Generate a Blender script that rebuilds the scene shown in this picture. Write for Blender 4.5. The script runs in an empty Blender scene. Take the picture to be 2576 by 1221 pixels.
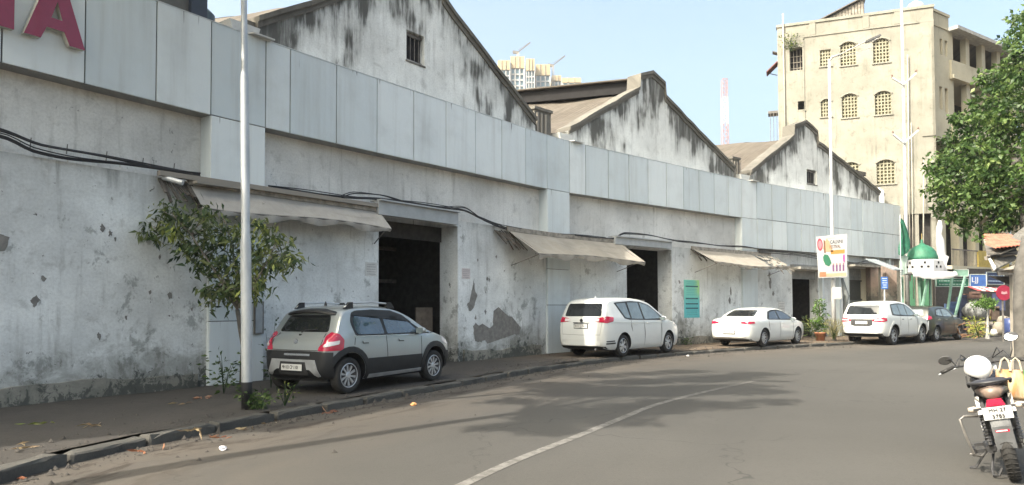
import bpy, bmesh, math, random
import numpy as np
from mathutils import Vector, Matrix
from mathutils.bvhtree import BVHTree
R = math.radians
rnd = random.Random(7)
nrng = np.random.default_rng(11)
scene = bpy.context.scene
COL = scene.collection

# ------------------------------------------------------------------ camera
cam_data = bpy.data.cameras.new("camera")
cam = bpy.data.objects.new("camera", cam_data); COL.objects.link(cam)
cam_data.sensor_width = 36.0; cam_data.lens = 36.0 * 1800 / 2576
cam_data.shift_y = 0.0419; cam_data.clip_start = 0.1; cam_data.clip_end = 3000
TILT, ROLL = R(1.8), R(-0.2)
cam.matrix_world = Matrix.Translation((0, 0, 1.6)) @ Matrix.Rotation(R(90) + TILT, 4, 'X') @ Matrix.Rotation(ROLL, 4, 'Z')
scene.camera = cam

# ------------------------------------------------------------------ light
SUN_EL = 46.0
SUN_DIR = Vector((0.809, 0.588, 0)).normalized()            # the way shadows fall
world = bpy.data.worlds.new("World"); scene.world = world; world.use_nodes = True
wn = world.node_tree; wn.nodes.clear()
sky = wn.nodes.new('ShaderNodeTexSky'); sky.sky_type = 'NISHITA'; sky.sun_disc = False
sky.sun_elevation = R(SUN_EL)
to_sun = -SUN_DIR
sky.sun_rotation = math.atan2(to_sun.x, to_sun.y)
sky.air_density = 0.9; sky.dust_density = 8.0; sky.ozone_density = 1.2; sky.altitude = 0
bg = wn.nodes.new('ShaderNodeBackground'); bg.inputs[1].default_value = 0.15
wo = wn.nodes.new('ShaderNodeOutputWorld')
wb = wn.nodes.new('ShaderNodeMix'); wb.data_type = 'RGBA'; wb.blend_type = 'MULTIPLY'; wb.inputs[0].default_value = 1.0
wb.inputs[7].default_value = (1.015, 1.055, 0.95, 1)        # the camera's white balance, the same over the whole sky
wn.links.new(sky.outputs[0], wb.inputs[6]); wn.links.new(wb.outputs[2], bg.inputs[0]); wn.links.new(bg.outputs[0], wo.inputs[0])
sl = bpy.data.lights.new("sun", 'SUN'); sl.energy = 2.55; sl.angle = R(0.6); sl.color = (1.0, 0.93, 0.82)
sun = bpy.data.objects.new("sun", sl); COL.objects.link(sun)
ld = Vector((SUN_DIR.x * math.cos(R(SUN_EL)), SUN_DIR.y * math.cos(R(SUN_EL)), -math.sin(R(SUN_EL))))
sun.rotation_euler = ld.to_track_quat('-Z', 'Y').to_euler()
sun.location = (-20, -12, 20)
scene.view_settings.view_transform = 'Standard'; scene.view_settings.look = 'None'
scene.view_settings.gamma = 1; scene.view_settings.exposure = 1.62
scene.view_settings.use_curve_mapping = False

# ------------------------------------------------------------------ scene bookkeeping
ORG = {}
def thing(name, label, cat, loc=(0, 0, 0), rz=0.0, group=None):
    o = bpy.data.objects.new(name, None); COL.objects.link(o)
    o.empty_display_size = 0.2
    o.location = loc; o.rotation_euler = (0, 0, rz)
    o['label'] = label; o['category'] = cat
    if group: o['group'] = group
    ORG[o.name] = Matrix.Translation(Vector(loc)) @ Matrix.Rotation(rz, 4, 'Z')
    return o
def tag(o, label, cat, group=None):
    o['label'] = label; o['category'] = cat
    if group: o['group'] = group
    return o
def reparent(o, p):
    o.parent = p
    ORG[o.name] = ORG.get(p.name, Matrix.Identity(4))

class MB:
    """collects faces and links them as one mesh object"""
    def __init__(s):
        s.v = []; s.f = []; s.uv = []; s.e = []
    def add(s, vs, fs, uvs=None, es=None):
        n = len(s.v)
        s.v += [tuple(p) for p in vs]
        s.f += [tuple(n + i for i in f) for f in fs]
        s.uv += list(uvs) if uvs is not None else [(0, 0)] * len(vs)
        s.e += list(es) if es is not None else [9.0] * len(vs)
        return s
    def box(s, c, size, rz=0.0, rx=0.0, ry=0.0):
        hx, hy, hz = size[0] / 2, size[1] / 2, size[2] / 2
        m = Matrix.Translation(Vector(c)) @ Matrix.Rotation(rz, 4, 'Z') @ Matrix.Rotation(ry, 4, 'Y') @ Matrix.Rotation(rx, 4, 'X')
        vs = [m @ Vector((x, y, z)) for x in (-hx, hx) for y in (-hy, hy) for z in (-hz, hz)]
        uv = [(x + y, z) for x in (-hx, hx) for y in (-hy, hy) for z in (-hz, hz)]
        return s.add(vs, [(0, 1, 3, 2), (4, 6, 7, 5), (0, 4, 5, 1), (2, 3, 7, 6), (0, 2, 6, 4), (1, 5, 7, 3)], uv)
    def bar(s, a, b, w=0.03, h=None):
        """rectangular bar from a to b"""
        a, b = Vector(a), Vector(b); h = h or w
        d = (b - a); L = d.length
        if L < 1e-6: return s
        q = d.to_track_quat('X', 'Z').to_matrix().to_4x4()
        m = Matrix.Translation((a + b) / 2) @ q
        vs = [m @ Vector((x, y, z)) for x in (-L / 2, L / 2) for y in (-w / 2, w / 2) for z in (-h / 2, h / 2)]
        return s.add(vs, [(0, 1, 3, 2), (4, 6, 7, 5), (0, 4, 5, 1), (2, 3, 7, 6), (0, 2, 6, 4), (1, 5, 7, 3)])
    def tube(s, pts, r, n=8, cap=True):
        pts = [Vector(p) for p in pts]
        if not isinstance(r, (list, tuple)): r = [r] * len(pts)
        rings = []; up = Vector((0, 0, 1))
        prev = None
        vs = []; fs = []
        for i, p in enumerate(pts):
            d = (pts[min(i + 1, len(pts) - 1)] - pts[max(i - 1, 0)])
            d = d.normalized() if d.length > 1e-9 else Vector((0, 0, 1))
            if prev is None:
                a = d.cross(up)
                if a.length < 0.05: a = d.cross(Vector((1, 0, 0)))
            else:
                a = prev - d * prev.dot(d)
            a.normalize(); prev = a
            b = d.cross(a)
            for k in range(n):
                t = 2 * math.pi * k / n
                vs.append(p + (a * math.cos(t) + b * math.sin(t)) * r[i])
        for i in range(len(pts) - 1):
            for k in range(n):
                k2 = (k + 1) % n
                fs.append((i * n + k, (i + 1) * n + k, (i + 1) * n + k2, i * n + k2))
        if cap:
            fs.append(tuple(range(n))); fs.append(tuple((len(pts) - 1) * n + k for k in range(n))[::-1])
        uv = [(0.0, p.z) for p in pts for _ in range(n)]
        return s.add(vs, fs, uv)
    def lathe(s, prof, c=(0, 0, 0), n=24, axis='Z', M=None, close=False):
        """prof = [(r, h)...] turned about an axis"""
        vs = []; fs = []
        m = len(prof)
        for k in range(n):
            t = 2 * math.pi * k / n
            for (r, h) in prof:
                if axis == 'Z': p = Vector((r * math.cos(t), r * math.sin(t), h))
                else: p = Vector((r * math.cos(t), h, r * math.sin(t)))
                p = (M @ p) if M else p
                vs.append(p + Vector(c))
        for k in range(n):
            k2 = (k + 1) % n
            for j in range(m - 1):
                fs.append((k * m + j, k2 * m + j, k2 * m + j + 1, k * m + j + 1))
        return s.add(vs, fs)
    def prism(s, poly, o, ax, ay, depth):
        """2-D polygon in plane (ax, ay) at o, extruded by vector depth"""
        o, ax, ay, depth = Vector(o), Vector(ax), Vector(ay), Vector(depth)
        n = len(poly)
        a = [o + ax * p[0] + ay * p[1] for p in poly]; b = [p + depth for p in a]
        fs = [tuple(range(n)), tuple(range(2 * n - 1, n - 1, -1))] + [(i, (i + 1) % n, n + (i + 1) % n, n + i) for i in range(n)]
        return s.add(a + b, fs, [tuple(p) for p in poly] * 2)
    def build(s, name, mat, parent=None, smooth=False, local=False, weld=0.0, normals=True):
        me = bpy.data.meshes.new(name)
        vs = s.v
        if parent is not None and not local:
            mi = ORG[parent.name].inverted()
            vs = [tuple(mi @ Vector(p)) for p in vs]
        me.from_pydata(vs, [], s.f)
        uvl = me.uv_layers.new(name='UVMap')
        li = np.zeros(len(me.loops), dtype=np.int32); me.loops.foreach_get('vertex_index', li)
        uva = np.array(s.uv, dtype=np.float32)[li]
        uvl.data.foreach_set('uv', uva.ravel())
        at = me.attributes.new('edge', 'FLOAT', 'POINT'); at.data.foreach_set('value', np.array(s.e, dtype=np.float32))
        if normals or weld:
            bm = bmesh.new(); bm.from_mesh(me)
            if weld: bmesh.ops.remove_doubles(bm, verts=bm.verts, dist=weld)
            if normals: bmesh.ops.recalc_face_normals(bm, faces=bm.faces)
            bm.to_mesh(me); bm.free()
        if smooth:
            me.polygons.foreach_set('use_smooth', [True] * len(me.polygons))
        if mat: me.materials.append(mat)
        o = bpy.data.objects.new(name, me); COL.objects.link(o)
        if parent is not None: reparent(o, parent)
        else: ORG[o.name] = Matrix.Identity(4)
        return o
def struct(o):
    o['kind'] = 'structure'; return o
def stuff(o):
    o['kind'] = 'stuff'; return o

def pchip(xs, ys, x):
    xs = np.asarray(xs, float); ys = np.asarray(ys, float); x = np.asarray(x, float)
    h = np.diff(xs); d = np.diff(ys) / h
    m = np.zeros_like(xs); m[0] = d[0]; m[-1] = d[-1]
    for i in range(1, len(xs) - 1):
        if d[i - 1] * d[i] > 0:
            w1 = 2 * h[i] + h[i - 1]; w2 = h[i] + 2 * h[i - 1]
            m[i] = (w1 + w2) / (w1 / d[i - 1] + w2 / d[i])
    k = np.clip(np.searchsorted(xs, x) - 1, 0, len(xs) - 2)
    t = np.clip((x - xs[k]) / h[k], 0, 1)
    return (2*t**3-3*t**2+1)*ys[k] + (t**3-2*t**2+t)*h[k]*m[k] + (-2*t**3+3*t**2)*ys[k+1] + (t**3-t**2)*h[k]*m[k+1]

# ------------------------------------------------------------------ materials
class NT:
    def __init__(s, name):
        s.m = bpy.data.materials.new(name); s.m.use_nodes = True
        s.t = s.m.node_tree; s.n = s.t.nodes; s.bsdf = s.n['Principled BSDF']
    def L(s, a, b): s.t.links.new(a, b)
    def node(s, ty, **kw):
        n = s.n.new(ty)
        for k, v in kw.items(): setattr(n, k, v)
        return n
    def vec(s, mode='UV', scale=(1, 1, 1), loc=(0, 0, 0)):
        if mode == 'pos':
            g = s.node('ShaderNodeNewGeometry'); out = g.outputs['Position']
        else:
            g = s.node('ShaderNodeTexCoord'); out = g.outputs[mode]
        mp = s.node('ShaderNodeMapping'); mp.inputs['Scale'].default_value = scale; mp.inputs['Location'].default_value = loc
        s.L(out, mp.inputs[0]); return mp.outputs[0]
    def noise(s, v, scale, detail=5, rough=0.6, dist=0.0):
        n = s.node('ShaderNodeTexNoise'); n.inputs['Scale'].default_value = scale; n.inputs['Detail'].default_value = detail
        n.inputs['Roughness'].default_value = rough; n.inputs['Distortion'].default_value = dist
        s.L(v, n.inputs['Vector']); return n.outputs['Fac']
    def rng(s, f, lo, hi, a=0.0, b=1.0, smooth=True):
        n = s.node('ShaderNodeMapRange'); n.interpolation_type = 'SMOOTHSTEP' if smooth else 'LINEAR'
        s.L(f, n.inputs[0])
        n.inputs[1].default_value = lo; n.inputs[2].default_value = hi; n.inputs[3].default_value = a; n.inputs[4].default_value = b
        return n.outputs[0]
    def math(s, op, a, b=None, clamp=False):
        n = s.node('ShaderNodeMath', operation=op, use_clamp=clamp)
        for i, q in enumerate((a, b)):
            if q is None: continue
            if isinstance(q, (int, float)): n.inputs[i].default_value = q
            else: s.L(q, n.inputs[i])
        return n.outputs[0]
    def mix(s, f, a, b):
        n = s.node('ShaderNodeMix', data_type='RGBA')
        if isinstance(f, (int, float)): n.inputs[0].default_value = f
        else: s.L(f, n.inputs[0])
        for i, q in ((6, a), (7, b)):
            if isinstance(q, (tuple, list)): n.inputs[i].default_value = (*q[:3], 1)
            else: s.L(q, n.inputs[i])
        return n.outputs[2]
    def col(s, c, rough=0.6):
        if isinstance(c, (tuple, list)): s.bsdf.inputs['Base Color'].default_value = (*c[:3], 1)
        else: s.L(c, s.bsdf.inputs['Base Color'])
        if isinstance(rough, (int, float)): s.bsdf.inputs['Roughness'].default_value = rough
        else: s.L(rough, s.bsdf.inputs['Roughness'])
        return s
    def bump(s, f, strength=0.3, dist=0.01):
        b = s.node('ShaderNodeBump'); b.inputs['Strength'].default_value = strength; b.inputs['Distance'].default_value = dist
        s.L(f, b.inputs['Height']); s.L(b.outputs[0], s.bsdf.inputs['Normal']); return s
    def sep(s, v):
        n = s.node('ShaderNodeSeparateXYZ'); s.L(v, n.inputs[0]); return n.outputs
    def attr(s, name):
        n = s.node('ShaderNodeAttribute'); n.attribute_name = name; return n.outputs['Fac']
    def rand(s):
        return s.node('ShaderNodeObjectInfo').outputs['Random']

def simple(name, c, rough=0.6, metal=0.0, var=0.12, scale=6.0, bump=0.0, mode='Object', coat=0.0, spec=0.5):
    """plain material with a little tonal noise so nothing is perfectly even"""
    k = NT(name)
    n = k.noise(k.vec(mode), scale, 5)
    dark = tuple(x * (1 - var) for x in c[:3]); light = tuple(min(1, x * (1 + var)) for x in c[:3])
    k.col(k.mix(k.rng(n, 0.3, 0.7), dark, light), rough)
    k.bsdf.inputs['Metallic'].default_value = metal
    k.bsdf.inputs['Coat Weight'].default_value = coat
    k.bsdf.inputs['Specular IOR Level'].default_value = spec
    if bump: k.bump(k.noise(k.vec(mode), scale * 8, 4), bump, 0.004)
    return k.m

def plaster(name, base, dirt=(0.17, 0.16, 0.14), streak=0.5, spots=0.5, foot=0.8, tone=0.15, edge=0.0, mould=(0.035, 0.037, 0.038), bumpk=0.35, blotch=0.3):
    """old lime plaster: tonal clouds, vertical streaks, specks, damp foot, mould under copings"""
    k = NT(name)
    uv = k.vec('UV')
    cloud = k.noise(k.vec('UV', (1, 1, 1), (3, 7, 0)), 0.55, 6, 0.6)
    c = k.mix(k.rng(cloud, 0.3, 0.72), tuple(x * (1 - tone) for x in base), tuple(min(1, x * (1 + tone * 0.5)) for x in base))
    mott = k.noise(k.vec('UV', (1, 1, 1), (13, 2, 0)), 2.6, 8, 0.7, 0.4)
    c = k.mix(k.math('MULTIPLY', k.rng(mott, 0.52, 0.75), blotch), c, dirt)
    fine = k.noise(uv, 22, 4, 0.6)
    c = k.mix(k.rng(fine, 0.35, 0.7, 0.0, 0.16), c, dirt)
    st = k.noise(k.vec('UV', (5.5, 0.42, 1)), 1.0, 6, 0.65)
    st2 = k.noise(k.vec('UV', (1, 1, 1), (21, 5, 0)), 0.8, 3)
    sm = k.math('MULTIPLY', k.rng(st, 0.5, 0.74), k.rng(st2, 0.38, 0.66, 0.15, 1.0))
    c = k.mix(k.math('MULTIPLY', sm, streak), c, dirt)
    sp = k.noise(k.vec('UV', (1, 0.8, 1), (5, 9, 0)), 5.5, 6, 0.75, 0.6)
    spm = k.rng(sp, 0.64, 0.68)
    c = k.mix(k.math('MULTIPLY', spm, spots), c, mould)
    if foot:
        z = k.sep(uv)[1]
        fn = k.noise(k.vec('UV', (1.2, 1.6, 1), (2, 1, 0)), 1.5, 8, 0.72, 0.5)
        lowf = k.noise(k.vec('UV', (1, 0, 1), (31, 0, 0)), 0.45, 2, 0.5)
        lvl = k.math('SUBTRACT', k.math('ADD', k.math('MULTIPLY', fn, 2.3), k.math('MULTIPLY', k.rng(lowf, 0.35, 0.7), 0.8)), z)
        fm = k.rng(lvl, 0.4, 1.25)
        # grey-green mould islands higher up, mostly where the wall stays damp
        mi = k.noise(k.vec('UV', (1, 0.75, 1), (17, 8, 0)), 1.9, 9, 0.74, 0.25)
        mm = k.rng(k.math('SUBTRACT', k.math('ADD', mi, k.math('MULTIPLY', k.rng(lowf, 0.4, 0.7), 0.07)), k.math('MULTIPLY', z, 0.028)), 0.535, 0.60)
        c = k.mix(k.math('MULTIPLY', mm, 0.55 * foot), c, (0.15, 0.16, 0.145))
        c = k.mix(k.math('MULTIPLY', fm, foot * 0.62), c, (0.13, 0.125, 0.10))
        lv2 = k.math('SUBTRACT', k.math('ADD', k.math('MULTIPLY', sp, 2.6), k.math('MULTIPLY', k.rng(lowf, 0.4, 0.75), 0.45)), z)
        fm2 = k.math('MULTIPLY', k.rng(lv2, 1.12, 1.30), foot * 0.85)
        c = k.mix(fm2, c, (0.055, 0.06, 0.055))
    h = k.noise(uv, 9, 7, 0.65)
    if edge:
        e = k.attr('edge')
        s1 = k.noise(k.vec('UV', (3.8, 0.45, 1), (9, 0, 0)), 1.0, 7, 0.7)
        big = k.noise(k.vec('UV', (0.85, 0.5, 1), (4, 3, 0)), 1.0, 3, 0.5)
        reach = k.math('ADD', k.math('MULTIPLY', k.rng(s1, 0.3, 0.78), 1.25), k.math('MULTIPLY', k.rng(big, 0.35, 0.75), 2.0))
        m1 = k.math('SUBTRACT', k.math('MULTIPLY', reach, edge), e)
        mk_ = 1.0 if edge > 0.5 else 0.7
        msk = k.math('MULTIPLY', k.rng(m1, 0.2 * mk_, mk_), k.rng(s1, 0.3, 0.55, 0.35, 0.95))
        c = k.mix(msk, c, mould)
        msk2 = k.math('MULTIPLY', k.rng(m1, -0.6, 0.6), 0.4)
        c = k.mix(msk2, c, (0.17, 0.17, 0.155))
    k.col(c, 0.92)
    hh = k.math('SUBTRACT', h, k.math('MULTIPLY', spm, 0.25))
    k.bump(hh, bumpk, 0.02)
    k.bsdf.inputs['Specular IOR Level'].default_value = 0.2
    return k.m

M = {}
M['wall'] = plaster('lime_plaster', (0.75, 0.765, 0.75), streak=0.6, spots=0.95, foot=1.0, tone=0.26, blotch=0.42, edge=0.24, mould=(0.06, 0.056, 0.05))
M['wall_up'] = plaster('upper_plaster', (0.69, 0.68, 0.645), streak=0.65, spots=0.5, foot=0, tone=0.22, blotch=0.4)
M['plinth'] = plaster('damp_plinth_plaster', (0.42, 0.40, 0.35), streak=0.4, spots=0.9, foot=0.9, tone=0.3, blotch=0.6, bumpk=0.6)
M['gable'] = plaster('gable_plaster', (0.78, 0.79, 0.76), streak=0.55, spots=0.5, foot=0, tone=0.2, edge=1.05, mould=(0.028, 0.026, 0.024), blotch=0.35)
M['gable0'] = plaster('black_mould_plaster', (0.17, 0.17, 0.165), streak=0.8, spots=0.5, foot=0, tone=0.3, edge=1.8, blotch=0.6)
M['coping'] = plaster('mouldy_coping_mortar', (0.17, 0.16, 0.14), dirt=(0.07, 0.065, 0.06), streak=0.6, spots=0.9, foot=0, tone=0.35, blotch=0.8, bumpk=0.8)
M['peel'] = simple('bare_cement_render', (0.20, 0.19, 0.175), 0.95, var=0.2, scale=9, bump=0.5)
M['yellow'] = plaster('faded_yellow_limewash', (0.30, 0.287, 0.245), dirt=(0.11, 0.115, 0.09), streak=0.75, spots=0.25, foot=0, tone=0.2, mould=(0.08, 0.075, 0.06), blotch=0.7)
M['cream'] = plaster('cream_limewash', (0.42, 0.39, 0.30), dirt=(0.2, 0.18, 0.14), streak=0.5, spots=0.2, foot=0, tone=0.15, mould=(0.2, 0.18, 0.13), blotch=0.3)
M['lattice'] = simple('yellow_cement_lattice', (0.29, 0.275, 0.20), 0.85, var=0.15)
M['latback'] = simple('yellowish_lattice_backing', (0.25, 0.235, 0.18), 0.9, var=0.2)  # yellowish backing, a little deeper in tone than the bars
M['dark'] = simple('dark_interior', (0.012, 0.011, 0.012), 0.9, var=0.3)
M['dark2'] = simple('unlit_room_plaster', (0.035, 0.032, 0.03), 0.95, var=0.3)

# aluminium composite cladding, each panel a slightly different tone
def cladding():
    k = NT('weathered_cladding_sheet')
    base = k.mix(k.rand(), (0.54, 0.595, 0.61), (0.69, 0.73, 0.73))
    st = k.noise(k.vec('UV', (4.0, 0.25, 1)), 1.0, 6, 0.6)
    c = k.mix(k.rng(st, 0.45, 0.85, 0.0, 0.38), base, (0.30, 0.29, 0.26))
    st3 = k.noise(k.vec('UV', (13.0, 0.5, 1), (3, 2, 0)), 1.0, 4, 0.6)
    c = k.mix(k.rng(st3, 0.5, 0.8, 0.0, 0.12), c, (0.66, 0.66, 0.62))
    cl = k.noise(k.vec('UV', (1, 1, 1), (7, 1, 0)), 0.9, 4)
    c = k.mix(k.rng(cl, 0.45, 0.8, 0.0, 0.35), c, (0.37, 0.38, 0.37))
    dr = k.noise(k.vec('UV', (9, 0.6, 1), (1, 4, 0)), 1.0, 3, 0.5)
    e = k.attr('edge')
    dm = k.rng(k.math('SUBTRACT', k.math('MULTIPLY', k.rng(dr, 0.62, 0.75), 0.55), e), 0.0, 0.25)
    c = k.mix(k.math('MULTIPLY', dm, 0.7), c, (0.10, 0.10, 0.10))
    k.col(c, 0.42); k.bsdf.inputs['Specular IOR Level'].default_value = 0.35
    k.bump(k.noise(k.vec('UV', (1, 1, 1)), 1.6, 3), 0.35, 0.03)
    return k.m
M['clad'] = cladding()
M['soffit'] = simple('grey_soffit_sheet', (0.22, 0.22, 0.21), 0.6, var=0.2, mode='UV', scale=2)
M['joint'] = simple('dark_joint', (0.025, 0.027, 0.03), 0.85)
M['beam'] = simple('grey_painted_steel_beam', (0.36, 0.375, 0.38), 0.55, var=0.15, mode='UV', scale=2)

def ground_mat(name, base, alt, rough=0.9, s1=0.35, s2=2.2, grain=45, stain=0.4, dirt=(0.05, 0.047, 0.04), bump=0.4, crack=0.0, cscale=0.9, cw=0.012):
    k = NT(name)
    p = k.vec('pos')
    a = k.noise(p, s1, 4, 0.55); b = k.noise(p, s2, 7, 0.7, 0.3); g = k.noise(p, grain, 3, 0.7)
    c = k.mix(k.rng(a, 0.35, 0.68), base, alt)
    c = k.mix(k.math('MULTIPLY', k.rng(b, 0.52, 0.78), stain), c, dirt)
    c = k.mix(k.rng(g, 0.3, 0.75, 0.0, 0.34), c, tuple(min(1, x * 1.9) for x in base))
    g2 = k.noise(p, grain * 0.28, 4, 0.75)
    c = k.mix(k.rng(g2, 0.5, 0.75, 0.0, 0.30), c, tuple(x * 0.45 for x in base))
    if crack:
        v = k.node('ShaderNodeTexVoronoi', feature='DISTANCE_TO_EDGE'); v.inputs['Scale'].default_value = cscale
        wv = k.node('ShaderNodeVectorMath', operation='ADD'); nn = k.node('ShaderNodeTexNoise'); nn.inputs['Scale'].default_value = 1.7
        k.L(p, nn.inputs['Vector']); k.L(p, wv.inputs[0]); k.L(nn.outputs['Color'], wv.inputs[1]); k.L(wv.outputs[0], v.inputs['Vector'])
        cm = k.math('MULTIPLY', k.rng(v.outputs['Distance'], 0.0, cw, crack, 0.0), k.rng(a, 0.42, 0.56))
        c = k.mix(cm, c, (0.018, 0.018, 0.018))
    k.col(c, rough)
    k.bump(k.math('ADD', g, k.math('MULTIPLY', b, 2.0)), bump, 0.008)
    k.bsdf.inputs['Specular IOR Level'].default_value = 0.25
    return k
# ------------------------------------------------------------------ ground, road, pavement
def resample(pts, step):
    P = [np.array(p, float) for p in pts]; out = []
    ext = [2 * P[0] - P[1]] + P + [2 * P[-1] - P[-2]]
    for i in range(1, len(ext) - 2):
        p0, p1, p2, p3 = ext[i - 1:i + 3]
        for t in np.linspace(0, 1, 12, endpoint=False):
            out.append(0.5 * ((2 * p1) + (-p0 + p2) * t + (2 * p0 - 5 * p1 + 4 * p2 - p3) * t * t + (-p0 + 3 * p1 - 3 * p2 + p3) * t ** 3))
    out.append(P[-1]); out = np.array(out)
    s = np.concatenate([[0], np.cumsum(np.hypot(*np.diff(out, axis=0).T))])
    n = max(2, int(s[-1] / step)); q = np.linspace(0, s[-1], n + 1)
    xy = np.stack([np.interp(q, s, out[:, 0]), np.interp(q, s, out[:, 1])], 1)
    tg = np.gradient(xy, axis=0); tg /= np.linalg.norm(tg, axis=1)[:, None]
    return xy, tg, q
KERB = [(-6.6, -14), (-5.6, -4), (-5.15, 2), (-4.78, 6.0), (-4.45, 7.9), (-3.85, 9.3), (-2.63, 11.7), (-1.2, 14.4), (0.3, 17.2), (2.4, 20.5), (5.33, 23.6), (8.97, 26.6), (13.6, 29.7), (16.4, 32.0), (20.0, 35.2), (23.6, 38.3), (27.5, 40.6), (34, 43.5), (60, 55), (110, 78)]
KXY, KTG, KS = resample(KERB, 0.5)
KN = np.stack([KTG[:, 1], -KTG[:, 0]], 1)                  # towards the road
def strip(mb, xy, nrm, s, offs, z, zn=0.0):
    cols = len(offs); vs = []; uv = []
    for i in range(len(xy)):
        for o in offs:
            p = xy[i] + nrm[i] * o
            vs.append((p[0], p[1], z + (zn * (rnd.random() - .5) if zn else 0))); uv.append((s[i], o))
    fs = [(i * cols + j, (i + 1) * cols + j, (i + 1) * cols + j + 1, i * cols + j + 1) for i in range(len(xy) - 1) for j in range(cols - 1)]
    mb.add(vs, fs, uv)

earth = ground_mat('dry_earth', (0.09, 0.075, 0.06), (0.12, 0.1, 0.08)).m
m = MB(); m.add([(-700, -300, -0.06), (900, -300, -0.06), (900, 1100, -0.06), (-700, 1100, -0.06)], [(0, 1, 2, 3)])
struct(m.build('ground', earth))

k = ground_mat('dusty_asphalt', (0.054, 0.0515, 0.047), (0.070, 0.067, 0.062), s1=0.16, s2=0.9, grain=60, stain=0.38, dirt=(0.048, 0.045, 0.041), bump=0.45, crack=0.55, cscale=0.30, cw=0.006)
c0 = k.bsdf.inputs['Base Color'].links[0].from_socket
v = k.sep(k.vec('UV'))[1]
n1 = k.noise(k.vec('UV', (0.55, 1.6, 1)), 1.0, 6, 0.65)
sand = k.math('MULTIPLY', k.rng(v, 3.6, 0.6), k.rng(n1, 0.25, 0.7, 0.35, 1.0))
c1 = k.mix(k.math('MULTIPLY', sand, 0.6), c0, (0.115, 0.095, 0.075))
n2 = k.noise(k.vec('UV', (0.8, 2.6, 1), (4, 2, 0)), 1.0, 7, 0.7, 0.3)
gut = k.math('MULTIPLY', k.rng(v, 2.0, 0.35), k.rng(n2, 0.50, 0.60))
c2 = k.mix(k.math('MULTIPLY', gut, 0.78), c1, (0.035, 0.027, 0.021))
tyre = k.noise(k.vec('UV', (0.05, 1.4, 1), (0, 3, 0)), 1.0, 3, 0.5)
c3 = k.mix(k.rng(tyre, 0.45, 0.7, 0, 0.22), c2, (0.048, 0.047, 0.045))
k.col(c3, 0.88)
M['road'] = k.m
m = MB(); strip(m, KXY, KN, KS, [0.0, 0.4, 1.0, 2.0, 3.5, 5.0, 6.5, 8.0, 9.6], 0.0)
struct(m.build('road', M['road'], smooth=True))

M['pave'] = ground_mat('worn_pavement_concrete', (0.046, 0.042, 0.038), (0.068, 0.061, 0.054), s1=0.45, s2=1.9, grain=38, stain=0.6, dirt=(0.026, 0.024, 0.021), bump=0.8, crack=0.6).m
_k = M['pave'].node_tree; _b = _k.nodes['Principled BSDF']; _c = _b.inputs['Base Color'].links[0].from_socket
k = NT.__new__(NT); k.m = M['pave']; k.t = _k; k.n = _k.nodes; k.bsdf = _b
du = k.rng(k.sep(k.vec('UV'))[0], 34.0, 40.0); dn = k.noise(k.vec('pos'), 0.9, 6, .65)
k.L(k.mix(k.math('MULTIPLY', du, k.rng(dn, .25, .6, .45, 1.0)), _c, (0.135, 0.102, 0.072)), _b.inputs['Base Color'])
m = MB(); strip(m, KXY, -KN, KS, [0.2, 0.6, 1.2, 1.8, 2.4, 3.2, 4.4, 6.0, 9.0], 0.12, 0.012)
struct(m.build('pavement', M['pave'], smooth=True))
m = MB()
RK = KXY + KN * 9.6
strip(m, RK, KN, KS, [0.0, 0.02], 0.0); strip(m, RK, KN, KS, [0.17, 1.5, 4.0, 8.0], 0.12)
struct(m.build('far_pavement', M['pave']))

M['kerb'] = ground_mat('grey_kerb_concrete', (0.060, 0.058, 0.053), (0.095, 0.090, 0.080), s1=1.3, s2=4.0, grain=50, stain=0.75, dirt=(0.02, 0.02, 0.019), bump=0.9).m
def kerb_mesh(seed):
    r = random.Random(seed); bm = bmesh.new()
    L, w, h = 1.0, 0.2, 0.30
    m_ = MB(); m_.box((0, 0, 0), (L - 0.03, w, h)); 
    me = bpy.data.meshes.new('kerbstone')
    me.from_pydata(m_.v, [], m_.f); bm.from_mesh(me)
    bmesh.ops.subdivide_edges(bm, edges=[e for e in bm.edges if e.calc_length() > 0.5], cuts=5)
    bmesh.ops.bevel(bm, geom=[e for e in bm.edges if e.calc_face_angle(0) > 1.2], offset=0.022, segments=1, affect='EDGES')
    for v_ in bm.verts:
        v_.co += Vector((r.uniform(-1, 1), r.uniform(-1, 1), r.uniform(-1, 1))) * 0.009
        if abs(v_.co.x) > 0.44 and v_.co.z > 0.1 and r.random() < 0.5: v_.co.z -= 0.025
    bmesh.ops.recalc_face_normals(bm, faces=bm.faces)
    bm.to_mesh(me); bm.free(); me.materials.append(M['kerb']); return me
kms = [kerb_mesh(i) for i in range(5)]
def lay_kerb(xy, nrm, tg, s, off, a, b):
    kb = thing('kerb', 'x', 'kerb'); del kb['label']; del kb['category']; struct(kb)
    q = a
    while q < b:
        x = np.interp(q, s, xy[:, 0]); y = np.interp(q, s, xy[:, 1]); tx = np.interp(q, s, tg[:, 0]); ty = np.interp(q, s, tg[:, 1])
        nx = np.interp(q, s, nrm[:, 0]); ny = np.interp(q, s, nrm[:, 1])
        o = bpy.data.objects.new('kerbstone', kms[rnd.randrange(5)]); COL.objects.link(o)
        o.location = (x + nx * off, y + ny * off, -0.028 + rnd.uniform(-0.028, 0.010)); L = rnd.uniform(0.92, 1.08)
        o.rotation_euler = (rnd.uniform(-.03, .03), rnd.uniform(-.012, .012), math.atan2(ty, tx) + rnd.uniform(-.035, .035) + (math.pi if rnd.random() < .5 else 0))
        o.scale = (L, 1, 1); reparent(o, kb); q += 1.01
    return kb
lay_kerb(KXY, KN, KTG, KS, -0.1, 14.0, 78.0)
lay_kerb(RK, KN, KTG, KS, 0.1, 40.0, 62.0)

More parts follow.
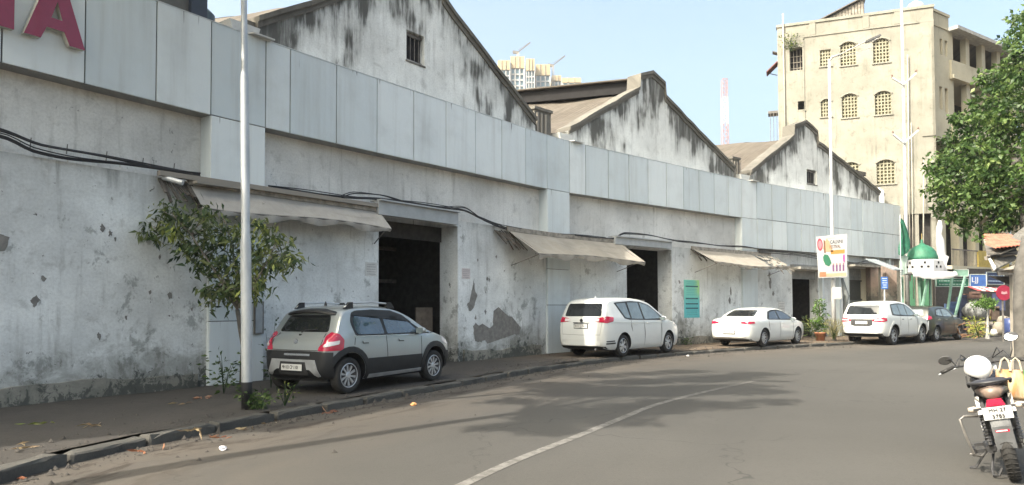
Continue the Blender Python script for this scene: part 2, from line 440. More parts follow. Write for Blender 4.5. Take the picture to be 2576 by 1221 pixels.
# worn white centre line
k = NT('worn_road_paint'); u_ = k.vec('pos')
nz = k.noise(u_, 7, 6, 0.75, 0.3)
k.col(k.mix(k.math('ADD', k.rng(nz, 0.40, 0.62), k.rng(k.sep(k.vec('UV'))[0], 7.0, 17.0, 0.0, 0.75), True), (0.165, 0.157, 0.145), (0.078, 0.073, 0.065)), 0.85)
cl, ctg, cs = resample([(-1.9, 3.2), (-1.15, 4.9), (-0.42, 6.6), (0.08, 7.65), (0.72, 8.8), (1.58, 10.4), (2.35, 11.8), (3.65, 13.6), (5.3, 15.6)], 0.3)
m = MB(); strip(m, cl, np.stack([ctg[:, 1], -ctg[:, 0]], 1), cs, [-0.06, 0.06], 0.004)
o = struct(m.build('road_marking', k.m))

# ------------------------------------------------------------------ the curved street wall: u along, d out to the street, z up
CP = [(-12, 61.5), (-7, 60), (-1, 57), (1, 54.5), (4, 52.8), (11.2, 52.6), (12.2, 47), (13.2, 42.8), (23.5, 41), (25, 36.5), (40, 35.5)]
def head(u): return R(float(np.interp(u, [c[0] for c in CP], [c[1] for c in CP])))
US = np.arange(-14, 42.01, 0.1); i0 = 140
WX = np.zeros((len(US), 2)); WX[i0] = (-5.83, 13.77)
for i in range(i0 + 1, len(US)):
    h = head((US[i] + US[i - 1]) / 2); WX[i] = WX[i - 1] + 0.1 * np.array([math.cos(h), math.sin(h)])
for i in range(i0 - 1, -1, -1):
    h = head((US[i] + US[i + 1]) / 2); WX[i] = WX[i + 1] - 0.1 * np.array([math.cos(h), math.sin(h)])
def W(u, d, z):
    x = np.interp(u, US, WX[:, 0]); y = np.interp(u, US, WX[:, 1]); h = head(u)
    return Vector((x + math.sin(h) * d, y - math.cos(h) * d, z))
def Wdir(u):
    h = head(u); return Vector((math.cos(h), math.sin(h), 0)), Vector((math.sin(h), -math.cos(h), 0))
def cbox(mb, u0, u1, d0, d1, z0, z1, step=0.6, zt=None, zb=None, ztf=None, etop=None):
    """box that follows the wall; zt/zb optional functions of u for its top and bottom"""
    n = max(1, int(math.ceil((u1 - u0) / step))); vs = []; uv = []; es = []
    rows = 4 if ztf else 1
    for i in range(n + 1):
        u = u0 + (u1 - u0) * i / n
        a = zb(u) if zb else z0; b = zt(u) if zt else z1
        ring = []
        for k_ in range(rows + 1): ring.append((d0, a + (b - a) * k_ / rows))
        for k_ in range(rows, -1, -1): ring.append((d1, a + (b - a) * k_ / rows))
        for (d, z) in ring:
            vs.append(W(u, d, z)); uv.append((u + (d - d1), z)); es.append((etop(u) if etop else b) - z)
    m_ = 2 * (rows + 1)
    fs = [tuple(range(m_))] + [tuple(n * m_ + j for j in range(m_))[::-1]]
    for i in range(n):
        for j in range(m_):
            j2 = (j + 1) % m_; fs.append((i * m_ + j, i * m_ + j2, (i + 1) * m_ + j2, (i + 1) * m_ + j))
    mb.add(vs, fs, uv, es); return mb

FZ = 7.2
fb = lambda u: float(np.interp(u, [0, 5, 11.6, 24], [5.37, 5.40, 5.46, 5.53]))   # lower edge of the cladding band
fac = thing('factory_frontage', 'long whitewashed factory wall with a pale panelled band along its top and three big doorways', 'factory wall', tuple(W(0, -0.1, 0.12)))
# --- walls
D1, D2, D3 = (4.48, 7.38), (15.93, 18.70), (28.05, 30.25)
m = MB(); cbox(m, -13.9, 38.2, -0.75, -0.35, 3.9, 7.0); m.build('upper_wall', M['wall_up'], fac)
lw = MB()
segs = [(-13.9, D1[0]), (D1[1], D2[0]), (D2[1], 25.0)]
for a, b in segs: cbox(lw, a, b, -0.75, -0.08, 0.0, 4.02 if a < 15 else 3.98)
cbox(lw, D1[0], D1[1], -0.75, -0.08, 3.86, 4.02); cbox(lw, D2[0], D2[1], -0.75, -0.08, 3.84, 3.98)
cbox(lw, 25.0, D3[0], -0.75, -0.3, 0.0, 4.3); cbox(lw, D3[0], D3[1], -0.75, -0.3, 3.36, 4.3)
cbox(lw, D3[1], 32.85, -0.75, -0.3, 0.0, 4.3); cbox(lw, 32.85, 35.6, -0.75, -0.3, 3.62, 4.3); cbox(lw, 35.6, 38.2, -0.75, -0.3, 0.0, 4.3)
lw.build('wall', M['wall'], fac)
m = MB()
def wob(u): return 0.40 + 0.035 * math.sin(u * 1.9) + 0.02 * math.sin(u * 5.3)
for a, b in [(-12, -0.2), (7.6, 11.3), (13.0, 15.8), (18.9, 23.4)]:
    m = MB(); cbox(m, a, b, -0.1, -0.02, 0.05, 0.4, 0.35, zt=wob); m.build('plinth', M['plinth'], fac)
# --- cladding band, one sheet after another
fa = MB(); cbox(fa, -13.9, 24.9, -0.36, -0.035, 5.4, FZ - 0.02, zb=lambda u: fb(u) + 0.01); cbox(fa, 24.9, 38.2, -0.36, -0.035, 4.32, FZ - 0.02)
fascia = fa.build('cladding_band', M['joint'], fac)
def panel(u0, u1, z0, z1, par, d=0.0, zb=None, mat=None, name='panel'):
    mb = MB(); t = rnd.uniform(-0.004, 0.004); gp_ = 0.013 if u0 < 12 else 0.019
    cbox(mb, u0 + gp_, u1 - gp_, d - 0.03, d + t, z0, z1, zb=zb)
    return mb.build(name, mat or M['clad'], par)
left = [-13.2, -11.95, -10.75, -9.55, -8.35, -7.15, -5.95, -4.75, -3.56, -2.34, -1.10, 0.0]
mid1 = [1.24, 1.85, 3.11, 4.35, 5.60, 6.82, 8.05, 9.27, 10.47, 11.63]
mid2 = [12.80, 13.63, 14.84, 16.01, 17.15, 18.31, 19.44, 20.52, 21.62, 22.70, 23.72]
right = [24.9, 26.05, 27.22, 28.4, 29.5, 30.6, 31.7, 32.9, 34.05, 35.2, 36.3, 37.45, 38.2]
for L_ in (left, mid1, mid2):
    for a, b in zip(L_[:-1], L_[1:]): panel(a, b, 5.4, FZ, fascia, zb=fb)
for a, b in zip(right[:-1], right[1:]):
    panel(a, b, 5.57, FZ, fascia); panel(a, b, 4.24, 5.545, fascia)
for a, b in ((0.0, 1.24), (11.63, 12.8), (23.72, 24.9)): panel(a, b, fb(a) + 0.01, FZ, fascia)
m = MB(); cbox(m, -13.9, 24.9, -0.36, -0.04, 5.3, 5.36, zt=lambda u: fb(u) + 0.008, zb=lambda u: fb(u) - 0.012); m.build('soffit', M['soffit'], fac)
m = MB(); cbox(m, 24.9, 38.2, -0.36, -0.04, 4.225, 4.24); m.build('soffit', M['soffit'], fac)
# metal cap along the top edge
m = MB(); cbox(m, -13.9, 38.2, -0.38, 0.006, FZ + 0.002, FZ + 0.02); m.build('cap_flashing', simple('pale_cap_flashing', (0.5, 0.52, 0.52), 0.5, mode='UV'), fac)
# --- clad pillars: core and separate sheets
def pillar(u0, u1, joints, zt):
    core = MB(); cbox(core, u0 + 0.04, u1 - 0.04, -0.34, -0.035, 0.05, zt); c = core.build('pillar', M['joint'], fac)
    js = [0.12] + joints + [zt]
    for a, b in zip(js[:-1], js[1:]):
        panel(u0, u1, a + 0.008, b - 0.008, c)
        s = MB(); cbox(s, u0 + 0.005, u0 + 0.035, -0.345, -0.032, a + 0.008, b - 0.008); s.build('side_panel', M['clad'], c)
        s = MB(); cbox(s, u1 - 0.035, u1 - 0.005, -0.345, -0.032, a + 0.008, b - 0.008); s.build('side_panel', M['clad'], c)
pillar(0.0, 1.24, [1.36, 4.1], 5.365); pillar(11.63, 12.8, [1.69, 2.86, 3.96], 5.46); pillar(23.72, 24.9, [1.2, 3.26, 4.1], 5.53)
M['timberd'] = simple('dark_inner_timber', (0.06, 0.05, 0.042), .9, var=.4, mode='UV')
# --- door recesses: dark rooms behind the wall
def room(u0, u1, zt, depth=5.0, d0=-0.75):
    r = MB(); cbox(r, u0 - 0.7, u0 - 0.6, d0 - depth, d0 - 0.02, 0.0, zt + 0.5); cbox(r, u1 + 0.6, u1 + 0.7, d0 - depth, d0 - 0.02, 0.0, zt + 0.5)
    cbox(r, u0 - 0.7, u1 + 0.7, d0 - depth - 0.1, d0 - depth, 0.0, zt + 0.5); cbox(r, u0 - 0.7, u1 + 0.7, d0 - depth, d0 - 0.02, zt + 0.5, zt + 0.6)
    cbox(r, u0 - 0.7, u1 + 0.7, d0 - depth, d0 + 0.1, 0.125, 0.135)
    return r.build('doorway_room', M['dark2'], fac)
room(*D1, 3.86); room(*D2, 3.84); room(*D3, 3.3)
m = MB(); cbox(m, 4.3, 7.18, -0.06, 0.12, 3.87, 4.20); cbox(m, 4.3, 7.18, -0.2, 0.2, 4.201, 4.235); m.build('lintel_beam', M['beam'], fac)
m = MB(); cbox(m, 15.05, 18.45, -0.06, 0.12, 3.86, 4.12); cbox(m, 15.05, 18.45, -0.2, 0.2, 4.121, 4.155); m.build('lintel_beam', M['beam'], fac)
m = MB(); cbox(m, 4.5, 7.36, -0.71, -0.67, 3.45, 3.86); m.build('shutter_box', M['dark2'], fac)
ply = simple('brown_plywood', (0.13, 0.10, 0.075), 0.8, var=0.25, mode='UV')
def inside(u0, u1, d0, d1, z0, z1, nm, lab, cat, mt):
    t = thing(nm, lab, cat, tuple(W((u0 + u1) / 2, (d0 + d1) / 2, z0))); b_ = MB(); cbox(b_, u0, u1, d0, d1, z0, z1); b_.build('panel', mt, t)
    b_ = MB(); cbox(b_, u0 + .02, u1 - .02, d1, d1 + .015, z1 - .08, z1 - .05); b_.build('batten', mt, t); return t
inside(6.65, 7.3, -1.0, -0.96, .135, 1.62, 'plywood_sheet', 'brown plywood sheet standing just inside the first doorway', 'board', ply)
inside(4.6, 6.3, -3.6, -3.0, .135, 1.5, 'stacked_cartons', 'dim stack of cartons deep inside the first doorway', 'cartons', M['timberd'])
inside(17.6, 18.3, -1.6, -1.1, .135, 1.9, 'stacked_cartons', 'pale bundles piled inside the second doorway behind the people carrier', 'cartons', simple('pale_bundle', (0.16, 0.14, 0.12), .9, var=.4, mode='UV'))
for zz in (2.35, 3.3):
    m = MB(); cbox(m, 4.48, 7.38, -2.6, -2.5, zz, zz + .1); m.build('inner_beam', M['timberd'], fac)
# shutter in the doorway at the far end
slat = simple('grey_rolling_shutter_steel', (0.27, 0.29, 0.29), 0.5, metal=0.3, var=0.2, mode='UV')
sb = MB(); cbox(sb, 32.9, 35.55, -0.55, -0.5, 0.12, 3.62); sh = sb.build('shutter', slat, fac)
z = 0.14
while z < 3.5:
    if not 1.95 < z < 2.95:
        q = MB(); cbox(q, 32.92, 35.53, -0.5, -0.465, z, z + 0.13, 3.0); q.build('slat', slat, sh)
    z += 0.155
q = MB(); cbox(q, 33.0, 35.45, -0.5, -0.44, 1.95, 2.02, 3.0); cbox(q, 33.0, 35.45, -0.5, -0.44, 2.93, 3.0, 3.0); cbox(q, 33.0, 35.45, -0.495, -0.485, 2.02, 2.93, 3.0)
q.build('grille_opening', simple('dark_grille', (0.06, 0.065, 0.06), 0.6, mode='UV'), sh)
# door frame posts, gaps above the end doors
for u in (30.35, 31.9, 32.7, 35.75, 37.0):
    m = MB(); cbox(m, u, u + 0.16, -0.3, -0.12, 0.1, 4.2); m.build('door_post', M['clad'], fac)
cbm = simple('sunbleached_canopy_board', (0.3, 0.28, 0.24), 0.8, mode='UV', var=0.3)
m = MB(); cbox(m, 27.9, 31.9, -0.3, 0.25, 3.38, 3.5); m.build('door_canopy', cbm, fac); m = MB(); cbox(m, 32.6, 35.9, -0.3, 0.35, 3.66, 3.76); m.build('door_canopy', cbm, fac)
m = MB(); cbox(m, 27.9, 31.8, -0.3, -0.1, 3.5, 3.62); cbox(m, 28.05, 30.2, -0.5, -0.4, 2.95, 3.37); cbox(m, 32.7, 35.8, -0.3, -0.05, 3.765, 3.9); m.build('shutter_box', M['soffit'], fac)
# bare patches where the render fell off
def patch(poly, d, name, mat, par, jag=0.02, n=5, th=0.006, seed=0):
    r = random.Random(seed); P = []
    for i in range(len(poly)):
        a, b = poly[i], poly[(i + 1) % len(poly)]
        for t in range(n):
            f = t / n; P.append((a[0] + (b[0] - a[0]) * f + r.uniform(-jag, jag), a[1] + (b[1] - a[1]) * f + r.uniform(-jag, jag)))
    u0 = P[0][0]; mb = MB(); N = len(P)
    fr = [W(p[0], d + th, p[1]) for p in P]; bk = [W(p[0], d - 0.01, p[1]) for p in P]
    bm = bmesh.new(); vs = [bm.verts.new(p) for p in fr]; f = bm.faces.new(vs)
    res = bmesh.ops.triangulate(bm, faces=[f], ngon_method='EAR_CLIP'); bm.verts.index_update()
    tris = [tuple(v.index for v in q.verts) for q in bm.faces]; bm.free()
    mb.add(fr + bk, tris + [(i, (i + 1) % N, N + (i + 1) % N, N + i) for i in range(N)], [p for p in P] * 2)
    return mb.build(name, mat, par)
patch([(8.04,1.09),(8.13,1.17),(8.28,1.08),(8.43,1.14),(8.67,.95),(8.90,.98),(8.95,1.49),(9.18,1.63),(9.21,1.39),(9.34,1.29),(9.29,1.16),(9.44,1.16),(9.55,1.33),(9.82,1.31),(9.93,1.15),(10.09,1.11),(10.26,1.01),(10.2,.77),(9.98,.81),(9.82,1.02),(9.76,.79),(9.34,.70),(8.97,.65),(8.67,.59),(8.42,.80),(8.37,.61),(8.09,.69)], -0.08, 'bare_patch', M['peel'], fac, 0.028, 7, seed=1)
patch([(8.07,2.42),(8.09,2.14),(8.2,1.95),(8.06,1.6),(7.86,1.5),(7.76,1.68),(7.92,1.86),(7.99,2.14)], -0.08, 'bare_patch', M['peel'], fac, 0.02, 4, seed=2)
patch([(-3.9,2.8),(-3.52,2.76),(-3.38,2.70),(-3.43,2.52),(-3.6,2.42),(-3.95,2.38)], -0.08, 'bare_patch', M['peel'], fac, 0.02, 4, seed=3)
for i, (u, z, s) in enumerate([(8.66, 2.46, .045), (8.75, 2.42, .04), (8.57, 1.5, .045), (8.14, 1.33, .05), (7.06, 2.23, .04), (9.09, 3.1, .035), (-1.98, 2.98, .05), (-1.85, 2.92, .045), (-1.75, 2.82, .03), (-1.12, 1.9, .035), (-0.95, 2.55, .03), (-0.75, 1.85, .05), (-2.0, 1.15, .04), (-0.3, 1.6, .035), (-1.55, 1.45, .03), (19.2, 2.6, .06), (22.9, 2.3, .1), (22.8, 1.9, .09), (26.3, 2.75, .16), (26.2, 3.05, .12), (26.5, 2.2, .08), (8.24, 2.96, .04), (-3.0, 1.75, .06), (-2.9, 2.1, .05)]):
    r = random.Random(i); pl = [(u + .8 * s * (1 + r.uniform(-.65, .5)) * math.cos(a), z + 1.2 * s * (1 + r.uniform(-.7, .8)) * math.sin(a)) for a in np.linspace(0, 2 * math.pi, 10)[:-1]]
    patch(pl, -0.3 if u > 25 else -0.08, 'chip', M['peel'], fac, 0.012 * (s / .05), 3, 0.004, seed=i)

# --- red channel letters on the band (cut by the picture edge on the left)
M['red'] = simple('magenta_red_acrylic', (0.24, 0.012, 0.05), 0.35, var=0.06, coat=0.3)
M['lside'] = simple('beige_letter_return', (0.52, 0.50, 0.43), 0.5)
def letter(polys, u0, z0, label):
    t, n = Wdir(u0); o = W(u0, 0.03, z0)
    L_ = thing('sign_letter', label, 'sign letter', tuple(o), group='red letters on the cladding band')
    f = MB(); s = MB()
    for p in polys:
        s.prism(p, o, t, Vector((0, 0, 1)), n * 0.10)
        f.prism(p, o + n * 0.1005, t, Vector((0, 0, 1)), n * 0.012)
    s.build('letter_side', M['lside'], L_); f.build('letter_face', M['red'], L_)
hA = 1.05; wA = 0.95
A_ = [[(0, 0), (0.235, 0), (0.32, 0.2), (0.585, 0.2), (0.555, 0.37), (0.385, 0.37), (0.475, 0.66), (0.475, hA), (0.36, hA)],
      [(0.585, 0.2), (0.67, 0.0), (0.905, 0.0), (0.565, hA), (0.475, hA), (0.475, 0.66), (0.555, 0.37)]]
letter(A_, -3.32, 5.87, 'red three-dimensional letter A beside the pale cladding joint')
letter([[(0, 0), (0.22, 0), (0.22, hA), (0, hA)]], -3.68, 5.87, 'red three-dimensional upright letter cut off by the left picture edge')

# ------------------------------------------------------------------ gabled sheds behind the band
GD = (-0.95, -0.5)                                        # gable wall thickness
G = Vector((-0.952, 0.306, 0))                            # the ridges run back this way
def roofmat(name, a, b, moss=(0.06, 0.05, 0.036)):
    k = NT(name); uv = k.vec('UV')
    n = k.noise(uv, 0.6, 7, 0.7, 0.3); n2 = k.noise(k.vec('UV', (6, 0.4, 1)), 1.0, 4); n3 = k.noise(uv, 2.4, 7, 0.75)
    c = k.mix(k.rng(n, 0.35, 0.7), a, b); c = k.mix(k.rng(n2, 0.45, 0.7, 0, 0.6), c, moss); c = k.mix(k.rng(n3, 0.5, 0.68, 0, 0.6), c, moss)
    k.col(c, 0.9)
    w = k.node('ShaderNodeTexWave'); w.inputs['Scale'].default_value = 2.1; w.bands_direction = 'X'; k.L(uv, w.inputs['Vector'])
    k.bump(w.outputs['Fac'], 0.35, 0.03)
    return k.m
M['roof'] = roofmat('brown_asbestos_roof', (0.088, 0.074, 0.060), (0.130, 0.113, 0.094))
M['roofgrey'] = roofmat('grey_asbestos_roof', (0.105, 0.10, 0.09), (0.14, 0.133, 0.12))
def shed(ue0, ua0, ua1, ue1, ze, zs, cap, label, window=None, mat='gable', length=13.0, monitor=True, zend=None):
    """gable: eaves at ue0, ue1; raised shoulder between ua0 and ua1 with a peaked cap"""
    zend = zend or ze
    uc = (ua0 + ua1) / 2
    pts = [(ue0 - 0.05, ze), (ua0, zs), (ua0 + 0.06, zs + 0.52), (uc, cap), (ua1 - 0.06, zs + 0.52), (ua1, zs), (ue1 + 0.05, zend)]
    top = lambda u: float(np.interp(u, [p[0] for p in pts], [p[1] for p in pts]))
    t = thing('gabled_shed', label, 'shed', tuple(W(uc, -0.7, 0.12)), group='gabled factory sheds behind the cladding band')
    gw = MB(); brk = sorted(set([p[0] for p in pts] + ([window[0], window[1]] if window else [])))
    brk = [b for b in brk]
    for a, b in zip(brk[:-1], brk[1:]):
        if window and a >= window[0] - 1e-6 and b <= window[1] + 1e-6:
            cbox(gw, a, b, GD[0], GD[1], 6.3, window[2], 0.6, ztf=True, etop=top); cbox(gw, a, b, GD[0], GD[1], window[3], 9, 0.6, zt=top, ztf=True)
        else: cbox(gw, a, b, GD[0], GD[1], 6.3, 8, 0.6, zt=top, ztf=True)
    gw.build('gable_wall', M[mat], t)
    # coping stones with a drip edge
    cp = MB(); full = []
    for (a, za), (b, zb_) in zip(pts[:-1], pts[1:]):
        n = max(1, int((b - a) / 0.45))
        for i in range(n): full.append((a + (b - a) * i / n, za + (zb_ - za) * i / n))
    full.append(pts[-1])
    full = [(u, z + 0.018 * math.sin(u * 7.1) + rnd.uniform(-.022, .022)) for u, z in full]
    th = 0.12
    for d0, d1, lo, hi in ((GD[0] - 0.12, GD[1] + 0.10, 0.0, th), (GD[0] - 0.05, GD[1] + 0.045, -0.14, 0.0)):
        vs = []; uv = []
        for (u, z) in full:
            for d, zz in ((d0, lo), (d0, hi), (d1, hi), (d1, lo)): vs.append(W(u, d, z + zz)); uv.append((u, z + zz + d))
        N = len(full); fs = [(0, 1, 2, 3), (N * 4 - 1, N * 4 - 2, N * 4 - 3, N * 4 - 4)]
        for i in range(N - 1):
            for j in range(4): fs.append((i * 4 + j, i * 4 + (j + 1) % 4, i * 4 + 4 + (j + 1) % 4, i * 4 + 4 + j))
        cp.add(vs, fs, uv, [0.3] * len(vs))
    cp.build('coping', M['coping'], t)
    # roofs run back from the gable
    for (u0, z0, u1, z1) in ((ue0 - 0.1, ze - 0.1, uc, zs + 0.14), (ue1 + 0.1, zend - 0.1, uc, zs + 0.14)):
        A0 = W(u0, GD[0] + 0.02, z0 + 0.08); A1 = W(u1, GD[0] + 0.02, z1)
        mb = MB(); nu, nv = 16, 30; vs = []; uv = []
        for i in range(nu + 1):
            for j in range(nv + 1):
                p = A0.lerp(A1, i / nu) + G * (length * j / nv)
                p.z += 0.05 * math.sin(j * 0.9 + i * 0.4) * (1 if 0 < i < nu else .4) + rnd.uniform(-.012, .012)
                vs.append(p); uv.append((length * j / nv, (A1 - A0).length * i / nu))
        fs = [(i * (nv + 1) + j, (i + 1) * (nv + 1) + j, (i + 1) * (nv + 1) + j + 1, i * (nv + 1) + j + 1) for i in range(nu) for j in range(nv)]
        mb.add(vs, fs, uv)
        mb.build('roof', M['roof'], t, smooth=True)
    if monitor:                                           # raised ridge vent: dark slot under a thin strip roof
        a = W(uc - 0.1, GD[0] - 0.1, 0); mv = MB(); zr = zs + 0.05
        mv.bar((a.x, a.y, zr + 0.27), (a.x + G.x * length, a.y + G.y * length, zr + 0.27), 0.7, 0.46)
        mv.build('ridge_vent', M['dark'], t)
        mr = MB(); q = a - G * 0.05
        mr.bar((q.x, q.y, zr + 0.54), (a.x + G.x * length, a.y + G.y * length, zr + 0.54), 1.05, 0.05); mr.build('ridge_roof', M['roof'], t)
    # side wall so the shed is a closed volume
    sw = MB()
    for u0, z0 in ((ue0, ze), (ue1, zend)):
        a = W(u0, GD[0], 0); b = a + G * length
        sw.bar((a.x, a.y, 3.9), (b.x, b.y, 3.9), 0.2, 7.6)
    sw.build('side_wall', M['gable'], t)
    if window:
        a, b, z0, z1 = window
        w = MB(); cbox(w, a + 0.004, b - 0.004, GD[0] + 0.02, GD[1] - 0.17, z0 + 0.004, z1 - 0.004); fr = w.build('window', M['dark'], t)
        for i in range(4):
            u = a + (b - a) * (i + 0.7) / 4.4
            bb = MB(); bb.bar(W(u, GD[1] - 0.12, z0), W(u, GD[1] - 0.12, z1), 0.022); bb.build('window_bar', M['steel'], fr)
        bb = MB(); cbox(bb, a, b, GD[1] - 0.14, GD[1] - 0.10, z0 + 0.02, z0 + 0.07); bb.build('window_frame', M['steel'], fr); bb = MB(); cbox(bb, a, b, GD[1] - 0.14, GD[1] - 0.10, z1 - 0.1, z1 - 0.02); bb.build('window_frame', M['steel'], fr)
        bb = MB(); cbox(bb, a - 0.03, b + 0.03, GD[1], GD[1] + 0.02, z0 - 0.06, z0 - 0.015); bb.build('sill', M['coping'], fr)
    return t
M['steel'] = simple('rusty_grey_steel', (0.13, 0.12, 0.11), 0.7, var=0.3)
M['galv'] = simple('galvanised_steel', (0.55, 0.57, 0.58), 0.45, metal=0.35, var=0.1, spec=0.4)
t = thing('upper_shade_wall', 'blackened mouldy upper storey wall behind the cladding at the far left, raised out of view to shade the pavement', 'building', tuple(W(-6, -1, 7.0)))
m = MB(); cbox(m, -13.9, 0.0, -0.9, -0.6, 6.6, 13.0, ztf=True); m.build('wall', M['gable0'], t)  # only the foot is seen; height and thinness shaped to shade the left pavement
for i in range(12):
    if i in (10, 11): continue
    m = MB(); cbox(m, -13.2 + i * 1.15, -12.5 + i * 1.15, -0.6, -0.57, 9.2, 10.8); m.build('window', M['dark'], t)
m = MB(); cbox(m, -0.12, 0.22, -0.98, -0.5, 6.9, 12.9); m.build('drain_casing', simple('dark_blue_casing', (0.03, 0.04, 0.06), 0.6), t)
m = MB(); cbox(m, -1.55, -1.15, -0.6, -0.42, 6.8, 12.9); m.build('pier', M['gable0'], t)
m = MB(); cbox(m, -14, 0.1, -1.0, -0.45, 13.0, 13.2); m.build('coping', M['coping'], t)
shed(1.4, 5.5, 7.2, 11.6, 7.75, 10.25, 11.0, 'nearest big whitewashed gabled shed with a small square barred window', window=(5.82, 6.5, 8.2, 9.0), monitor=False)
shed(13.35, 17.25, 18.95, 23.9, 7.75, 9.98, 10.78, 'middle gabled shed with a brown sheet roof and black ridge vent', length=15.5)
s3 = shed(25.2, 28.6, 30.75, 37.2, 7.75, 9.85, 10.72, 'farthest gabled shed with a small broken window in its white gable', window=(29.77, 30.67, 7.72, 8.44), length=9.0, monitor=False)
# ------------------------------------------------------------------ awnings
def awn_mat(name, a, b):
    k = NT(name); uv = k.vec('UV')
    n = k.noise(uv, 1.6, 7, 0.7, 0.4); n2 = k.noise(k.vec('UV', (0.6, 5, 1)), 1.0, 5); n3 = k.noise(k.vec('UV', (1, 1, 1), (5, 5, 0)), 5, 5, 0.7)
    c = k.mix(k.rng(n, 0.35, 0.7), a, b); c = k.mix(k.rng(n2, 0.5, 0.8, 0, 0.5), c, (0.15, 0.13, 0.11)); c = k.mix(k.rng(n3, 0.6, 0.72, 0, 0.5), c, (0.12, 0.105, 0.09))
    k.col(c, 0.85); k.bump(n3, 0.4, 0.02); return k.m
M['awn1'] = awn_mat('dusty_grey_awning_cloth', (0.30, 0.28, 0.25), (0.38, 0.355, 0.315))
M['awn2'] = awn_mat('sunbleached_beige_awning_cloth', (0.26, 0.235, 0.195), (0.33, 0.30, 0.255))
M['timber'] = simple('grey_weathered_timber', (0.26, 0.235, 0.20), 0.9, var=0.35, mode='UV', scale=5, bump=0.4)
M['rot'] = simple('blackened_rag_and_timber', (0.075, 0.065, 0.055), 0.95, var=0.4, bump=0.4)
def awning(u0, u1, dw, zt, dep, drop, val, label, mat, seed, sag=0.05, rag=0.05, shift=0.0, torn=None):
    r = random.Random(seed)
    t = thing('awning', label, 'awning', tuple(W((u0 + u1) / 2, dw, zt)), group='cloth awnings over the pavement')
    nu, nv = 34, 8; vs = []; uv = []; mb = MB()
    fold = [r.uniform(-1, 1) for _ in range(nu + 1)]
    for i in range(nu + 1):
        f = i / nu; u = u0 + (u1 - u0) * f
        sg = sag * (abs(math.sin(f * math.pi * 3)) ) + 0.012 * fold[i]
        for j in range(nv + 1):
            g = j / nv
            vs.append(W(u + shift * g, dw + dep * g, zt - drop * g - sg * math.sin(g * math.pi) * 0.9 - (0.045 * math.sin(f * 5.5 + seed) * g))); uv.append((u, dep * g))
    fs = []
    for i in range(nu):
        for j in range(nv):
            if torn and torn(i / nu, j / nv, r): continue
            fs.append((i * (nv + 1) + j, (i + 1) * (nv + 1) + j, (i + 1) * (nv + 1) + j + 1, i * (nv + 1) + j + 1))
    mb.add(vs, fs, uv); mb.build('cloth', mat, t, smooth=True)
    vv = MB(); vs = []; uv = []; n = 90
    for i in range(n + 1):
        f = i / n; u = u0 + (u1 - u0) * f + shift
        zt2 = zt - drop - 0.045 * math.sin(f * 5.5 + seed)
        L = val * (1 + 0.35 * math.sin(f * 23 + seed)) + r.uniform(-rag, rag) * val
        dz = 0.03 * math.sin(f * 60 + seed)
        vs += [W(u, dw + dep + 0.004, zt2), W(u, dw + dep + 0.01 + dz * .5, zt2 - L * .5), W(u, dw + dep - 0.02 + dz, zt2 - L)]
        uv += [(u, 2.0), (u, 2.0 + L * .5), (u, 2 + L)]
    fs = []
    for i in range(n):
        for j in range(2): fs.append((i * 3 + j, (i + 1) * 3 + j, (i + 1) * 3 + j + 1, i * 3 + j + 1))
    vv.add(vs, fs, uv); vv.build('valance', mat, t, smooth=True)
    fr = MB(); pts = [W(u0 + (u1 - u0) * i / 16 + shift, dw + dep - 0.01, zt - drop - 0.02 - 0.045 * math.sin(i / 16 * 5.5 + seed)) for i in range(17)]
    fr.tube(pts, 0.02, 6); fr.build('front_rail', M['steel'], t)
    hb = MB(); cbox(hb, u0 - 0.05, u1 + 0.05, dw - 0.0, dw + 0.07, zt - 0.04, zt + 0.10); hb.build('wall_batten', M['timber'], t)
    for i in range(2):
        u = u0 + (u1 - u0) * (i * .94 + 0.03)
        b = MB(); b.tube([W(u, dw + 0.02, zt - drop - 0.35), W(u + shift, dw + dep - 0.03, zt - drop - 0.04)], 0.014, 5); b.build('strut', M['steel'], t)
        b = MB(); b.tube([W(u, dw + 0.02, zt - 0.05), W(u + shift, dw + dep - 0.03, zt - drop - 0.05)], 0.014, 5); b.build('rafter', M['steel'], t)
    return t
a1 = awning(-0.42, 4.42, -0.03, 3.98, 0.55, 0.47, 0.13, 'long dusty grey awning behind the lamp post and above the silver hatchback', M['awn1'], 1, shift=-0.08)
m = MB()
for i in range(9):
    u = -1.0 + i * 0.075; m.bar(W(u, -0.04, 4.0 - rnd.uniform(0, .06)), W(u + rnd.uniform(-.1, .15), 0.35 + rnd.uniform(-.15, .1), 3.72 - rnd.uniform(0, .25)), 0.05, 0.03)
m.build('rotten_slat', M['rot'], a1)
m = MB(); m.bar(W(-1.07, 0.05, 4.06), W(4.45, 0.05, 4.08), 0.1, 0.09); m.bar(W(-0.45, 0.2, 3.97), W(0.6, 0.12, 4.0), 0.12, 0.05); m.build('fascia_board', M['timber'], a1)
m = MB(); m.tube([W(-0.95, 0.0, 4.0), W(-0.75, 0.3, 3.9)], 0.05, 8); m.build('pipe_end', M['galv'], a1)
a2 = awning(9.55, 15.45, -0.03, 3.95, 1.15, 0.72, 0.15, 'beige sunlit awning above the white people carrier', M['awn2'], 2, sag=0.09, shift=0.0)
m = MB()
for i in range(12):
    u = 8.95 + i * 0.08; m.bar(W(u, -0.04, 3.92 - rnd.uniform(0, .06)), W(u + rnd.uniform(0, .3), 0.5 + rnd.uniform(-.25, .1), 3.5 - rnd.uniform(-.05, .2)), 0.06, 0.03)
m.build('rotten_slat', M['rot'], a2)
def torn3(f, g, r): return f > 0.72 and r.random() < (0.55 if g > 0.15 else 0.2)
a3 = awning(20.0, 25.8, -0.03, 3.96, 1.10, 0.60, 0.11, 'beige awning torn at its right end above the white saloon car', M['awn2'], 5, sag=0.05, shift=-0.05, torn=torn3, rag=0.3)
m = MB()
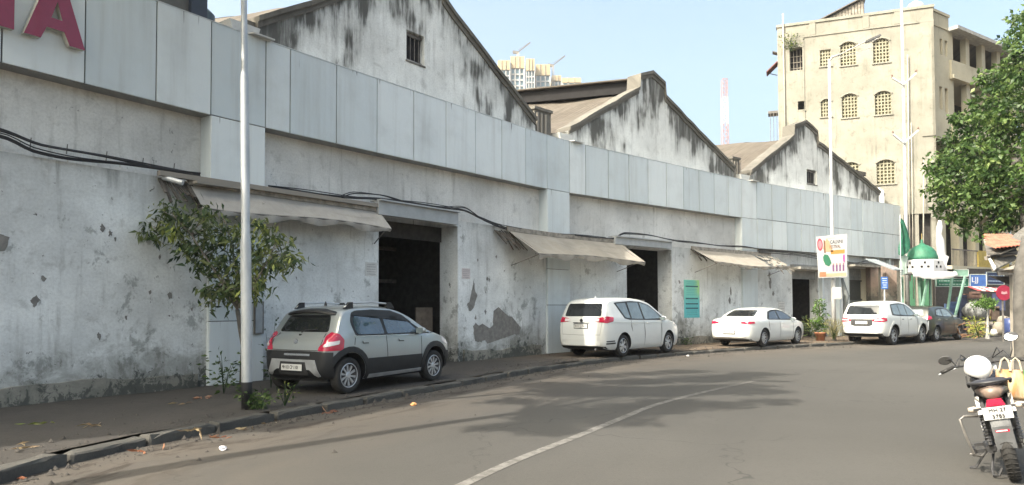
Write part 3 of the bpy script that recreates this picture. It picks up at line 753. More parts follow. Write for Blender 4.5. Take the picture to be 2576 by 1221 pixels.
for i in range(14):
    u = 25.2 + i * 0.08; m.bar(W(u, 0.1, 3.9 - rnd.uniform(0, .2)), W(u + rnd.uniform(0.1, .35), 0.75 + rnd.uniform(-.25, .1), 3.45 - rnd.uniform(-.05, .4)), 0.05, 0.02)
m.build('torn_strip', M['awn2'], a3)
m = MB()
for i in range(8):
    u = 19.95 + i * 0.1; m.bar(W(u, -0.04, 3.95), W(u + rnd.uniform(0, .3), 0.4 + rnd.uniform(-.2, .1), 3.65 - rnd.uniform(-.05, .2)), 0.06, 0.03)
m.build('rotten_slat', M['rot'], a3)

# ------------------------------------------------------------------ cable bundles along the wall
M['cable'] = simple('black_cable_sheath', (0.022, 0.022, 0.025), 0.6, var=0.2)
def cable(pts, label, nw=4, r=0.013, spread=0.035, seed=0):
    rr = random.Random(seed)
    t = thing('cable_bundle', label, 'cable', tuple(W(pts[0][0], -0.02, pts[0][1])))
    xs = [p[0] for p in pts]; zs = [p[1] for p in pts]
    for i in range(nw):
        mb = MB(); off = (rr.uniform(-1, 1) * spread, rr.uniform(0.0, 1) * spread); ph = rr.uniform(0, 6)
        P = []
        for u in np.arange(xs[0], xs[-1], 0.12):
            z = float(pchip(xs, zs, [u])[0]) + off[0] + 0.016 * math.sin(u * 1.7 + ph)
            P.append(W(u, -0.02 + off[1] + (0.04 if z > 4.03 else 0.0), z))
        mb.tube(P, r * rr.uniform(.8, 1.25), 5); mb.build('cable', M['cable'], t, smooth=True)
    return t
c_ = cable([(-6, 4.55), (-3.52, 4.34), (-2.96, 4.22), (-2.03, 4.20), (-0.97, 4.17), (-0.14, 4.17)], 'upper black cables sagging across the wall at the far left', 3, seed=1)
cl2 = cable([(-6, 4.35), (-3.52, 4.22), (-3.08, 4.08), (-2.6, 4.05), (-1.69, 4.10), (-0.97, 4.13), (-0.14, 4.16)], 'lower black cables held by white clips at the far left', 4, seed=2)
for u in (-2.6, -1.75, -1.0, -3.3):
    z = float(pchip([-6, -3.52, -3.08, -2.6, -1.69, -.97, -.14], [4.35, 4.22, 4.08, 4.05, 4.10, 4.13, 4.16], [u])[0])
    b = MB(); b.bar(W(u, 0.03, z - 0.05), W(u, 0.03, z + 0.05), 0.012, 0.012); b.build('clip', M['lside'], cl2)
for u in (-3.0, -2.45, -1.8, -1.15, -0.55):
    b = MB(); b.bar(W(u, -0.33, 4.2), W(u, -0.30, 4.36), 0.012); b.build('nail', M['steel'], c_)
cable([(1.3, 4.14), (2.25, 4.16), (3.24, 4.18), (4.4, 4.25), (5.83, 4.30), (7.38, 4.32), (8.23, 4.17), (9.34, 4.02), (10.97, 3.99), (12.9, 4.03), (14.7, 4.05)], 'black cable bundle running over the first doorway', 4, seed=3)
cable([(3.24, 4.20), (3.59, 4.33), (4.46, 4.38), (5.4, 4.30), (6.6, 4.32), (7.5, 4.42), (8.4, 4.14), (9.5, 3.97)], 'loose looping cable above the first doorway beam', 2, seed=4)
cable([(13.0, 4.03), (14.9, 4.03), (15.7, 4.28), (17.0, 4.30), (19.0, 4.20), (21.8, 4.18), (23.7, 4.22), (26.0, 4.15)], 'black cables over the second doorway', 4, seed=5)
cable([(24.9, 4.1), (27.0, 4.14), (29, 4.05), (31.5, 3.95), (33.0, 3.8), (34.5, 4.0), (36.5, 3.75)], 'tangled cables under the far end of the cladding', 4, seed=6, spread=0.08)

# ------------------------------------------------------------------ small things on the wall
paper = simple('weathered_paper', (0.58, 0.57, 0.54), 0.8, var=0.12)
ink = simple('faded_ink', (0.30, 0.29, 0.29), 0.8)
def notice(u0, u1, z0, z1, label, d=-0.075, lines=5, pm=None, im=None):
    t = thing('paper_notice', label, 'notice', tuple(W((u0 + u1) / 2, d, z0)))
    b = MB(); cbox(b, u0, u1, d - 0.003, d + 0.004, z0, z1); b.build('sheet', pm or paper, t)
    b = MB(); h = z1 - z0
    for i in range(lines):
        z = z1 - h * (i + 0.8) / (lines + 0.6); w = (u1 - u0)
        x = u0 + w * .12
        while x < u1 - w * .14:
            q = rnd.uniform(.03, .09) * w; cbox(b, x, min(x + q, u1 - w * .1), d + 0.004, d + 0.0055, z - h * .03, z + h * .015, 3); x += q + w * .03
    stuff(b.build('printed_lines', im or ink, t)); return t
notice(4.06, 4.42, 2.38, 2.71, 'faded paper notice on the wall just left of the first doorway')
notice(7.55, 7.9, 2.42, 2.71, 'faint pinkish paper notice on the wall right of the first doorway', pm=simple('pinkish_paper', (0.56, 0.50, 0.49), 0.8))
notice(26.9, 27.4, 1.2, 1.85, 'small white printed notice beside the third doorway', d=-0.295)
# turquoise poster with dark lines
t = thing('wall_poster', 'tall turquoise and green poster with dark heading lines on the white wall', 'poster', tuple(W(20.0, -0.07, 1.17)))
k = NT('turquoise_poster_print'); uv = k.vec('UV'); z_ = k.sep(uv)[1]; x_ = k.sep(uv)[0]
nn = k.noise(uv, 9, 4)
c = k.mix(k.rng(z_, 1.6, 2.3), (0.10, 0.42, 0.44), (0.16, 0.50, 0.40)); c = k.mix(k.math('MULTIPLY', k.rng(x_, 20.1, 20.5), k.rng(z_, 1.9, 2.3)), c, (0.30, 0.55, 0.24)); c = k.mix(k.rng(nn, 0.5, 0.8, 0, 0.3), c, (0.4, 0.6, 0.55))
k.col(c, 0.5)
b = MB(); cbox(b, 19.50, 20.56, -0.08, -0.068, 1.18, 2.70); b.build('sheet', k.m, t)
dtp = simple('dark_teal_print', (0.03, 0.10, 0.11), 0.6)
for z in (2.44, 1.95, 1.74, 1.56): b = MB(); cbox(b, 19.60, 20.46, -0.068, -0.0655, z - 0.03, z + 0.03); b.build('heading_line', dtp, t)
b = MB()
for z in (2.62, 2.54, 2.33, 2.26, 2.18, 2.1, 1.85, 1.65, 1.45, 1.38, 1.3): cbox(b, 19.66, 20.40, -0.068, -0.066, z - 0.01, z + 0.01)
stuff(b.build('printed_lines', simple('mid_teal_print', (0.08, 0.28, 0.29), 0.6), t))
# meter box outline on first pillar
t = thing('meter_box', 'narrow grey metal meter box on the clad pillar behind the lamp post', 'meter box', tuple(W(1.07, 0.02, 1.1)))
b = MB(); cbox(b, 0.99, 1.18, 0.006, 0.05, 1.10, 1.74); b.build('box', simple('grey_meter_enamel', (0.34, 0.36, 0.37), 0.5), t)
b = MB(); 
for a in ((0.985, 1.0, 1.09, 1.75), (1.17, 1.19, 1.09, 1.75), (0.985, 1.19, 1.73, 1.75), (0.985, 1.19, 1.09, 1.11)): cbox(b, a[0], a[1], 0.004, 0.058, a[2], a[3])
b.build('frame', M['steel'], t)
# white gutter outlets between the gables
white = simple('white_painted_metal', (0.48, 0.48, 0.46), 0.5, var=0.08)
for u, lab in ((0.95, 'white rainwater hopper on the band edge left of the nearest gable'), (13.0, 'white rainwater hopper between the first and second gables'), (24.5, 'white rainwater hopper between the second and third gables')):
    t = thing('rain_hopper', lab, 'gutter hopper', tuple(W(u, -0.3, 7.2)))
    b = MB(); b.prism([(-.28, 0), (.28, 0), (.36, .28), (-.36, .28)], W(u, -0.75, 7.26), Wdir(u)[0], (0, 0, 1), Wdir(u)[1] * 0.45); b.build('hopper', white, t)
    b = MB(); b.box(W(u + 0.15, 0.0, 7.235), (0.5, 0.3, 0.03), rz=head(u), rx=0.12); b.build('spout', white, t)
# clutter in the valleys between sheds
def tank(u, d, z, r, h, label, mat):
    t = thing('roof_tank', label, 'tank', tuple(W(u, d, z)))
    b = MB(); p = W(u, d, z); b.lathe([(0, 0), (r, 0), (r * 1.03, h * .3), (r, h * .33), (r * 1.03, h * .6), (r, h * .63), (r * .95, h * .92), (r * .5, h), (0, h * 1.02)], c=tuple(p), n=20); b.build('drum', mat, t, smooth=True)
    b = MB(); b.lathe([(0, h), (r * .35, h), (r * .35, h * 1.08), (0, h * 1.08)], c=tuple(p), n=14); b.build('lid', mat, t); return t
tank(0.78, -1.6, 6.6, 0.26, 1.5, 'tall dark drain drum beside the nearest gable eave', simple('dark_teal_tank_plastic', (0.03, 0.05, 0.06), 0.5))
t = thing('valley_masonry', 'blackened masonry stub at the foot of the nearest gable by the hopper', 'masonry block', tuple(W(1.3, -1.0, 6.9)))
b = MB(); cbox(b, 1.1, 1.5, -1.3, -0.55, 6.9, 7.75); b.build('block', M['coping'], t)
for u0, u1, z1, lab in ((11.75, 12.55, 8.2, 'mouldy masonry valley block between the first and second gables'), (24.0, 24.5, 8.25, 'mouldy masonry valley block between the second and third gables')):
    t = thing('valley_masonry', lab, 'masonry block', tuple(W(u0, -0.8, 6.9)))
    b = MB(); cbox(b, u0, u1, -1.6, -0.6, 6.9, z1); b.build('block', M['coping'], t)
    b = MB(); cbox(b, u0 - .05, u1 + .05, -1.65, -0.55, z1, z1 + 0.1); b.build('cap', M['coping'], t)
    for i in range(3):
        b = MB(); b.bar(W(u0 + .1 + .2 * i, -0.58, 7.0), W(u0 + .1 + .2 * i, -0.56, z1 - .1), 0.08, 0.03); b.build('slat', M['timber'], t)

# ------------------------------------------------------------------ street lamps and poles
def lathe_pole(name, segs, x, y, mat, parent):
    b = MB(); b.lathe(segs, c=(x, y, 0), n=18); return b.build(name, mat, parent, smooth=False)
galvp = NT('galvanised_pole_paint'); v_ = galvp.vec('pos', (1, 1, .35)); nz_ = galvp.noise(v_, 6, 6, .65)
galvp.col(galvp.mix(galvp.rng(nz_, .35, .7), (0.36, 0.38, 0.395), (0.48, 0.50, 0.51)), 0.42); galvp.bsdf.inputs['Metallic'].default_value = 0.25; M['pole'] = galvp.m
px_, py_ = -3.92, 10.62
lp = thing('street_lamp', 'tall grey tubular lamp post with a black foot beside the young tree', 'lamp post', (px_, py_, 0.12), group='street lamps')
b = MB(); b.lathe([(0, 0.0), (0.078, 0.0), (0.078, 0.40)], c=(px_, py_, 0.12), n=20); b.build('black_foot', simple('black_pole_paint', (0.02, 0.02, 0.022), 0.6, var=.3), lp, smooth=True)
b = MB(); b.lathe([(0.077, 0.40), (0.077, 2.45), (0.072, 2.5), (0.064, 2.55), (0.062, 4.9), (0.054, 5.0), (0.046, 5.05), (0.040, 9.8), (0, 9.8)], c=(px_, py_, 0.12), n=20); b.build('post', M['pole'], lp, smooth=True)
def lamp_head(x, y, z, dx, dy, L, par, rise=0.35):
    b = MB(); b.tube([(x, y, z - 0.1), (x + dx * L * .35, y + dy * L * .35, z + rise * .45), (x + dx * L, y + dy * L, z + rise)], 0.03, 8); b.build('arm', M['pole'], par, smooth=True)
    a = math.atan2(dy, dx); el = math.atan2(rise * .5, L * .65)
    q = Vector((x + dx * (L + .28), y + dy * (L + .28), z + rise + .28 * math.tan(el)))
    b = MB(); b.box(q, (0.75, 0.26, 0.09), rz=a, ry=-el); h_ = b.build('lantern', simple('dark_grey_lantern', (0.09, 0.09, 0.095), 0.5), par)
    b = MB(); b.box(q - Vector((0, 0, 0.052)), (0.4, 0.2, 0.012), rz=a, ry=-el); b.build('lens', simple('lamp_lens', (0.5, 0.5, 0.48), 0.2), h_)
lamp_head(px_, py_, 9.85, 0.86, -0.5, 1.6, lp)
lp.rotation_euler = (0, R(-0.9), 0)                        # the post leans a little
def pix(px, py, Y):                                        # authoring aid: true position of a far item at distance Y
    c_, s_ = math.cos(ROLL), math.sin(ROLL)
    cy = 775 - 1800 * math.tan(TILT)
    r_ = Vector((1, 0, 0)); u_ = Vector((0, -math.sin(TILT), math.cos(TILT))); f_ = Vector((0, math.cos(TILT), math.sin(TILT)))
    rr, uu = r_ * c_ + u_ * s_, u_ * c_ - r_ * s_
    d = f_ + rr * ((px - 1288) / 1800) - uu * ((py - cy) / 1800)
    return Vector((0, 0, 1.6)) + d * (Y / d.y)
P2 = pix(2092, 500, 31.0); p2x, p2y = P2.x, P2.y
l2 = thing('street_lamp', 'slim white lamp post with a bracket arm and a banner, before the farthest gable', 'lamp post', (p2x, p2y, 0.12), group='street lamps')
ztop = pix(2086, 150, 31.0).z
b = MB(); b.lathe([(0, 0), (0.09, 0), (0.09, 2.6), (0.075, 2.7), (0.075, 6.5), (0.06, 6.6), (0.055, ztop - .12), (0, ztop - .12)], c=(p2x, p2y, 0.12), n=16)
M['polew'] = simple('white_painted_pole', (0.40, 0.40, 0.395), 0.45, var=0.08); b.build('post', M['polew'], l2, smooth=True)
b = MB(); b.tube([(p2x, p2y, ztop - .1), (p2x + .12, p2y, ztop + .1), pix(2112, 138, 31)], 0.045, 8); b.build('elbow', M['polew'], l2, smooth=True)
b = MB(); e0, e1 = pix(2112, 138, 31), pix(2180, 104, 30.6); b.tube([e0, e1], 0.022, 7); b.build('arm', M['polew'], l2, smooth=True)
b = MB(); b.tube([pix(2108, 148, 31), pix(2200, 118, 31.2)], 0.012, 6); b.build('arm', M['polew'], l2, smooth=True)
b = MB(); b.bar(pix(2178, 106, 30.6), pix(2214, 90, 30.5), 0.24, 0.08); hd = b.build('lantern', simple('dark_lantern_shell', (0.1, 0.1, 0.1), .5), l2)
b = MB(); b.bar(pix(2184, 106, 30.6) - Vector((0, 0, .03)), pix(2208, 96, 30.5) - Vector((0, 0, .03)), 0.18, 0.02); b.build('lens', simple('lamp_lens_glass', (0.5, 0.5, 0.48), 0.2), hd)
b = MB(); b.box((p2x + .02, p2y - .13, 1.0), (0.5, 0.45, 1.7)); 
# control box strapped to the post
t = thing('control_box', 'white electrical box strapped to the banner lamp post', 'electrical box', tuple(pix(2106, 748, 30.8)))
b = MB(); q = pix(2107, 738, 30.85); b.box(q, (0.27, 0.16, 0.52)); bo = b.build('box', white, t)
b = MB(); b.box(q + Vector((0.0, -0.085, 0)), (0.22, 0.012, 0.45)); b.build('door', white, t)
b = MB(); b.tube([pix(2118, 700, 31.1), pix(2129, 745, 31.1), pix(2122, 800, 31.1)], [0.05, 0.13, 0.03], 7); tag(b.build('hanging_cloth', simple('grey_rag', (0.13, 0.14, 0.14), 0.9), None, smooth=True), 'dark grey rag hanging behind the white electrical box', 'rag')

# printed banner on the post
def quadmap(c00, c10, c11, c01):
    c00, c10, c11, c01 = map(Vector, (c00, c10, c11, c01))
    return lambda u, v: (c00.lerp(c10, u)).lerp(c01.lerp(c11, u), v)
BN = thing('banner', 'white printed advertising banner with red oval, green bottle and orange strip on the lamp post', 'banner', tuple(pix(2092, 700, 30.7)))
qm = quadmap(pix(2059, 700, 30.7), pix(2131, 697, 30.7), pix(2131, 588, 30.7), pix(2052, 596, 30.7))
nrm = Vector((0, -1, 0))
def bq(poly, mat, name, k_=1, par=None):
    mb = MB(); pp = [qm(u, v) + nrm * 0.004 * k_ for u, v in poly]; bk = [p + Vector((0, 0.003, 0)) for p in pp]; n = len(pp)
    mb.add(pp + bk, [tuple(range(n)), tuple(range(2 * n - 1, n - 1, -1))] + [(i, (i + 1) % n, n + (i + 1) % n, n + i) for i in range(n)])
    return mb.build(name, mat, par or BN)
def rect(u0, v0, u1, v1): return [(u0, v0), (u1, v0), (u1, v1), (u0, v1)]
def oval(cu, cv, a, b_, n=14): return [(cu + a * math.cos(t_), cv + b_ * math.sin(t_)) for t_ in np.linspace(0, 2 * math.pi, n + 1)[:-1]]
def flat(name, c, rough=0.6): return simple(name, c, rough, var=0.05)
sheet = bq(rect(0, 0, 1, 1), flat('white_vinyl', (0.42, 0.42, 0.42)), 'sheet', 0)
bq(oval(.12, .80, .09, .15), flat('print_red', (0.36, 0.05, 0.08)), 'print', 1, sheet)
bq(oval(.12, .80, .06, .10), flat('print_pink', (0.42, 0.2, 0.22)), 'print', 2, sheet)
bq([(.20, .70), (.34, .93), (.42, .86), (.55, .6), (.30, .62)], flat('print_peach', (0.45, 0.29, 0.17)), 'print', 1, sheet)
bq([(.24, .6), (.29, .58), (.29, .88), (.24, .9)], flat('print_brown', (0.18, 0.09, 0.05)), 'print', 2, sheet)
bq([(.20, .50), (.25, .56), (.36, .54), (.42, .46), (.47, .34), (.38, .27), (.26, .31), (.20, .42)], flat('print_green', (0.03, 0.15, 0.08)), 'print', 2, sheet)
bq(rect(.46, .55, .92, .64), flat('print_orange', (0.45, 0.21, 0.05)), 'print', 1, sheet)
bq(rect(.03, .02, .97, .10), flat('print_light_orange', (0.46, 0.32, 0.21)), 'print', 1, sheet)
bq(rect(.05, .03, .27, .14), flat('print_dark_orange', (0.40, 0.16, 0.08)), 'print', 2, sheet)
for i in range(4): bq(rect(.50 + i * .115, .14, .56 + i * .115, .29), flat('print_purple', (0.16, 0.07, 0.16)), 'print', 1, sheet); bq(oval(.53 + i * .115, .31, .025, .02, 8), flat('print_skin', (0.3, 0.17, 0.14)), 'print', 2, sheet)
bq(rect(.86, .36, .93, .52), flat('print_magenta', (0.45, 0.12, 0.35)), 'print', 1, sheet)
def text_mesh(s, size, o, ax, ay, n, mat, name, parent, depth=0.002, align='LEFT', sx=1.0):
    cu = bpy.data.curves.new('txt', 'FONT'); cu.body = s; cu.size = size; cu.extrude = depth; cu.align_x = align; cu.resolution_u = 2
    ob = bpy.data.objects.new('txt', cu); COL.objects.link(ob)
    dg = bpy.context.evaluated_depsgraph_get(); me = bpy.data.meshes.new_from_object(ob.evaluated_get(dg))
    bpy.data.objects.remove(ob); bpy.data.curves.remove(cu)
    o, ax, ay, n = Vector(o), Vector(ax).normalized(), Vector(ay).normalized(), Vector(n).normalized()
    T_ = Matrix(((ax.x * sx, ay.x, n.x, o.x), (ax.y * sx, ay.y, n.y, o.y), (ax.z * sx, ay.z, n.z, o.z), (0, 0, 0, 1)))
    me.name = name; me.materials.clear(); me.materials.append(mat)
    if parent is not None: me.transform(ORG[parent.name].inverted() @ T_)
    else: me.transform(T_)
    ob = bpy.data.objects.new(name, me); COL.objects.link(ob)
    if parent is not None: reparent(ob, parent)
    return ob
inkd = flat('black_ink', (0.03, 0.03, 0.035))
bx = (qm(1, .5) - qm(0, .5)); by = (qm(.5, 1) - qm(.5, 0))
text_mesh('CALNNI', .21, qm(.44, .80) + nrm * .006, bx, by, nrm, inkd, 'lettering', sheet, sx=.72)
text_mesh('FESTIVAL', .20, qm(.42, .69) + nrm * .006, bx, by, nrm, flat('brown_ink', (0.14, 0.07, 0.03)), 'lettering', sheet, sx=.6)
text_mesh('ooo ooooo oooo', .05, qm(.34, .93) + nrm * .006, bx, by, nrm, flat('grey_ink', (0.35, 0.35, 0.36)), 'lettering', sheet, sx=1.1)
text_mesh('3', .2, qm(.84, .42) + nrm * .01, bx, by, nrm, flat('purple_ink', (0.3, 0.05, 0.22)), 'lettering', sheet)
text_mesh('7', .2, qm(.85, .30) + nrm * .01, bx, by, nrm, flat('purple_ink2', (0.3, 0.05, 0.22)), 'lettering', sheet)
b = MB(); b.bar(qm(.02, .98) + Vector((0, .02, 0)), qm(.98, .98) + Vector((0, .02, 0)), 0.03); b.bar(qm(.02, .02) + Vector((0, .02, 0)), qm(.98, .02) + Vector((0, .02, 0)), 0.03); b.build('frame', M['steel'], BN)

# electricity pole with V brackets
EY = 37.0; E0 = pix(2284, 780, EY); E1 = pix(2268, -40, EY)
t = thing('electricity_pole', 'very tall white electricity pole with two V-shaped insulator brackets before the yellow building', 'electricity pole', (E0.x, E0.y, 0.12))
b = MB(); b.lathe([(0, 0), (0.10, 0), (0.095, 8), (0.072, 8.1), (0.06, 20.5), (0, 20.5)], c=(E0.x, E0.y, 0.12), n=14); b.build('post', M['polew'], t, smooth=True)
for (xa, ya, xb, yb, xc, yc) in ((2244, 196, 2272, 213, 2305, 184), (2246, 338, 2274, 360, 2310, 328)):
    b = MB(); a_, m_, c_ = pix(xa, ya, EY - .12), pix(xb, yb, EY - .12), pix(xc, yc, EY - .12); b.bar(a_, m_, .08); b.bar(m_, c_, .08); br = b.build('bracket', M['galv'], t)
    for q in (a_, c_):
        b = MB(); b.lathe([(0, 0), (.05, .02), (.03, .07), (.06, .1), (.03, .15), (0, .2)], c=tuple(q), n=10); b.build('insulator', simple('brown_insulator', (0.16, 0.1, 0.07), .3), br)
for (xa, ya, xb, yb) in ((2299, 290, 2306, 535), (2293, 145, 2306, 560)):
    pass
# blue street sign on a post
t = thing('blue_sign', 'blue rectangular notice sign on a thin post before the brown wall', 'sign', tuple(pix(2225, 830, 33)))
b = MB(); q = pix(2225, 712, 33.0); b.box(q, (0.31, 0.03, 0.56)); sg = b.build('board', simple('blue_enamel', (0.035, 0.11, 0.34), .45), t)
b = MB()
for i, w_ in enumerate((.22, .2, .24, .17, .22)): b.box(q + Vector((0, -0.018, .2 - i * .1)), (w_, .004, .028))
b.build('lettering', simple('pale_sign_ink', (0.55, 0.6, 0.7), .5), sg)
b = MB(); b.bar((q.x + .0, q.y + .03, 0.1), (q.x + .0, q.y + .03, q.z + .2), .05); b.build('post', M['galv'], t)
# white tank and water heater at the end of the frontage
tank(37.0, -0.6, 6.95, 0.26, 1.15, 'upright white cylinder standing at the end of the cladding', simple('white_tank_plastic', (0.74, 0.74, 0.72), .4))
t = thing('roof_store', 'dark weathered rooftop store box behind the end of the cladding', 'rooftop box', tuple(W(35.0, -1.6, 6.9)))
b = MB(); cbox(b, 33.9, 36.4, -2.8, -1.2, 6.8, 8.9); b.build('box', M['gable0'], t)
b = MB(); cbox(b, 33.8, 36.6, -2.9, -1.1, 8.9, 9.1); b.build('cap', M['coping'], t)
for i in range(5):
    b = MB(); cbox(b, 34.2 + i * .42, 34.5 + i * .42, -1.2, -1.15, 7.4, 8.6, 3); b.build('louvre', M['timber'], t)
# ------------------------------------------------------------------ yellow corner building
YC = Vector((23.0, 39.2, 0)); ya = Vector((-.934, .356, 0)).normalized(); yb = Vector((.839, .544, 0)).normalized()
nL = Vector((-.356, -.934, 0)).normalized(); nR = Vector((.544, -.839, 0)).normalized()
bld = thing('corner_building', 'tall faded yellow corner building with arched lattice windows and open verandas', 'building', tuple(YC))
def LB(mb, s0, s1, t0, t1, z0, z1):                        # box on the left face: s along, t outwards
    vs = []; uv = []
    for s_ in (s0, s1):
        for t_ in (t0, t1):
            for z in (z0, z1): vs.append(YC + ya * s_ + nL * t_ + Vector((0, 0, z))); uv.append((s_ + t_, z))
    mb.add(vs, [(0, 1, 3, 2), (4, 6, 7, 5), (0, 4, 5, 1), (2, 3, 7, 6), (0, 2, 6, 4), (1, 5, 7, 3)], uv)
def RB(mb, s0, s1, t0, t1, z0, z1):
    vs = []; uv = []
    for s_ in (s0, s1):
        for t_ in (t0, t1):
            for z in (z0, z1): vs.append(YC + yb * s_ + nR * t_ + Vector((0, 0, z))); uv.append((s_ + t_ + 20, z))
    mb.add(vs, [(0, 1, 3, 2), (4, 6, 7, 5), (0, 4, 5, 1), (2, 3, 7, 6), (0, 2, 6, 4), (1, 5, 7, 3)], uv)
def wall_cols(fn, mb, s_lo, s_hi, z_lo, z_hi, holes, t0, t1):
    """wall slab with rectangular holes"""
    ss = sorted(set([s_lo, s_hi] + [h[0] for h in holes] + [h[1] for h in holes]))
    for a, b in zip(ss[:-1], ss[1:]):
        hs = sorted([h for h in holes if h[0] <= a + 1e-6 and h[1] >= b - 1e-6], key=lambda h: h[2]); z = z_lo
        for h_ in hs:
            fn(mb, a, b, t0, t1, z, h_[2]); z = h_[3]
        fn(mb, a, b, t0, t1, z, z_hi)
W4 = [(6.36, 7.06, 15.47, 16.81, 'open'), (4.84, 5.42, 15.55, 16.50, 'sq'), (3.52, 4.34, 15.45, 16.77, 'arch'), (1.83, 2.65, 15.39, 16.74, 'arch'),
      (6.30, 6.65, 13.12, 13.62, 'vent'), (4.88, 5.42, 12.6, 13.6, 'arch'), (3.50, 4.31, 12.43, 13.77, 'arch'), (1.77, 2.61, 12.43, 13.73, 'arch'),
      (3.49, 4.32, 8.55, 9.82, 'arch'), (1.67, 2.59, 8.5, 9.83, 'arch')]
m = MB(); wall_cols(LB, m, -0.36, 7.72, 6.95, 18.15, W4, -0.35, 0.0); LB(m, 1.6, 7.72, -0.35, 0.0, 0.0, 6.95); m.build('wall', M['yellow'], bld)
cn = MB()
LB(cn, -0.42, 7.78, -0.4, 0.06, 18.15, 18.30); LB(cn, -0.38, 7.74, 0.0, 0.045, 17.36, 17.44); wall_cols(LB, cn, 6.28, 7.73, 7.0, 17.35, [W4[0], W4[4]], 0.0, 0.05)
for s_ in (5.8, 3.0, 1.4): LB(cn, s_ - .16, s_ + .16, 0.0, 0.055, 17.45, 18.14)
LB(cn, -0.36, 0.3, 0.0, 0.05, 11.0, 17.35)
cn.build('cornice', M['yellow'], bld)
for (s0, s1, z0, z1, ty) in W4:
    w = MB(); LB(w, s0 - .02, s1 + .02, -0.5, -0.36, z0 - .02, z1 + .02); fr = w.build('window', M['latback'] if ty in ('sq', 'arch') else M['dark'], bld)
    if ty in ('sq', 'arch'):
        l = MB(); nx = 5 if s1 - s0 > .7 else 4; nz = 7 if z1 - z0 > 1.1 else 5
        cw = (s1 - s0) / nx; ch = (z1 - z0) / nz
        for i in range(nx + 1): LB(l, s0 + cw * i - .028, s0 + cw * i + .028, -0.16, -0.08, z0, z1)
        for i in range(nz + 1): LB(l, s0, s1, -0.155, -0.085, z0 + ch * i - .028, z0 + ch * i + .028)
        LB(l, s0, s1, -0.24, -0.2, z0, z1); l.build('lattice', M['lattice'], fr)
    if ty == 'arch':                                       # segmental head filled with plaster spandrels
        for sg in (0, 1):
            pl = []; N = 8; r_ = (s1 - s0) / 2; rise = 0.2
            for i in range(N + 1):
                f = i / N; pl.append((f, (1 - f) ** 2 * 1.0))
            poly = [(0, 0)] + [(r_ * i / N, 0.0) for i in range(1, N + 1)] + [(r_ * (1 - i / N), -rise * (i / N) ** 2) for i in range(1, N + 1)]
            if sg: o = YC + ya * s0 + nL * -0.2 + Vector((0, 0, z1 + .01)); mb = MB(); mb.prism(poly, o, ya, (0, 0, 1), nL * 0.203)
            else: o = YC + ya * s1 + nL * -0.2 + Vector((0, 0, z1 + .01)); mb = MB(); mb.prism(poly, o, -ya, (0, 0, 1), nL * 0.203)
            mb.build('arch_spandrel', M['yellow'], fr)
        hb = MB()
        N = 8
        for i in range(N):
            f0, f1 = i / N * 2 - 1, (i + 1) / N * 2 - 1; c0 = (s0 + s1) / 2; hw = (s1 - s0) / 2 + .06
            hb.bar(YC + ya * (c0 + f0 * hw) + nL * .015 + Vector((0, 0, z1 + .06 - .2 * f0 * f0)), YC + ya * (c0 + f1 * hw) + nL * .015 + Vector((0, 0, z1 + .06 - .2 * f1 * f1)), .05, .07)
        hb.build('hood_mould', M['yellow'], fr)
    if ty == 'open':
        l = MB()
        for i in range(4): LB(l, s0 + .1 + i * .18, s0 + .13 + i * .18, -.3, -.27, z0, z1)
        for i in range(3): LB(l, s0, s1, -.3, -.27, z0 + .2 + i * .35, z0 + .23 + i * .35)
        l.build('broken_frame', M['timber'], fr)
    sl_ = MB(); LB(sl_, s0 - .08, s1 + .08, 0.0, 0.06, z0 - .08, z0 - .01); sl_.build('sill', M['yellow'], fr)
# lower corner block under the overhang, ground-floor opening on the left face
m = MB(); LB(m, -0.3, 1.6, -0.35, 0.02, 6.72, 6.96); LB(m, 1.30, 1.62, -0.35, 0.02, 0, 6.72); LB(m, -0.3, -0.05, -0.35, 0.0, 0, 6.72); LB(m, 0.55, 0.75, -0.35, -0.02, 0, 6.72); m.build('corner_frame', M['yellow'], bld)
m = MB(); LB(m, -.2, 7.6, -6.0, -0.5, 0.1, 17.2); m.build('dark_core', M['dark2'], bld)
m = MB(); LB(m, 0.0, 1.4, -0.45, -0.4, 0.2, 4.3); m.build('green_door', simple('green_painted_door', (0.05, 0.16, 0.09), 0.6), bld)
# right face: bay then verandas
m = MB(); holes = [(1.45, 1.75, 15.85, 16.75), (2.0, 2.3, 15.85, 16.75), (1.3, 1.62, 12.7, 14.0), (1.9, 2.25, 12.6, 14.0)]
wall_cols(RB, m, 0.3, 2.5, 11.0, 18.15, holes, -0.3, 0.0); RB(m, 0.3, 2.55, -0.35, 0.06, 18.15, 18.3); RB(m, 0.3, 2.5, 0, .05, 17.36, 17.44)
m.build('bay_wall', M['cream'], bld)
for h_ in holes:
    w = MB(); RB(w, h_[0], h_[1], -.34, -.24, h_[2], h_[3]); w.build('window', simple('brown_window_shutter', (0.34, 0.24, 0.16), .7) if h_[2] < 14 else M['lattice'], bld)
RL = 15.0
def floor_slab(z, out=0.25): 
    m = MB(); RB(m, 2.45, RL, -2.5, out, z, z + .22); m.build('balcony_slab', M['cream'], bld)
m = MB(); RB(m, 2.4, RL, -3.0, 0.55, 17.35, 17.55); m.build('veranda_roof', simple('grey_concrete_eave', (0.33, 0.33, 0.31), .9, var=.2), bld)
for z in (14.6, 10.9, 6.9): floor_slab(z)
for (z, zt) in ((14.82, 17.35), (11.12, 14.6), (7.12, 10.9)):
    m = MB(); RB(m, 2.5, RL, 0.0, 0.12, z, z + 0.88); m.build('parapet', M['cream'], bld)
    s_ = 2.5
    while s_ < RL:
        m = MB(); RB(m, s_, s_ + .42, -0.32, 0.0, z, zt); m.build('column', M['cream'], bld); s_ += 1.95
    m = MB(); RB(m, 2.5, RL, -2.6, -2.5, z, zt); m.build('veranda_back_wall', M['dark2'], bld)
s_ = 0.9
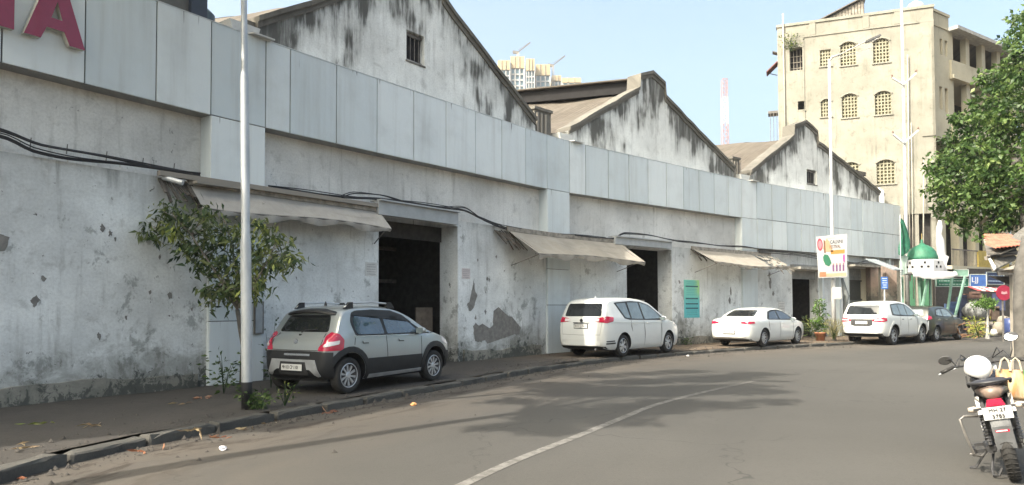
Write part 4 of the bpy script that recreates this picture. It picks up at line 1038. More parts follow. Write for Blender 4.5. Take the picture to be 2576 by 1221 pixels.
while s_ < RL:
    m = MB(); RB(m, s_, s_ + .45, -0.3, 0.15, 0.1, 6.9); m.build('column', M['cream'], bld); s_ += 1.9
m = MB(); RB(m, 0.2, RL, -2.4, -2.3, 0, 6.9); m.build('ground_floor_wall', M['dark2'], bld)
m = MB(); RB(m, 0.4, RL, -2.3, 0.9, 3.62, 3.82); m.build('balcony_slab', M['cream'], bld)
m = MB(); RB(m, 3.4, 7.2, 0.8, 0.87, 3.83, 4.75)
m.build('yellow_balcony_panel', simple('mustard_sheet_panel', (0.32, 0.24, 0.055), .6, var=.15), bld)
m = MB()
for i in range(18): RB(m, .5 + i * .16, .52 + i * .16, .84, .86, 3.82, 4.7)
RB(m, .45, 3.4, .83, .87, 4.68, 4.74); m.build('balcony_railing', M['steel'], bld)
m = MB(); LB(m, -0.3, 7.7, -12, -0.36, 17.3, 17.4); RB(m, 0.3, RL, -6, -.3, 17.3, 17.35); m.build('flat_roof', M['coping'], bld)
# roof shed on top, drainpipes, projections on the left edge
t = thing('rooftop_shed', 'lean-to shed of dark vertical planks on the yellow building roof', 'shed', tuple(YC + ya * 4.5 + nL * -1.0 + Vector((0, 0, 18.2))))
m = MB(); pl = [(2.95, 17.6), (5.9, 17.6), (5.9, 18.33), (3.1, 19.55), (2.95, 19.5)]
m.prism([(a, b) for a, b in pl], YC + nL * -1.2, ya, (0, 0, 1), nL * 0.15); wl = m.build('wall', M['steel'], t)
s_ = 3.0
while s_ < 5.8:
    zt_ = float(np.interp(s_, [3.1, 5.9], [19.45, 18.3])); m = MB(); LB(m, s_, s_ + .13, -1.05, -1.0 + rnd.uniform(0, .02), 17.7, zt_ - .03); m.build('plank', M['timber'], wl); s_ += .165
m = MB(); m.bar(YC + ya * 6.1 + nL * -1.4 + Vector((0, 0, 18.30)), YC + ya * 2.85 + nL * -1.4 + Vector((0, 0, 19.68)), 1.2, .06); m.build('roof', M['steel'], t)
t = thing('rooftop_shed', 'small pitched metal roof peeking over the parapet right of the plank shed', 'shed', tuple(YC + ya * 2.2 + nL * -1.5 + Vector((0, 0, 18.2))))
m = MB(); a_, b_, c_ = [YC + ya * s_ + nL * -1.5 + Vector((0, 0, z)) for s_, z in ((2.6, 18.35), (2.15, 18.68), (1.75, 18.4))]; m.bar(a_, b_, .9, .05); m.bar(b_, c_, .9, .05); m.build('roof', M['steel'], t)
m = MB(); LB(m, 1.85, 2.5, -1.8, -1.5, 17.5, 18.45); m.build('wall', M['coping'], t)
t = thing('roof_tank', 'small white water tank on the right end of the yellow parapet', 'tank', tuple(YC + nL * -.8 + Vector((0, 0, 18.3))))
m = MB(); m.lathe([(0, 0), (.42, 0), (.42, .5), (.3, .62), (0, .65)], c=tuple(YC + ya * .35 + nL * -.9 + Vector((0, 0, 18.2))), n=16); m.build('drum', white, t, smooth=True)
m = MB(); m.lathe([(0, .6), (.16, .6), (.16, .72), (0, .72)], c=tuple(YC + ya * .35 + nL * -.9 + Vector((0, 0, 18.2))), n=12); m.build('lid', white, t)
M['pipe'] = simple('limewashed_pipe', (0.33, 0.31, 0.26), .7)
def pipe(pts, label, r=.045, mat=None, name='drainpipe'):
    m = MB(); m.tube(pts, r, 7); o = m.build(name, mat or M['pipe'], smooth=True); return tag(o, label, 'pipe')
pipe([YC + ya * 7.35 + nL * .12 + Vector((0, 0, 9)), YC + ya * 7.4 + nL * .12 + Vector((0, 0, 18.9))], 'tall thin drainpipe at the left edge of the yellow wall')
pipe([YC + ya * 1.05 + nL * .14 + Vector((0, 0, 3)), YC + ya * .95 + nL * .14 + Vector((0, 0, 15.6))], 'drainpipe running down the yellow wall beside the electricity pole', .04)
pipe([YC + ya * .45 + nL * .3 + Vector((0, 0, 3)), YC + ya * .3 + nL * .3 + Vector((0, 0, 9.6))], 'thin pipe down the lower corner of the yellow building', .035)
pipe([YC + ya * .9 + nL * .16 + Vector((0, 0, 2)), YC + ya * .85 + nL * .16 + Vector((0, 0, 11.8))], 'second thin pipe beside the tall drainpipe on the yellow wall', .025)
t = thing('window_awning', 'rusty little tin canopy projecting from the left edge of the yellow building', 'canopy', tuple(YC + ya * 8.0 + Vector((0, 0, 15.6))))
m = MB(); m.bar(YC + ya * 7.75 + nL * -.3 + Vector((0, 0, 16.1)), YC + ya * 8.35 + nL * -.3 + Vector((0, 0, 15.55)), .9, .05); m.build('sheet', simple('rusty_red_tin', (0.19, 0.075, 0.055), .7), t)
m = MB(); m.bar(YC + ya * 7.75 + nL * -.3 + Vector((0, 0, 15.4)), YC + ya * 8.3 + nL * -.3 + Vector((0, 0, 15.6)), .04); m.bar(YC + ya * 7.75 + nL * -.3 + Vector((0, 0, 16.7)), YC + ya * 8.0 + nL * -.3 + Vector((0, 0, 16.8)), .5, .05); m.build('strut', M['steel'], t)
t = thing('balcony_cage', 'small dark caged balcony hanging off the left edge of the yellow building', 'balcony', tuple(YC + ya * 8.0 + Vector((0, 0, 11.5))))
m = MB(); LB(m, 7.75, 8.3, -.9, -.1, 13.1, 13.25); m.build('cage_roof', M['steel'], t); m = MB(); LB(m, 7.75, 8.2, -.9, -.1, 11.3, 11.45); m.build('slab', M['steel'], t)
m = MB()
for s_ in (7.8, 7.98, 8.16):
    LB(m, s_, s_ + .03, -.14, -.11, 11.45, 13.1)
m.build('bars', M['steel'], t)

# ------------------------------------------------------------------ grey corrugated roof behind the third shed
t = thing('far_shed', 'long grey corrugated roof behind the farthest gable', 'shed', (14, 47, 0))
m = MB(); m.box((15.5, 49.2, 5.0), (11, 5.0, 9.9)); m.build('wall', M['cream'], t)
m = MB(); nx = 90; vs = []; uv = []
for i in range(nx + 1):
    x = 9.5 + 11 * i / nx; zc = 0.035 * math.cos(math.pi * i)
    vs += [(x, 46.2, 10.0 + zc), (x, 50.0, 12.7 + zc), (x, 53.4, 10.5 + zc)]; uv += [(x, 0), (x, 4.6), (x, 9)]
fs = []
for i in range(nx):
    for j in range(2): fs.append((i * 3 + j, i * 3 + 3 + j, i * 3 + 4 + j, i * 3 + 1 + j))
m.add(vs, fs, uv); m.build('roof', M['roofgrey'], t)

# ------------------------------------------------------------------ far towers, cranes, mast
def tower(px0, px1, pytop, pyband, Y, label, dx=0.35):
    a = pix(px0, pytop, Y); b = pix(px1, pytop, Y); zb = pix(px0, pyband, Y).z; zt = a.z; w = b.x - a.x
    t = thing('tower_block', label, 'tower block', (a.x + w / 2, Y + 12, 0), group='unfinished tower blocks far behind the sheds')
    m = MB(); m.box((a.x + w / 2, Y + 12, zb / 2), (w - .6, 22, zb)); m.build('glazed_core', M['t_glass'], t)
    m = MB(); m.box((a.x + w / 2, Y + 12, (zb + zt) / 2), (w, 24, zt - zb)); tp = m.build('screened_top', M['t_screen'], t)
    for f in (.28, .62):
        m = MB(); m.box((a.x + w * f, Y - .2, (zb + zt) / 2), (.5, .6, zt - zb)); m.build('screen_joint', M['t_joint'], tp)
    z = zb - 3.3
    while z > zb - 34:
        m = MB(); m.box((a.x + w / 2, Y + 12, z), (w, 23.4, .7)); m.build('floor_slab', M['t_white'], t); z -= 3.3
    for f in (0.03, .33, .66, .97):
        m = MB(); m.box((a.x + w * f, Y + .4, zb / 2 + 20), (w * .09, .8, zb - 41)); m.build('pier', M['t_white'], t)
    return t
M['t_glass'] = simple('blue_tower_glazing', (0.12, 0.20, 0.25), .4, scale=.2, var=.3)
M['t_screen'] = simple('yellow_safety_screen', (0.42, 0.33, 0.19), .8, scale=.1)
M['t_joint'] = simple('screen_joint_grey', (0.40, 0.34, 0.25), .8)
M['t_white'] = simple('pale_tower_concrete', (0.42, 0.42, 0.41), .8, scale=.3)
tower(1252, 1283, 152, 176, 398, 'leftmost unfinished tower block with a yellow screened top and crane')
tower(1284, 1319, 142, 172, 400, 'second unfinished tower block from the left with yellow screened top')
tower(1323, 1345, 148, 178, 396, 'middle narrow unfinished tower block with yellow screened top')
tower(1348, 1384, 162, 190, 405, 'broad grey-topped tower block right of the crane tower')
tower(1388, 1412, 190, 204, 420, 'lower unfinished tower block with pale yellow stripe')
tower(1414, 1462, 196, 208, 450, 'most distant low tower block at the right of the group')
def crane(px, py, Y, dirx, label):
    c = pix(px, py, Y); t = thing('tower_crane', label, 'tower crane', (c.x, c.y, c.z - 14), group='tower cranes over the far tower blocks')
    m = MB()
    for a_, b_ in ((-.5, -.5), (.5, -.5), (.5, .5), (-.5, .5)): m.bar((c.x + a_, c.y + b_, c.z - 14), (c.x + a_, c.y + b_, c.z), .25)
    for i in range(7): m.bar((c.x - .5, c.y - .5, c.z - 14 + i * 2), (c.x + .5, c.y - .5, c.z - 12 + i * 2), .18)
    m.build('mast', M['t_joint'], t)
    m = MB(); m.bar((c.x, c.y, c.z), (c.x + dirx * 7, c.y, c.z + 5.5), .5); m.bar((c.x, c.y, c.z + 1.2), (c.x + dirx * 7, c.y, c.z + 5.9), .2); m.build('jib', M['steel'], t)
    m = MB(); m.bar((c.x, c.y, c.z), (c.x - dirx * 3, c.y, c.z + .4), 1.1); m.box((c.x - dirx * 1.5, c.y, c.z - .2), (2.6, 1, 1.2)); m.build('counterweight', M['steel'], t)
crane(1303, 132, 402, 1, 'luffing crane on top of the second tower block'); crane(1391, 165, 410, 1, 'thin tower crane standing right of the tower blocks')
q0 = pix(1822, 200, 300); q1 = pix(1822, 400, 300)
t = thing('telecom_mast', 'red and white lattice telecom mast far behind the roofs', 'telecom mast', (q0.x, 300, 0))
z = q1.z - 20; i = 0; mr = [simple('mast_red', (0.34, 0.22, 0.22), .6), simple('mast_white', (0.5, 0.47, 0.46), .6)]
while z < q0.z:
    h = 11.5; w0 = 1.0 * (1 - (z - 40) / 130) + .45; w1 = 1.0 * (1 - (z + h - 40) / 130) + .45; m = MB(); z2 = min(z + h, q0.z)
    for a_, b_ in ((-1, -1), (1, -1), (1, 1), (-1, 1)): m.bar((q0.x + a_ * w0, 300 + b_ * w0, z), (q0.x + a_ * w1, 300 + b_ * w1, z2), .26)
    for k_ in range(4):
        za, zb_ = z + (z2 - z) * k_ / 4, z + (z2 - z) * (k_ + 1) / 4
        m.bar((q0.x - w0, 300 - w0, za), (q0.x + w0, 300 - w0, zb_), .22); m.bar((q0.x + w0, 300 - w0, za), (q0.x - w0, 300 - w0, zb_), .22); m.bar((q0.x - w0, 300 - w0, zb_), (q0.x + w0, 300 - w0, zb_), .25)
    m.build('lattice_section', mr[i % 2], t); z = z2; i += 1
    if z2 >= q0.z: break


# ------------------------------------------------------------------ green-domed festival float, flag, shop signs
green = simple('emerald_cloth', (0.02, 0.125, 0.07), .6, var=.2); dkgreen = simple('dark_green_cloth', (0.012, 0.10, 0.06), .8, var=.3)
cloth = simple('white_cloth', (0.46, 0.46, 0.47), .8, var=.06); palegreen = simple('pale_green_board', (0.17, 0.30, 0.235), .6)
fc = pix(2320, 655, 35.5)
t = thing('domed_float', 'green onion dome on a white drum with small black square windows, on slanted green legs', 'festival float', (fc.x, fc.y, 0.12))
m = MB(); m.lathe([(0, 1.05), (.05, 1.02), (.06, .86), (.10, .84), (.13, .78), (.28, .72), (.46, .60), (.60, .41), (.69, .16), (.70, 0), (0, 0)], c=tuple(fc), n=24); dm = m.build('dome', green, t, smooth=True)
m = MB(); m.lathe([(0, 1.35), (.02, 1.3), (.025, 1.0)], c=tuple(fc), n=8); m.build('finial', simple('brass', (0.4, 0.3, 0.12), .4, metal=.6), dm)
m = MB(); m.lathe([(0, .01), (.88, .0), (.93, -.05), (.93, -.62), (.86, -.70), (0, -.72)], c=tuple(fc), n=8); dr_ = m.build('drum', cloth, t)
for k_ in range(8):
    a0 = 2 * math.pi * (k_ + .5) / 8; ax_ = Vector((-math.sin(a0), math.cos(a0), 0)); nn_ = Vector((math.cos(a0), math.sin(a0), 0)); c_ = fc + nn_ * (.93 * math.cos(math.pi / 8) + .004)
    for (du, dz) in ((-.0, -.16), (-.14, -.36), (.14, -.36)):
        m = MB(); m.prism([(-.055, -.055), (.055, -.055), (.055, .055), (-.055, .055)], c_ + ax_ * du + Vector((0, 0, dz)), ax_, (0, 0, 1), nn_ * .006); m.build('window', M['dark'], dr_)
m = MB(); vs = []; fs = []
for i in range(25):
    f = i / 24; x = fc.x - 1.05 + 2.15 * f; sag = .14 * math.sin(f * math.pi) + .015 * math.sin(f * 30)
    vs += [(x, fc.y - .95, fc.z - .62), (x, fc.y - 1.05, fc.z - .78 - sag * .5), (x, fc.y - 1.0, fc.z - .85 - sag)]
for i in range(24):
    for j in range(2): fs.append((i * 3 + j, i * 3 + 3 + j, i * 3 + 4 + j, i * 3 + 1 + j))
m.add(vs, fs); m.build('bunting_cloth', cloth, t, smooth=True)
for (a_, b_) in (((-.2, 0), (-.1, 0)), ((.1, -.3), (-.6, -.4)), ((1.6, .2), (1.0, 0)), ((2.3, .3), (1.3, 0)), ((-.8, .4), (-.8, .4)), ((.6, .4), (.6, .4))):
    m = MB(); m.bar((fc.x + a_[0], fc.y + a_[1], fc.z - .8), (fc.x + b_[0], fc.y + b_[1], 0.12), .09); m.build('leg', palegreen, t)
for s_ in (-1, 1):
    q = fc + Vector((s_ * 1.0 - .15, -.3, -.2)); m = MB(); m.prism([(-.12, -.6), (.22, -.45), (.18, .0), (.3, .35), (.0, .5), (-.12, .1)], q, (1, 0, 0), (0, 0, 1), (0, .05, 0)); m.build('side_cloth', simple('white_green_bunting', (0.33, 0.42, 0.37), .7) if s_ < 0 else cloth, t)
t = thing('flag', 'drooping dark green flag on a thin pole left of the green dome', 'flag', tuple(pix(2262, 800, 35)))
a_, b_ = pix(2272, 690, 35), pix(2264, 540, 35); m = MB(); m.tube([pix(2268, 800, 35), b_], .02, 6); m.build('pole', M['galv'], t)
m = MB(); vs = []; fs = []
P0 = [(2266, 548), (2276, 556), (2286, 580), (2291, 605), (2290, 625), (2280, 638)]; P1 = [(2263, 560), (2266, 580), (2266, 600), (2262, 622), (2262, 640), (2268, 646)]
for i, (a_, b_) in enumerate(zip(P0, P1)):
    A_, B_ = pix(*a_, 35), pix(*b_, 35)
    for j in range(7): p = A_.lerp(B_, j / 6); p.y += .09 * math.sin(j * 1.9 + i * .8); vs.append(p)
for i in range(5):
    for j in range(6): fs.append((i * 7 + j, i * 7 + 7 + j, i * 7 + 8 + j, i * 7 + 1 + j))
m.add(vs, fs); m.build('cloth', dkgreen, t, smooth=True)
# white fabric wound round a column
t = thing('hanging_cloth', 'long white and pale lilac cloth hanging from a post right of the green dome', 'cloth', tuple(pix(2366, 700, 36)))
m = MB(); m.tube([pix(2364, 555, 36), pix(2364, 572, 36), pix(2362, 590, 36), pix(2365, 606, 36), pix(2367, 628, 36), pix(2370, 655, 36), pix(2373, 690, 36)], [.07, .15, .13, .19, .2, .21, .13], 9); m.build('cloth', cloth, t, smooth=True)
m = MB(); m.bar(pix(2369, 640, 35.75), pix(2378, 690, 35.75), .2, .05); m.build('lilac_fold', simple('lilac_cloth', (0.52, 0.48, 0.60), .8), t)
def board(px0, py0, px1, py1, Y, label, mat, cat='shop sign', th=.06, dY=0.0, name='shop_sign', lines=0, lm=None, txt=None):
    a = pix(px0, py1, Y); b = pix(px1, py1, Y + dY); h = pix(px0, py0, Y).z - a.z
    t = thing(name, label, cat, tuple((a + b) / 2)); ax_ = (b - a); ax_.z = 0; L = ax_.length; ax_.normalize(); nn_ = Vector((ax_.y, -ax_.x, 0))
    m = MB(); m.prism([(0, 0), (L, 0), (L, h), (0, h)], a, ax_, (0, 0, 1), -nn_ * th); bd = m.build('board', mat, t)
    m = MB(); 
    for (p, q, r_, s_) in ((0, 0, L, .03), (0, h - .03, L, h), (0, 0, .03, h), (L - .03, 0, L, h)): m.prism([(p, q), (r_, q), (r_, s_), (p, s_)], a + nn_ * .001, ax_, (0, 0, 1), nn_ * .02)
    m.build('frame', simple('pale_frame', (0.4, 0.45, 0.42), .6), bd)
    if lines:
        m = MB()
        for i in range(lines):
            z = h * (i + .7) / (lines + .5); x = L * .1
            while x < L * .88:
                q = rnd.uniform(.03, .12) * L; m.prism([(x, z - .03), (min(x + q, L * .9), z - .03), (min(x + q, L * .9), z + .03), (x, z + .03)], a + nn_ * .001, ax_, (0, 0, 1), nn_ * .006); x += q + L * .02
        m.build('lettering', lm, bd)
    if txt: text_mesh(txt[0], txt[1], a + ax_ * txt[2] + Vector((0, 0, txt[3])) + nn_ * .008, ax_, (0, 0, 1), nn_, lm or cloth, 'lettering', bd)
    return t
board(2354, 700, 2438, 722, 37.0, 'dark green shop sign with faint pale lettering below the columns', dkgreen, lines=2, lm=simple('greyish_letters', (0.22, 0.32, 0.28), .6))
board(2345, 682, 2388, 696, 36.6, 'pale green board above the dark green shop sign, left one', palegreen, lines=1, lm=cloth)
board(2401, 678, 2437, 696, 36.8, 'pale green square board above the right end of the dark green sign', palegreen)
board(2440, 690, 2482, 722, 37.5, 'blue shop sign with white letters right of the dark green sign', simple('royal_blue_sheet', (0.035, 0.09, 0.26), .5), lm=cloth, txt=('LJJ', .38, .08, .25))
board(2482, 684, 2526, 716, 38.5, 'dark blue shop sign partly hidden behind the young street tree', simple('navy_sheet', (0.02, 0.035, 0.09), .5), lines=2, lm=simple('pale_blue_letters', (0.25, 0.33, 0.45), .5), dY=.8)
# red round sign
q = pix(2526, 737, 30); t = thing('round_sign', 'round dark red sign with a pale emblem in the shade of the stall', 'sign', tuple(q))
m = MB(); m.lathe([(0, 0), (.32, 0), (.32, .04), (0, .04)], c=tuple(q), n=24, axis='Y'); dsk = m.build('disc', simple('red_enamel', (0.22, 0.012, 0.035), .45), t)
m = MB(); m.prism([(-.13, -.04), (-.02, -.07), (.13, -.03), (.1, .07), (0, .03), (-.1, .07)], q + Vector((0, -.005, 0)), (1, 0, 0), (0, 0, 1), (0, -.01, 0)); m.build('emblem', simple('pale_pink_print', (0.36, 0.2, 0.22), .5), dsk)
m = MB(); m.bar((q.x - .02, q.y + .08, .12), (q.x - .02, q.y + .08, q.z + .3), .05); m.build('post', M['steel'], t)
m = MB(); 
# shop interiors: dark recess with stacked goods
t = thing('shop_recess', 'dark open-fronted shops under the yellow building verandas', 'shop', tuple(pix(2450, 800, 39)))
m = MB(); 
for (a, b, c_) in (((2440, 690), (2460, 830), 'w'),):
    pass
A_ = pix(2352, 830, 38.6); B_ = pix(2600, 830, 42)
m.bar((A_.x, A_.y, 1.9), (B_.x, B_.y, 1.9), .2, 3.6); m.build('back_wall', M['dark2'], t)
for i, (px, py, w, h, c_) in enumerate([(2392, 800, .5, 1.5, (0.06, 0.10, 0.20)), (2420, 790, .4, 1.8, (0.03, 0.04, 0.08)), (2447, 745, .8, .25, (0.16, 0.10, 0.08)), (2450, 770, .7, .3, (0.22, 0.08, 0.05)), (2512, 760, .5, .9, (0.05, 0.06, 0.12)), (2500, 790, .4, .6, (0.20, 0.14, 0.1))]):
    m = MB(); p = pix(px, py, 37.8); m.box(p, (w, .3, h)); m.box(p + Vector((.05, -.1, h * .5 + .05)), (w * .6, .2, .1)); m.build('goods', simple('goods_%d' % i, c_, .7, var=.4, scale=3), t)
# red and white striped awning edge
t = thing('small_awning', 'thin faded red and white shop awning under the blue sign', 'awning', tuple(pix(2470, 730, 36.5)))
for i in range(8):
    a_ = pix(2434 + i * 10, 722 + i * .6, 37.0); b_ = pix(2434 + i * 10 + 10, 722 + (i + 1) * .6, 37.0); m = MB()
    m.add([a_, b_, b_ + Vector((0, -.8, -.22)), a_ + Vector((0, -.8, -.22)), a_ + Vector((0, 0, .03)), b_ + Vector((0, 0, .03)), b_ + Vector((0, -.8, -.18)), a_ + Vector((0, -.8, -.18))], [(0, 1, 2, 3), (7, 6, 5, 4), (0, 4, 5, 1), (1, 5, 6, 2), (2, 6, 7, 3), (3, 7, 4, 0)])
    m.build('stripe', simple('awning_stripe_%d' % (i % 2), [(0.45, 0.08, 0.09), (0.62, 0.56, 0.52)][i % 2], .8), t)
# covered cart, barrel, bench
q = pix(2455, 832, 37.0); t = thing('covered_cart', 'street cart under a rumpled grey tarpaulin beside the young street tree', 'cart', (q.x, q.y, .12))
bm = bmesh.new(); bmesh.ops.create_icosphere(bm, subdivisions=3, radius=1.0)
for v_ in bm.verts:
    c_ = v_.co; f = 1 + .1 * math.sin(c_.x * 7) * math.cos(c_.z * 6) + .06 * math.sin(c_.y * 11)
    v_.co = Vector((c_.x * .62 * f, c_.y * .5 * f, max(c_.z, -.75) * .5 * f))
me = bpy.data.meshes.new('tarpaulin'); bm.to_mesh(me); bm.free(); me.materials.append(simple('grey_tarpaulin', (0.2, 0.205, 0.2), .7, var=.3)); me.polygons.foreach_set('use_smooth', [True] * len(me.polygons))
o = bpy.data.objects.new('tarpaulin', me); COL.objects.link(o); reparent(o, t); o.location = (0, 0, 1.25)
m = MB(); m.box((q.x, q.y, .75), (1.3, .7, .12)); m.build('deck', M['timber'], t)
for sx in (-.45, .45):
    m = MB(); m.lathe([(.22, -.03), (.30, -.03), (.30, .03), (.22, .03), (.22, -.03)], c=(q.x + sx, q.y - .4, .42), n=16, axis='Y'); m.build('wheel', M['steel'], t)
q = pix(2543, 808, 34); t = thing('plastic_barrel', 'dark blue plastic barrel in the shade by the grey tree trunk', 'barrel', (q.x, q.y, .12))
m = MB(); m.lathe([(0, 0), (.27, 0), (.3, .3), (.3, .6), (.27, .9), (0, .92)], c=(q.x, q.y, .12), n=18); m.build('drum', simple('blue_barrel_plastic', (0.04, 0.06, 0.16), .4), t, smooth=True)
m = MB(); m.lathe([(0, .93), (.2, .93), (.2, .97), (0, .97)], c=(q.x, q.y, .12), n=14); m.build('lid', M['steel'], t)
q = pix(2516, 800, 35); t = thing('sack_pile', 'pile of pale sacks with a small white bag in front', 'sacks', (q.x, q.y, .12))
for i, (dx, dz, s_) in enumerate(((0, .4, .35), (.15, .75, .28), (-.3, .2, .18))):
    m = MB(); m.lathe([(0, -s_), (s_ * .8, -s_ * .8), (s_, 0), (s_ * .7, s_ * .8), (0, s_)], c=(q.x + dx, q.y, .12 + dz), n=12); m.build('sack', simple('pale_sack_%d' % i, (0.2, 0.18, 0.15) if i < 2 else (0.45, 0.44, 0.42), .9), t, smooth=True)
# reddish brown wall stub beyond the frontage
t = thing('brick_pier', 'stained reddish brown pier between the factory end and the yellow building', 'pier', tuple(pix(2235, 830, 37)))
m = MB(); a_ = pix(2238, 800, 36.8); m.box((a_.x, a_.y, 1.9), (.55, .5, 3.6)); a_ = pix(2203, 800, 37.5); m.box((a_.x, a_.y + .3, 1.9), (.4, .5, 3.6)); m.build('pier', plaster('rust_stained_plaster', (0.33, 0.25, 0.21), streak=.8, spots=.8), t)
m = MB(); m.bar(pix(2190, 653, 36.2), pix(2262, 680, 35.0), .9, .05); m.build('tin_roof', simple('pale_blue_tin', (0.24, 0.27, 0.29), .5), t)
m = MB(); m.box((18.9, 38.2, 1.9), (2.2, .2, 3.6)); 
m.build('back_wall', M['cream'], t)

# ------------------------------------------------------------------ roadside stall at the right edge
t = thing('roadside_stall', 'rickety roadside stall with red clay tiles over grey asbestos sheets at the right edge', 'stall', tuple(pix(2540, 900, 15.0)))
SY = 15.0
def sheetq(pxs, Ys, name, mat, th=.02, nn=(0, 0, 1)):
    P = [pix(x, y, Y) for (x, y), Y in zip(pxs, Ys)]; m = MB(); n = len(P); d = Vector(nn) * th
    m.add(P + [p + d for p in P], [tuple(range(n)), tuple(range(2 * n - 1, n - 1, -1))] + [(i, (i + 1) % n, n + (i + 1) % n, n + i) for i in range(n)], [(p.x, p.y) for p in P] * 2); return m.build(name, mat, t)
tile = simple('red_clay_tile', (0.34, 0.115, 0.075), .85, var=.25, bump=.3)
for j in range(4):
    for i in range(7):
        a = pix(2479 + i * 9.5 + j * 1.5, 592 + j * 7.5 + (i * -1.0 if j else 0), SY + .9 - j * .3); m = MB()
        pts_ = [(math.cos(q_) * .055, math.sin(q_) * .03) for q_ in np.linspace(0, math.pi, 6)] + [(-.04, 0.0), (.04, 0.0)][::-1][:0]
        poly = [(math.cos(q_) * .05, math.sin(q_) * .032) for q_ in np.linspace(0, math.pi, 6)] + [(math.cos(q_) * .036, math.sin(q_) * .02 - .004) for q_ in np.linspace(math.pi, 0, 6)]
        m.prism(poly, a, (1, 0, 0), (0, 0, 1), Vector((-.02, -.36, -.12))); m.build('tile', tile, t)
sheetq([(2478, 600), (2545, 590), (2560, 640), (2482, 648)], [SY + 1.2, SY + 1.4, SY, SY - .2], 'under_sheet', M['steel'])
sheetq([(2532, 608), (2620, 540), (2640, 590), (2520, 640), (2484, 642)], [SY + .9, SY + 1.1, SY - .1, SY - .3, SY - .3], 'asbestos_sheet', M['roofgrey'], .03)
sheetq([(2500, 655), (2532, 632), (2560, 652), (2506, 680)], [SY - .2, SY + .4, SY + .1, SY - .6], 'asbestos_sheet', M['roofgrey'], .03)
sheetq([(2484, 650), (2490, 648), (2506, 676), (2500, 682)], [SY - .1, SY - .1, SY - .6, SY - .6], 'white_edge_board', white, .03)
sheetq([(2506, 682), (2576, 660), (2640, 668), (2640, 700), (2560, 690), (2510, 694)], [SY - .4, SY, SY, SY, SY, SY - .4], 'front_board', M['timber'], .03, (0, -1, 0))
sheetq([(2484, 694), (2640, 700), (2640, 760), (2570, 730)], [SY + .4, SY + .4, SY + .4, SY + .4], 'dark_sheet', M['dark2'], .02, (0, -1, 0))  # sheet in the near-black room colour, hung under the stall roof
for (px, w, mt) in ((2546, .09, 'galv'), (2640, .12, 'timber'),):
    a_ = pix(px, 690, SY - .1); m = MB(); m.bar((a_.x, a_.y, .12), (a_.x + .02, a_.y, a_.z + .2), w); m.build('post', M['timber'], t)
m = MB(); m.bar(pix(2480, 650, SY), pix(2650, 620, SY + .2), .08); m.bar(pix(2478, 605, SY + 1), pix(2500, 680, SY - .4), .06); m.build('rafter', M['timber'], t)

# ------------------------------------------------------------------ vegetation
def leafmat(name, dark, mid, light, yellow=None, trans=0.35):
    k = NT(name); x = k.sep(k.vec('UV'))[0]
    r_ = k.node('ShaderNodeValToRGB'); k.L(x, r_.inputs[0]); el = r_.color_ramp.elements
    el[0].position = 0.0; el[0].color = (*dark, 1); el[1].position = 1.0; el[1].color = (*(yellow or light), 1)
    e = el.new(.45); e.color = (*mid, 1); e = el.new(.86); e.color = (*light, 1)
    k.col(r_.outputs[0], .48); k.bsdf.inputs['Specular IOR Level'].default_value = .4
    tr = k.node('ShaderNodeBsdfTranslucent'); k.L(r_.outputs[0], tr.inputs[0]); ms = k.node('ShaderNodeMixShader'); ms.inputs[0].default_value = trans
    out = k.n['Material Output']; k.L(k.bsdf.outputs[0], ms.inputs[1]); k.L(tr.outputs[0], ms.inputs[2]); k.L(ms.outputs[0], out.inputs[0]); return k.m
M['leaf_big'] = leafmat('broadleaf_canopy', (0.014, 0.034, 0.010), (0.046, 0.092, 0.022), (0.11, 0.175, 0.045), (0.20, 0.26, 0.085))
M['leaf_young'] = leafmat('young_tree_leaf', (0.016, 0.032, 0.013), (0.060, 0.098, 0.030), (0.20, 0.225, 0.08), (0.36, 0.42, 0.09))
M['leaf_bright'] = leafmat('bright_shrub_leaf', (0.03, 0.07, 0.014), (0.075, 0.15, 0.028), (0.15, 0.26, 0.055))
M['leaf_weed'] = leafmat('weed_leaf', (0.020, 0.045, 0.014), (0.045, 0.085, 0.022), (0.10, 0.15, 0.04))
M['bark'] = simple('grey_brown_bark', (0.19, 0.165, 0.135), .95, var=.35, scale=9, bump=.8)
M['bark_pale'] = simple('pale_grey_bark', (0.085, 0.080, 0.073), .95, var=.3, scale=5, bump=.8)
def leaf_geo(pos, dirs, L, Wd, droop=0.25, val=None, rng=nrng):
    """pos (n,3), dirs (n,3) leaf axis; returns verts, faces, uv for folded two-piece leaves"""
    n = len(pos); d = dirs / np.linalg.norm(dirs, axis=1)[:, None]
    r_ = rng.normal(size=(n, 3)); s = np.cross(d, r_); s /= np.linalg.norm(s, axis=1)[:, None] + 1e-9; up = np.cross(s, d)
    L = np.asarray(L).reshape(-1, 1) * np.ones((n, 1)); Wd = np.asarray(Wd).reshape(-1, 1) * np.ones((n, 1))
    p0 = pos; p1 = pos + d * L * .45 + s * Wd * .5 + up * L * .04; p2 = pos + d * L * .45 - s * Wd * .5 + up * L * .04; p3 = pos + d * L - up * L * droop * .4 + np.array([0, 0, -1]) * L * droop * .4
    pm = pos + d * L * .5 - up * L * .03
    V = np.stack([p0, p1, p3, p2, pm], 1).reshape(-1, 3); b = np.arange(n)[:, None] * 5
    F = np.concatenate([b + np.array([[0, 1, 4]]), b + np.array([[1, 2, 4]]), b + np.array([[2, 3, 4]]), b + np.array([[3, 0, 4]])], 0)
    vv = val if val is not None else rng.random(n)
    return V, F, np.repeat(vv, 5)
